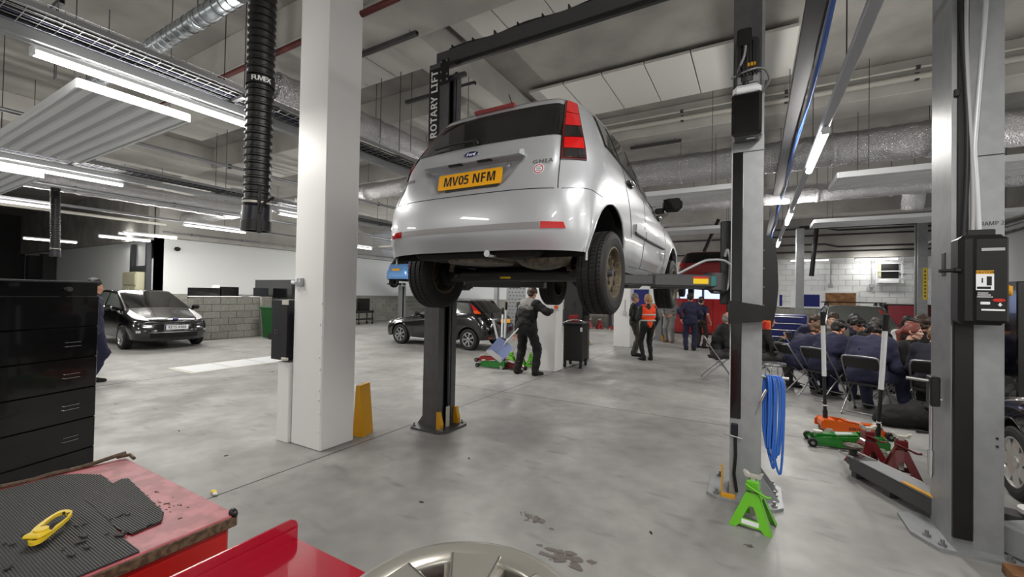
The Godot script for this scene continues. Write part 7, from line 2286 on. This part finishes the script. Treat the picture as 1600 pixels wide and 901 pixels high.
func build_people() -> void:
	mt("skin", Color(0.74, 0.54, 0.45), 0.55)
	mt("skin_warm", Color(0.68, 0.46, 0.38), 0.55)
	mt("skin_pale", Color(0.83, 0.65, 0.57), 0.55)
	mt("lips", Color(0.60, 0.32, 0.30), 0.5)
	mt("eye_white", Color(0.75, 0.73, 0.70), 0.3)
	mt("eye_dark", Color(0.05, 0.04, 0.035), 0.2)
	mt("hair_dark", Color(0.07, 0.05, 0.042), 0.6)
	mt("hair_brown", Color(0.20, 0.13, 0.085), 0.6)
	mt("hair_light", Color(0.36, 0.26, 0.17), 0.6)
	mt("hair_red", Color(0.45, 0.23, 0.20), 0.55)
	mt("hair_blond", Color(0.66, 0.54, 0.36), 0.55)
	mt("hair_grey", Color(0.48, 0.46, 0.44), 0.6)
	for q in [["navy_cloth", Color(0.10, 0.105, 0.215)], ["navy_dark", Color(0.06, 0.065, 0.13)], ["black_cloth", Color(0.045, 0.045, 0.05)], ["grey_cloth", Color(0.46, 0.45, 0.44)], ["track_grey", Color(0.52, 0.52, 0.52)], ["khaki", Color(0.25, 0.26, 0.21)], ["vest_orange", Color(0.96, 0.30, 0.12)], ["green_fleece", Color(0.13, 0.17, 0.16)], ["orange_collar", Color(0.85, 0.36, 0.18)], ["reflective", Color(0.70, 0.70, 0.68)], ["white_cloth", Color(0.75, 0.75, 0.76)], ["shoe_black", Color(0.04, 0.038, 0.036)], ["shoe_tan", Color(0.55, 0.38, 0.24)], ["trouser_grey", Color(0.22, 0.22, 0.22)], ["brown_cloth", Color(0.16, 0.12, 0.10)]]:
		mt(q[0], q[1], 0.85, 0.0, {"rim": 0.25})
	# ---- standing
	person("man in black overalls with a grey shoulder yoke, seen from behind, holding a shovel", V(-3.98, 0, -7.55), -0.15, {"overall": true, "bulk": 1.16, "top": "black_cloth", "yoke": "grey_cloth", "lean": 9, "pitch": 16, "lh": V(-0.33, 0.80, -0.1), "rh": V(0.36, 1.26, -0.32), "lf": V(-0.2, 0.09, 0.03), "rf": V(0.19, 0.09, -0.05), "hair": "hair_brown", "size": 1.02, "eyes": false, "cell": 0.015})
	person("grey-haired person in a black jacket and khaki trousers facing the woman in the orange vest", V(-2.86, 0, -11.7), -1.25, {"top": "black_cloth", "legs": "khaki", "hair": "hair_grey", "lh": V(-0.2, 1.08, -0.22), "rh": V(0.2, 1.08, -0.22), "size": 0.96, "glasses": true})
	person("woman in an orange high-visibility vest with a blond ponytail", V(-2.36, 0, -11.05), 0.75, {"top": "green_fleece", "legs": "black_cloth", "slim": true, "vest": "vest_orange", "style": "hair_tail", "hair": "hair_blond", "rh": V(0.27, 0.88, -0.12), "lh": V(-0.12, 1.1, -0.28), "size": 0.955})
	person("person in grey tracksuit bottoms standing behind the hanging front wheel", V(-2.64, 0, -16.0), 2.9, {"top": "grey_cloth", "legs": "track_grey", "hair": "hair_brown", "shoes": "shoe_tan", "lh": V(-0.16, 1.0, -0.2), "rh": V(0.16, 1.0, -0.2), "size": 1.0})
	person("man in navy overalls seen from behind, hand in pocket, before the red cabinets", V(-1.72, 0, -13.95), 0.1, {"overall": true, "bulk": 1.1, "top": "navy_cloth", "hair": "hair_dark", "lh": V(-0.24, 0.98, 0.08), "rh": V(0.24, 0.98, -0.14), "size": 0.99, "eyes": false})
	person("person in navy jacket and brown trousers partly hidden behind the man in navy overalls", V(-1.5, 0, -14.8), -0.5, {"top": "navy_cloth", "legs": "brown_cloth", "hair": "hair_brown", "rh": V(0.3, 0.95, -0.05), "size": 0.93, "short": true, "eyes": false})
	person("person mostly hidden behind the black drawer cabinet, one dark shoe showing", V(-9.56, 0, -2.6), -0.6, {"overall": true, "top": "navy_cloth", "size": 1.0, "eyes": false, "rf": V(0.32, 0.09, -0.02), "shift": V(-0.14, -0.02, 0)})
	person("person behind the black drawer cabinet at the left edge, only hair showing above it", V(-8.9, 0, -0.85), 0.4, {"top": "navy_cloth", "style": "hair_curly", "hair": "hair_brown", "size": 1.02, "eyes": false})
	# ---- seated; each on a folding chair of its own
	var S0 := [
		["bald bearded man in black on a folding chair, facing right, apart from the others", -0.62, -9.35, -1.4, {"top": "black_cloth", "style": "hair_fringe", "hair": "hair_grey", "beard": true, "lean": 14, "pitch": 8, "size": 1.03, "legs": "trouser_grey"}, "folding chair of the bald man in black"],
		["seated person half hidden behind the right lift post and its console", 0.12, -9.45, -1.5, {"top": "black_cloth", "legs": "trouser_grey", "hair": "hair_brown", "lean": 10, "lh": V(-0.05, 0.85, -0.32), "rh": V(0.1, 0.85, -0.32)}, "folding chair half hidden behind the right lift post"],
		["student in navy with brown wavy hair hunched forward, nearest the blue hose", 0.62, -9.0, -1.05, {"lean": 34, "pitch": 18, "style": "hair_curly", "hair": "hair_light", "overall": true}, "folding chair of the student with wavy brown hair"],
		["student in navy with dark hair, back to the viewer, behind the orange jack's handle", 0.98, -8.55, -0.75, {"lean": 26, "pitch": 16, "hair": "hair_dark", "overall": true, "size": 1.02}, "folding chair behind the orange jack's handle"],
		["big student in navy with headphones and an orange collar, back to the viewer", 1.38, -7.72, -0.5, {"lean": 27, "pitch": 24, "style": "hair_curly", "hair": "hair_dark", "headphones": true, "collar": "orange_collar", "overall": true, "size": 1.07, "rf": V(0.3, 0.09, -0.35)}, "folding chair of the student with headphones"],
		["student in a grey hoodie facing the viewer and smiling", 1.42, -10.9, 2.75, {"top": "grey_cloth", "hood": "grey_cloth", "hair": "hair_brown", "lean": 10, "pitch": -8, "skin": "skin_pale"}, "folding chair of the student in the grey hoodie"],
		["student with dark curly hair looking down, right of the grey hoodie", 1.98, -10.6, 2.0, {"top": "black_cloth", "style": "hair_curly", "hair": "hair_dark", "lean": 20, "pitch": 20}, "folding chair right of the grey hoodie"],
		["student in navy with thick dark hair in front of the grey car's windscreen", 2.02, -11.1, 1.6, {"overall": true, "style": "hair_curly", "hair": "hair_dark", "lean": 16, "pitch": 22}, "folding chair in front of the grey car's windscreen"],
		["red-haired girl in a black T-shirt leaning forward, facing right", 1.86, -8.6, -2.1, {"top": "black_cloth", "short": true, "style": "hair_tail", "hair": "hair_red", "skin": "skin_pale", "lean": 26, "pitch": -18, "yaw": 0, "lh": V(-0.06, 0.60, -0.48), "rh": V(0.08, 0.58, -0.48)}, "folding chair of the red-haired girl"],
		["student with dark hair behind the green jack's handle, left of the red-haired girl", 1.78, -9.6, -0.5, {"top": "black_cloth", "hair": "hair_brown", "lean": 16, "pitch": 14, "eyes": false}, "folding chair left of the red-haired girl"],
		["student in black with thick brown hair directly behind the red-haired girl", 2.34, -9.3, -0.4, {"top": "black_cloth", "style": "hair_curly", "hair": "hair_brown", "lean": 12, "pitch": 14, "eyes": false, "size": 1.03}, "folding chair directly behind the red-haired girl"],
		["woman with glasses and dark hair facing the viewer at the back of the group", 2.55, -10.8, 2.9, {"top": "white_cloth", "legs": "black_cloth", "style": "hair_long", "hair": "hair_dark", "glasses": true, "lean": 2}, "folding chair of the woman with glasses"],
		["student in navy with short dark hair looking down, beside the broad lift post", 2.85, -10.1, -0.9, {"overall": true, "hair": "hair_dark", "lean": 16, "pitch": 16, "size": 1.03}, "folding chair beside the broad lift post, farther one"],
		["student in dark top with light brown hair, seen from behind, by the broad post", 2.08, -7.72, -0.35, {"top": "navy_dark", "hair": "hair_light", "lean": 22, "pitch": 20, "eyes": false}, "folding chair by the broad lift post, nearer one"],
		["student behind the wavy-haired one, only dark hair showing", 0.9, -11.8, -2.0, {"overall": true, "hair": "hair_brown", "lean": 22, "pitch": 20, "eyes": false}, "folding chair at the back left of the group"],
		["student at the back before the grey car's bonnet, dark hair", 1.98, -12.0, 2.6, {"overall": true, "hair": "hair_dark", "lean": 12, "pitch": 14}, "folding chair at the back before the grey car"]]
	for q in S0:
		person(q[0], V(q[1], 0, q[2]), q[3], {"sit": true, "bulk": 1.06}.merged(q[4]))
		chair("grey metal " + q[5], V(q[1], 0, q[2]), q[3])
	# round stool by the lift console
	var st := thing("stool", "low round stool with a chrome rim beside the lift console", "stool", V(0.3, 0, -8.75))
	put("seat", S.new().at(Transform3D(Basis.IDENTITY, V(0, 0.44, 0))).lathe([Vector2(0.001, 0), Vector2(0.18, 0), Vector2(0.19, 0.02), Vector2(0.18, 0.05), Vector2(0.001, 0.055)], 24), M("chair_metal"), st)
	for k in 4:
		var a := TAU * k / 4 + 0.4
		put("leg", S.new().cyl(V(cos(a) * 0.12, 0.44, sin(a) * 0.12), V(cos(a) * 0.2, 0, sin(a) * 0.2), 0.011), M("chrome"), st)
	put("foot_ring", S.new().tube(ring_pts(V(0, 0.16, 0), Basis.IDENTITY, 0.17, 0.17, 20), 0.008, 6, true), M("chrome"), st)
	var pd := thing("writing_pad", "white writing pad held by the person behind the lift post", "pad", V(0.38, 0.76, -9.42))
	put("sheet", S.new().box(V(0, 0, 0), V(0.22, 0.012, 0.3), 0.003), M("paper"), pd)

# ---------- what stands right by the viewer ----------
func build_foreground() -> void:
	# black drawer cabinet at the left edge
	var c := thing("drawer_cabinet", "tall glossy black drawer cabinet at the left edge with slim chrome drawer pulls", "cabinet", V(-3.48, 0, -1.0), -1.2376)
	put("body", S.new().box(V(0.5, 0.815, 0.28), V(1.0, 1.63, 0.52), 0.008), M("black_gloss"), c)
	put("top_edge", S.new().box(V(0.5, 1.628, 0.28), V(1.01, 0.012, 0.54), 0.003), M("frame_dark"), c)
	for k in 8:
		var y := 0.09 + k * 0.182
		var d := put("drawer", S.new().box(V(0.5, y + 0.09, 0.013), V(0.985, 0.1805, 0.02), 0.004), M("black_gloss"), c)
		if k < 7:
			for e in [0.035, 0.012]:
				put("drawer_pull", S.new().box(V(0.135, y + 0.06 + e, 0.0), V(0.075, 0.0035, 0.012), 0.001), M("chrome"), d)
	put("lock", S.new().cyl(V(0.16, 1.585, 0.02), V(0.16, 1.585, -0.005), 0.014, -1, 14), M("galv_dark"), c)
	# worn red cart with a ribbed rubber mat
	var r := thing("red_cart", "worn red steel cart top with chipped edges in the left foreground", "cart", V(0, 0, 0))
	put("top", S.new().box(V(-1.955, 0.838, -0.28), V(0.91, 0.024, 1.02), 0.004), M("cart_top"), r)
	put("body", S.new().box(V(-1.955, 0.5, -0.28), V(0.88, 0.66, 0.99), 0.01), M("cart_red"), r)
	put("worn_edge", S.new().box(V(-1.501, 0.828, -0.28), V(0.008, 0.034, 1.02), 0.003), M("rust_edge"), r)
	var be := []
	var rng := RandomNumberGenerator.new()
	rng.seed = 12
	for k in 19:
		be.append(V(-2.408 + rng.randf_range(-0.002, 0.003), 0.852 + rng.randf_range(0, 0.008) + (0.012 if k > 16 else 0.0), 0.2 - k * 0.055))
	put("worn_edge", S.new().tube(be, 0.008, 6), M("rust_edge"), r)
	put("bent_corner", S.new().tube([V(-2.405, 0.86, -0.76), V(-2.38, 0.866, -0.795), V(-2.34, 0.857, -0.797)], 0.007, 6), M("rust_edge"), r)
	put("corner_cap", S.new().ell(V(-1.51, 0.852, -0.782), V(0.02, 0.016, 0.012), 10, 6), M("black_plastic"), r)
	for k in 4:
		put("side_panel_edge", S.new().box(V(-1.512, 0.62 - k * 0.16, -0.28), V(0.006, 0.006, 0.98)), M("rust_edge"), r)
	for q in [[-2.3, -0.68], [-1.6, -0.68], [-2.3, 0.12], [-1.6, 0.12]]:
		put("castor", S.new().cyl(V(q[0] - 0.02, 0.07, q[1]), V(q[0] + 0.02, 0.07, q[1]), 0.07, -1, 16).box(V(q[0], 0.15, q[1]), V(0.05, 0.06, 0.05)), M("tyre"), r)
	for k in 26:
		var p := V(-1.62 - rng.randf() * 0.3, 0.8505, -0.73 + rng.randf() * 0.09)
		put("paint_chip", chip(p, rng), M("rust_edge" if k % 3 else "black_rubber"), r)
	# mats: two overlapping pieces, ribs run across
	var m1 := thing("rubber_mat", "black ribbed rubber mat piece nearest the far edge of the red cart", "mat")
	put("sheet", ribbed(P2([-2.04, -0.56, -2.13, -0.688, -2.115, -0.705, -1.70, -0.662, -1.64, -0.632, -1.632, -0.556, -1.70, -0.545]), 0.8515, 0.858), M("mat"), m1)
	var m2 := thing("rubber_mat", "large black ribbed rubber mat covering most of the red cart", "mat")
	put("sheet", ribbed(P2([-2.34, -0.62, -2.25, -0.665, -2.12, -0.66, -2.04, -0.566, -1.62, -0.536, -1.508, -0.532, -1.508, 0.19, -2.37, 0.19, -2.38, -0.58]), 0.8505, 0.8555), M("mat"), m2)
	for k in 22:
		var p := V(-1.62 - rng.randf() * 0.28, 0.8585, -0.62 + rng.randf() * 0.3)
		put("rubber_crumb", chip(p, rng, 2.0), M("mat_crumb"), m2)
	# yellow strap loop lying on it
	var tg := thing("yellow_strap", "bright yellow plastic loop strap lying on the ribbed mat", "strap")
	var lp := curve3([V(-1.785, 0.868, -0.375), V(-1.86, 0.872, -0.40), V(-1.93, 0.875, -0.468), V(-1.905, 0.876, -0.492), V(-1.86, 0.876, -0.478), V(-1.79, 0.872, -0.42), V(-1.765, 0.870, -0.392)], 8, true)
	var ss := S.new()
	for i in lp.size():
		var a: Vector3 = lp[i]
		var b: Vector3 = lp[(i + 1) % lp.size()]
		var ctr := V(-1.84, 0.87, -0.43)
		var wa := 0.012 if a.x > -1.88 else 0.017
		var ia := a + (ctr - a).normalized() * wa
		var ib := b + (ctr - b).normalized() * wa
		var up := V(0, 0.005, 0)
		var mid := (a + b + ia + ib) / 4.0
		ss.oquad(a + up, b + up, ib + up, ia + up, mid - up)
		ss.oquad(a - up, b - up, ib - up, ia - up, mid + up)
		ss.oquad(a + up, b + up, b - up, a - up, ctr)
		ss.oquad(ia + up, ib + up, ib - up, ia - up, mid)
	put("loop", ss, M("yellow_tag"), tg)
	put("clasp", S.new().at(Transform3D(Basis(V(0, 1, 0), 0.6), V(-1.80, 0.88, -0.395))).box(V(0, 0, 0), V(0.05, 0.012, 0.04), 0.005).cyl(V(0.0, 0.004, -0.012), V(0.0, 0.011, -0.012), 0.016, -1, 14), M("yellow_tag"), tg)
	for k in 2:
		put("hole", S.new().cyl(V(-1.905 + 0.02 * k, 0.874, -0.475 - 0.006 * k), V(-1.905 + 0.02 * k, 0.8825, -0.475 - 0.006 * k), 0.003, -1, 8), M("mat"), tg)
	# glossy red tray cart with a folded lip
	var t := thing("red_tray", "glossy red sheet-metal tray cart with a folded upright lip, bottom centre", "tray")
	put("top", S.new().box(V(-0.70, 0.85, -0.28), V(0.98, 0.02, 1.04), 0.006), M("tray_red"), t)
	var lip := [Vector2(-0.24, 0.855), Vector2(0.80, 0.855)]
	lip += arc(Vector2(0.775, 0.895), 0.025, 0, 90, 5)
	lip += [Vector2(-0.24, 0.92)]
	var ls := S.new().at(Transform3D(Basis(V(0, 0, -1), V(0, 1, 0), V(1, 0, 0)), V(-1.19, 0, 0)))
	ls.prism(lip, -0.003, 0.003)
	put("lip", ls, M("tray_red"), t)
	var l2 := S.new().at(Transform3D(Basis(V(0, 0, -1), V(0, 1, 0), V(1, 0, 0)) * Basis.IDENTITY, V(-1.185, 0, 0)))
	l2.prism([Vector2(-0.24, 0.858), Vector2(0.775, 0.858), Vector2(0.795, 0.88), Vector2(0.795, 0.893), Vector2(-0.24, 0.893)], 0.0, 0.004)
	put("lip_fold", l2, M("tray_red"), t)
	put("body", S.new().box(V(-0.70, 0.47, -0.28), V(0.92, 0.74, 0.98), 0.01), M("cart_red"), t)
	for q in [[-1.05, -0.68], [-0.35, -0.68], [-1.05, 0.12], [-0.35, 0.12]]:
		put("castor", S.new().cyl(V(q[0] - 0.02, 0.06, q[1]), V(q[0] + 0.02, 0.06, q[1]), 0.06, -1, 14), M("tyre"), t)
	# bare alloy wheel lying face up on the tray
	var w := thing("alloy_wheel", "silver alloy wheel lying face up on the red tray, bottom edge of the picture", "wheel", V(-0.425, 0.86, -0.575), 0.42)
	put("barrel", S.new().lathe([Vector2(0.15, 0.0), Vector2(0.215, 0.0), Vector2(0.215, 0.012), Vector2(0.19, 0.03), Vector2(0.185, 0.16), Vector2(0.205, 0.185), Vector2(0.222, 0.19), Vector2(0.224, 0.197), Vector2(0.218, 0.203), Vector2(0.205, 0.205), Vector2(0.196, 0.2), Vector2(0.17, 0.198), Vector2(0.168, 0.185), Vector2(0.178, 0.15), Vector2(0.178, 0.03), Vector2(0.15, 0.012), Vector2(0.15, 0.0)], 64, false), M("wheel_silver"), w)
	for k in 6:
		var a := TAU * k / 6
		var b := Basis(V(0, 1, 0), a)
		# wide flat spoke with a step down to the window
		var f := Transform3D(b * Basis(V(1, 0, 0), -PI / 2), V(0, 0, 0))
		var sp := put("spoke", S.new().at(f).prism(P2([-0.028, 0.05, 0.028, 0.05, 0.052, 0.178, -0.052, 0.178]), 0.17, 0.2005), M("wheel_silver"), w)
		for sd in [-1, 1]:
			var q := S.new().at(f)
			q.prism([Vector2(sd * 0.028, 0.05), Vector2(sd * 0.052, 0.176), Vector2(sd * 0.066, 0.176), Vector2(sd * 0.04, 0.066)], 0.15, 0.187)
			put("spoke_step", q, M("wheel_silver"), sp)
			put("spoke_line", S.new().at(f).tube([V(sd * 0.026, 0.06, 0.2), V(sd * 0.049, 0.176, 0.2)], 0.0022, 5), M("wheel_line"), sp)
	put("hub", S.new().lathe([Vector2(0.001, 0.16), Vector2(0.062, 0.16), Vector2(0.066, 0.19), Vector2(0.05, 0.2), Vector2(0.03, 0.196), Vector2(0.001, 0.198)], 32), M("wheel_silver"), w)
	# marks and litter on the floor
	stain("dark oily stain on the floor in front of the wheel at the bottom", V(-1.0, 0.0, -2.44), 0.16, 0.09, 3)
	stain("faint dark scuff on the floor left of the oily stain", V(-1.35, 0.0, -2.75), 0.12, 0.05, 8)
	stain("small dark mark on the floor by the green axle stand", V(-0.02, 0.0, -3.18), 0.03, 0.02, 5)
	var li := thing("litter", "small crumpled yellow and white scrap on the floor joint left of centre", "litter", V(-3.66, 0, -1.75))
	put("scrap", S.new().ell(V(0, 0.014, 0), V(0.045, 0.014, 0.02), 7, 5), M("yellow_tag"), li)
	put("scrap", S.new().ell(V(0.035, 0.012, 0.01), V(0.03, 0.012, 0.02), 6, 4), M("paper"), li)
	var sc := [[-5.6, -2.3], [-4.4, -2.2], [-2.4, -3.4], [-8.2, -4.9], [-0.6, -3.0], [-2.2, -2.5]]
	for k in sc.size():
		solo("floor_scrap", S.new().at(Transform3D(Basis(V(0, 1, 0), k * 1.3), V(sc[k][0], 0.004, sc[k][1]))).ell(Vector3.ZERO, V(0.022, 0.003, 0.008), 7, 4), M("black_rubber"), "tiny dark scrap on the open floor, " + ["by the boxing of the column", "left of the yellow ramp", "right of the left lift post", "near the floor cover plates", "towards the green axle stand", "between the column and the oily stain"][k], "scrap", "dark scraps on the floor")

func chip(p: Vector3, rng: RandomNumberGenerator, k := 1.0) -> S:
	var s := S.new().at(Transform3D(Basis(V(0, 1, 0), rng.randf() * 6.0), p))
	var r := rng.randf_range(0.002, 0.006) * k
	s.box(Vector3.ZERO, V(r * 2.2, 0.0016 * k, r), r * 0.3)
	return s
func ribbed(poly: Array, y0: float, y1: float) -> S:   # a mat whose top is ribbed along x
	var s := S.new()
	var f := Transform3D(Basis(V(1, 0, 0), V(0, 0, 1), V(0, -1, 0)), Vector3.ZERO)
	s.at(f).prism(poly, -y1 + 0.002, -y0)
	s.x = Transform3D()
	var lo := 9.0
	var hi := -9.0
	for p in poly:
		lo = minf(lo, p.y)
		hi = maxf(hi, p.y)
	var z := lo + 0.003
	while z < hi - 0.003:
		var xs := []
		for i in poly.size():
			var a: Vector2 = poly[i]
			var b: Vector2 = poly[(i + 1) % poly.size()]
			if (a.y - z) * (b.y - z) < 0:
				xs.append(lerpf(a.x, b.x, (z - a.y) / (b.y - a.y)))
		xs.sort()
		for k in range(0, xs.size() - 1, 2):
			var yb := y1 - 0.002
			s.quad(V(xs[k], yb, z + 0.0024), V(xs[k + 1], yb, z + 0.0024), V(xs[k + 1], y1, z + 0.001), V(xs[k], y1, z + 0.001))
			s.quad(V(xs[k], y1, z + 0.001), V(xs[k + 1], y1, z + 0.001), V(xs[k + 1], y1, z - 0.001), V(xs[k], y1, z - 0.001))
			s.quad(V(xs[k], y1, z - 0.001), V(xs[k + 1], y1, z - 0.001), V(xs[k + 1], yb, z - 0.0024), V(xs[k], yb, z - 0.0024))
		z += 0.0062
	return s
func stain(label: String, at: Vector3, rx: float, rz: float, seed_: int) -> void:
	var rng := RandomNumberGenerator.new()
	rng.seed = seed_
	var s := S.new()
	for k in 40:
		var c := Vector2(rng.randfn() * rx * 0.42, rng.randfn() * rz * 0.42)
		var r := rng.randf_range(0.05, 0.3) * minf(rx, rz)
		var q := []
		var n := 9
		for i in n:
			q.append(c + Vector2(cos(TAU * i / n) * r * 1.6, sin(TAU * i / n) * r) * rng.randf_range(0.6, 1.2))
		s.at(Transform3D(Basis(V(1, 0, 0), -PI / 2), at + V(0, 0.0006 + 0.00008 * k, 0))).prism(q, 0, 0.0004)
	var o := solo("floor_stain", s, M("oil"), label, "stain")
	o.set_meta("kind", "stuff")
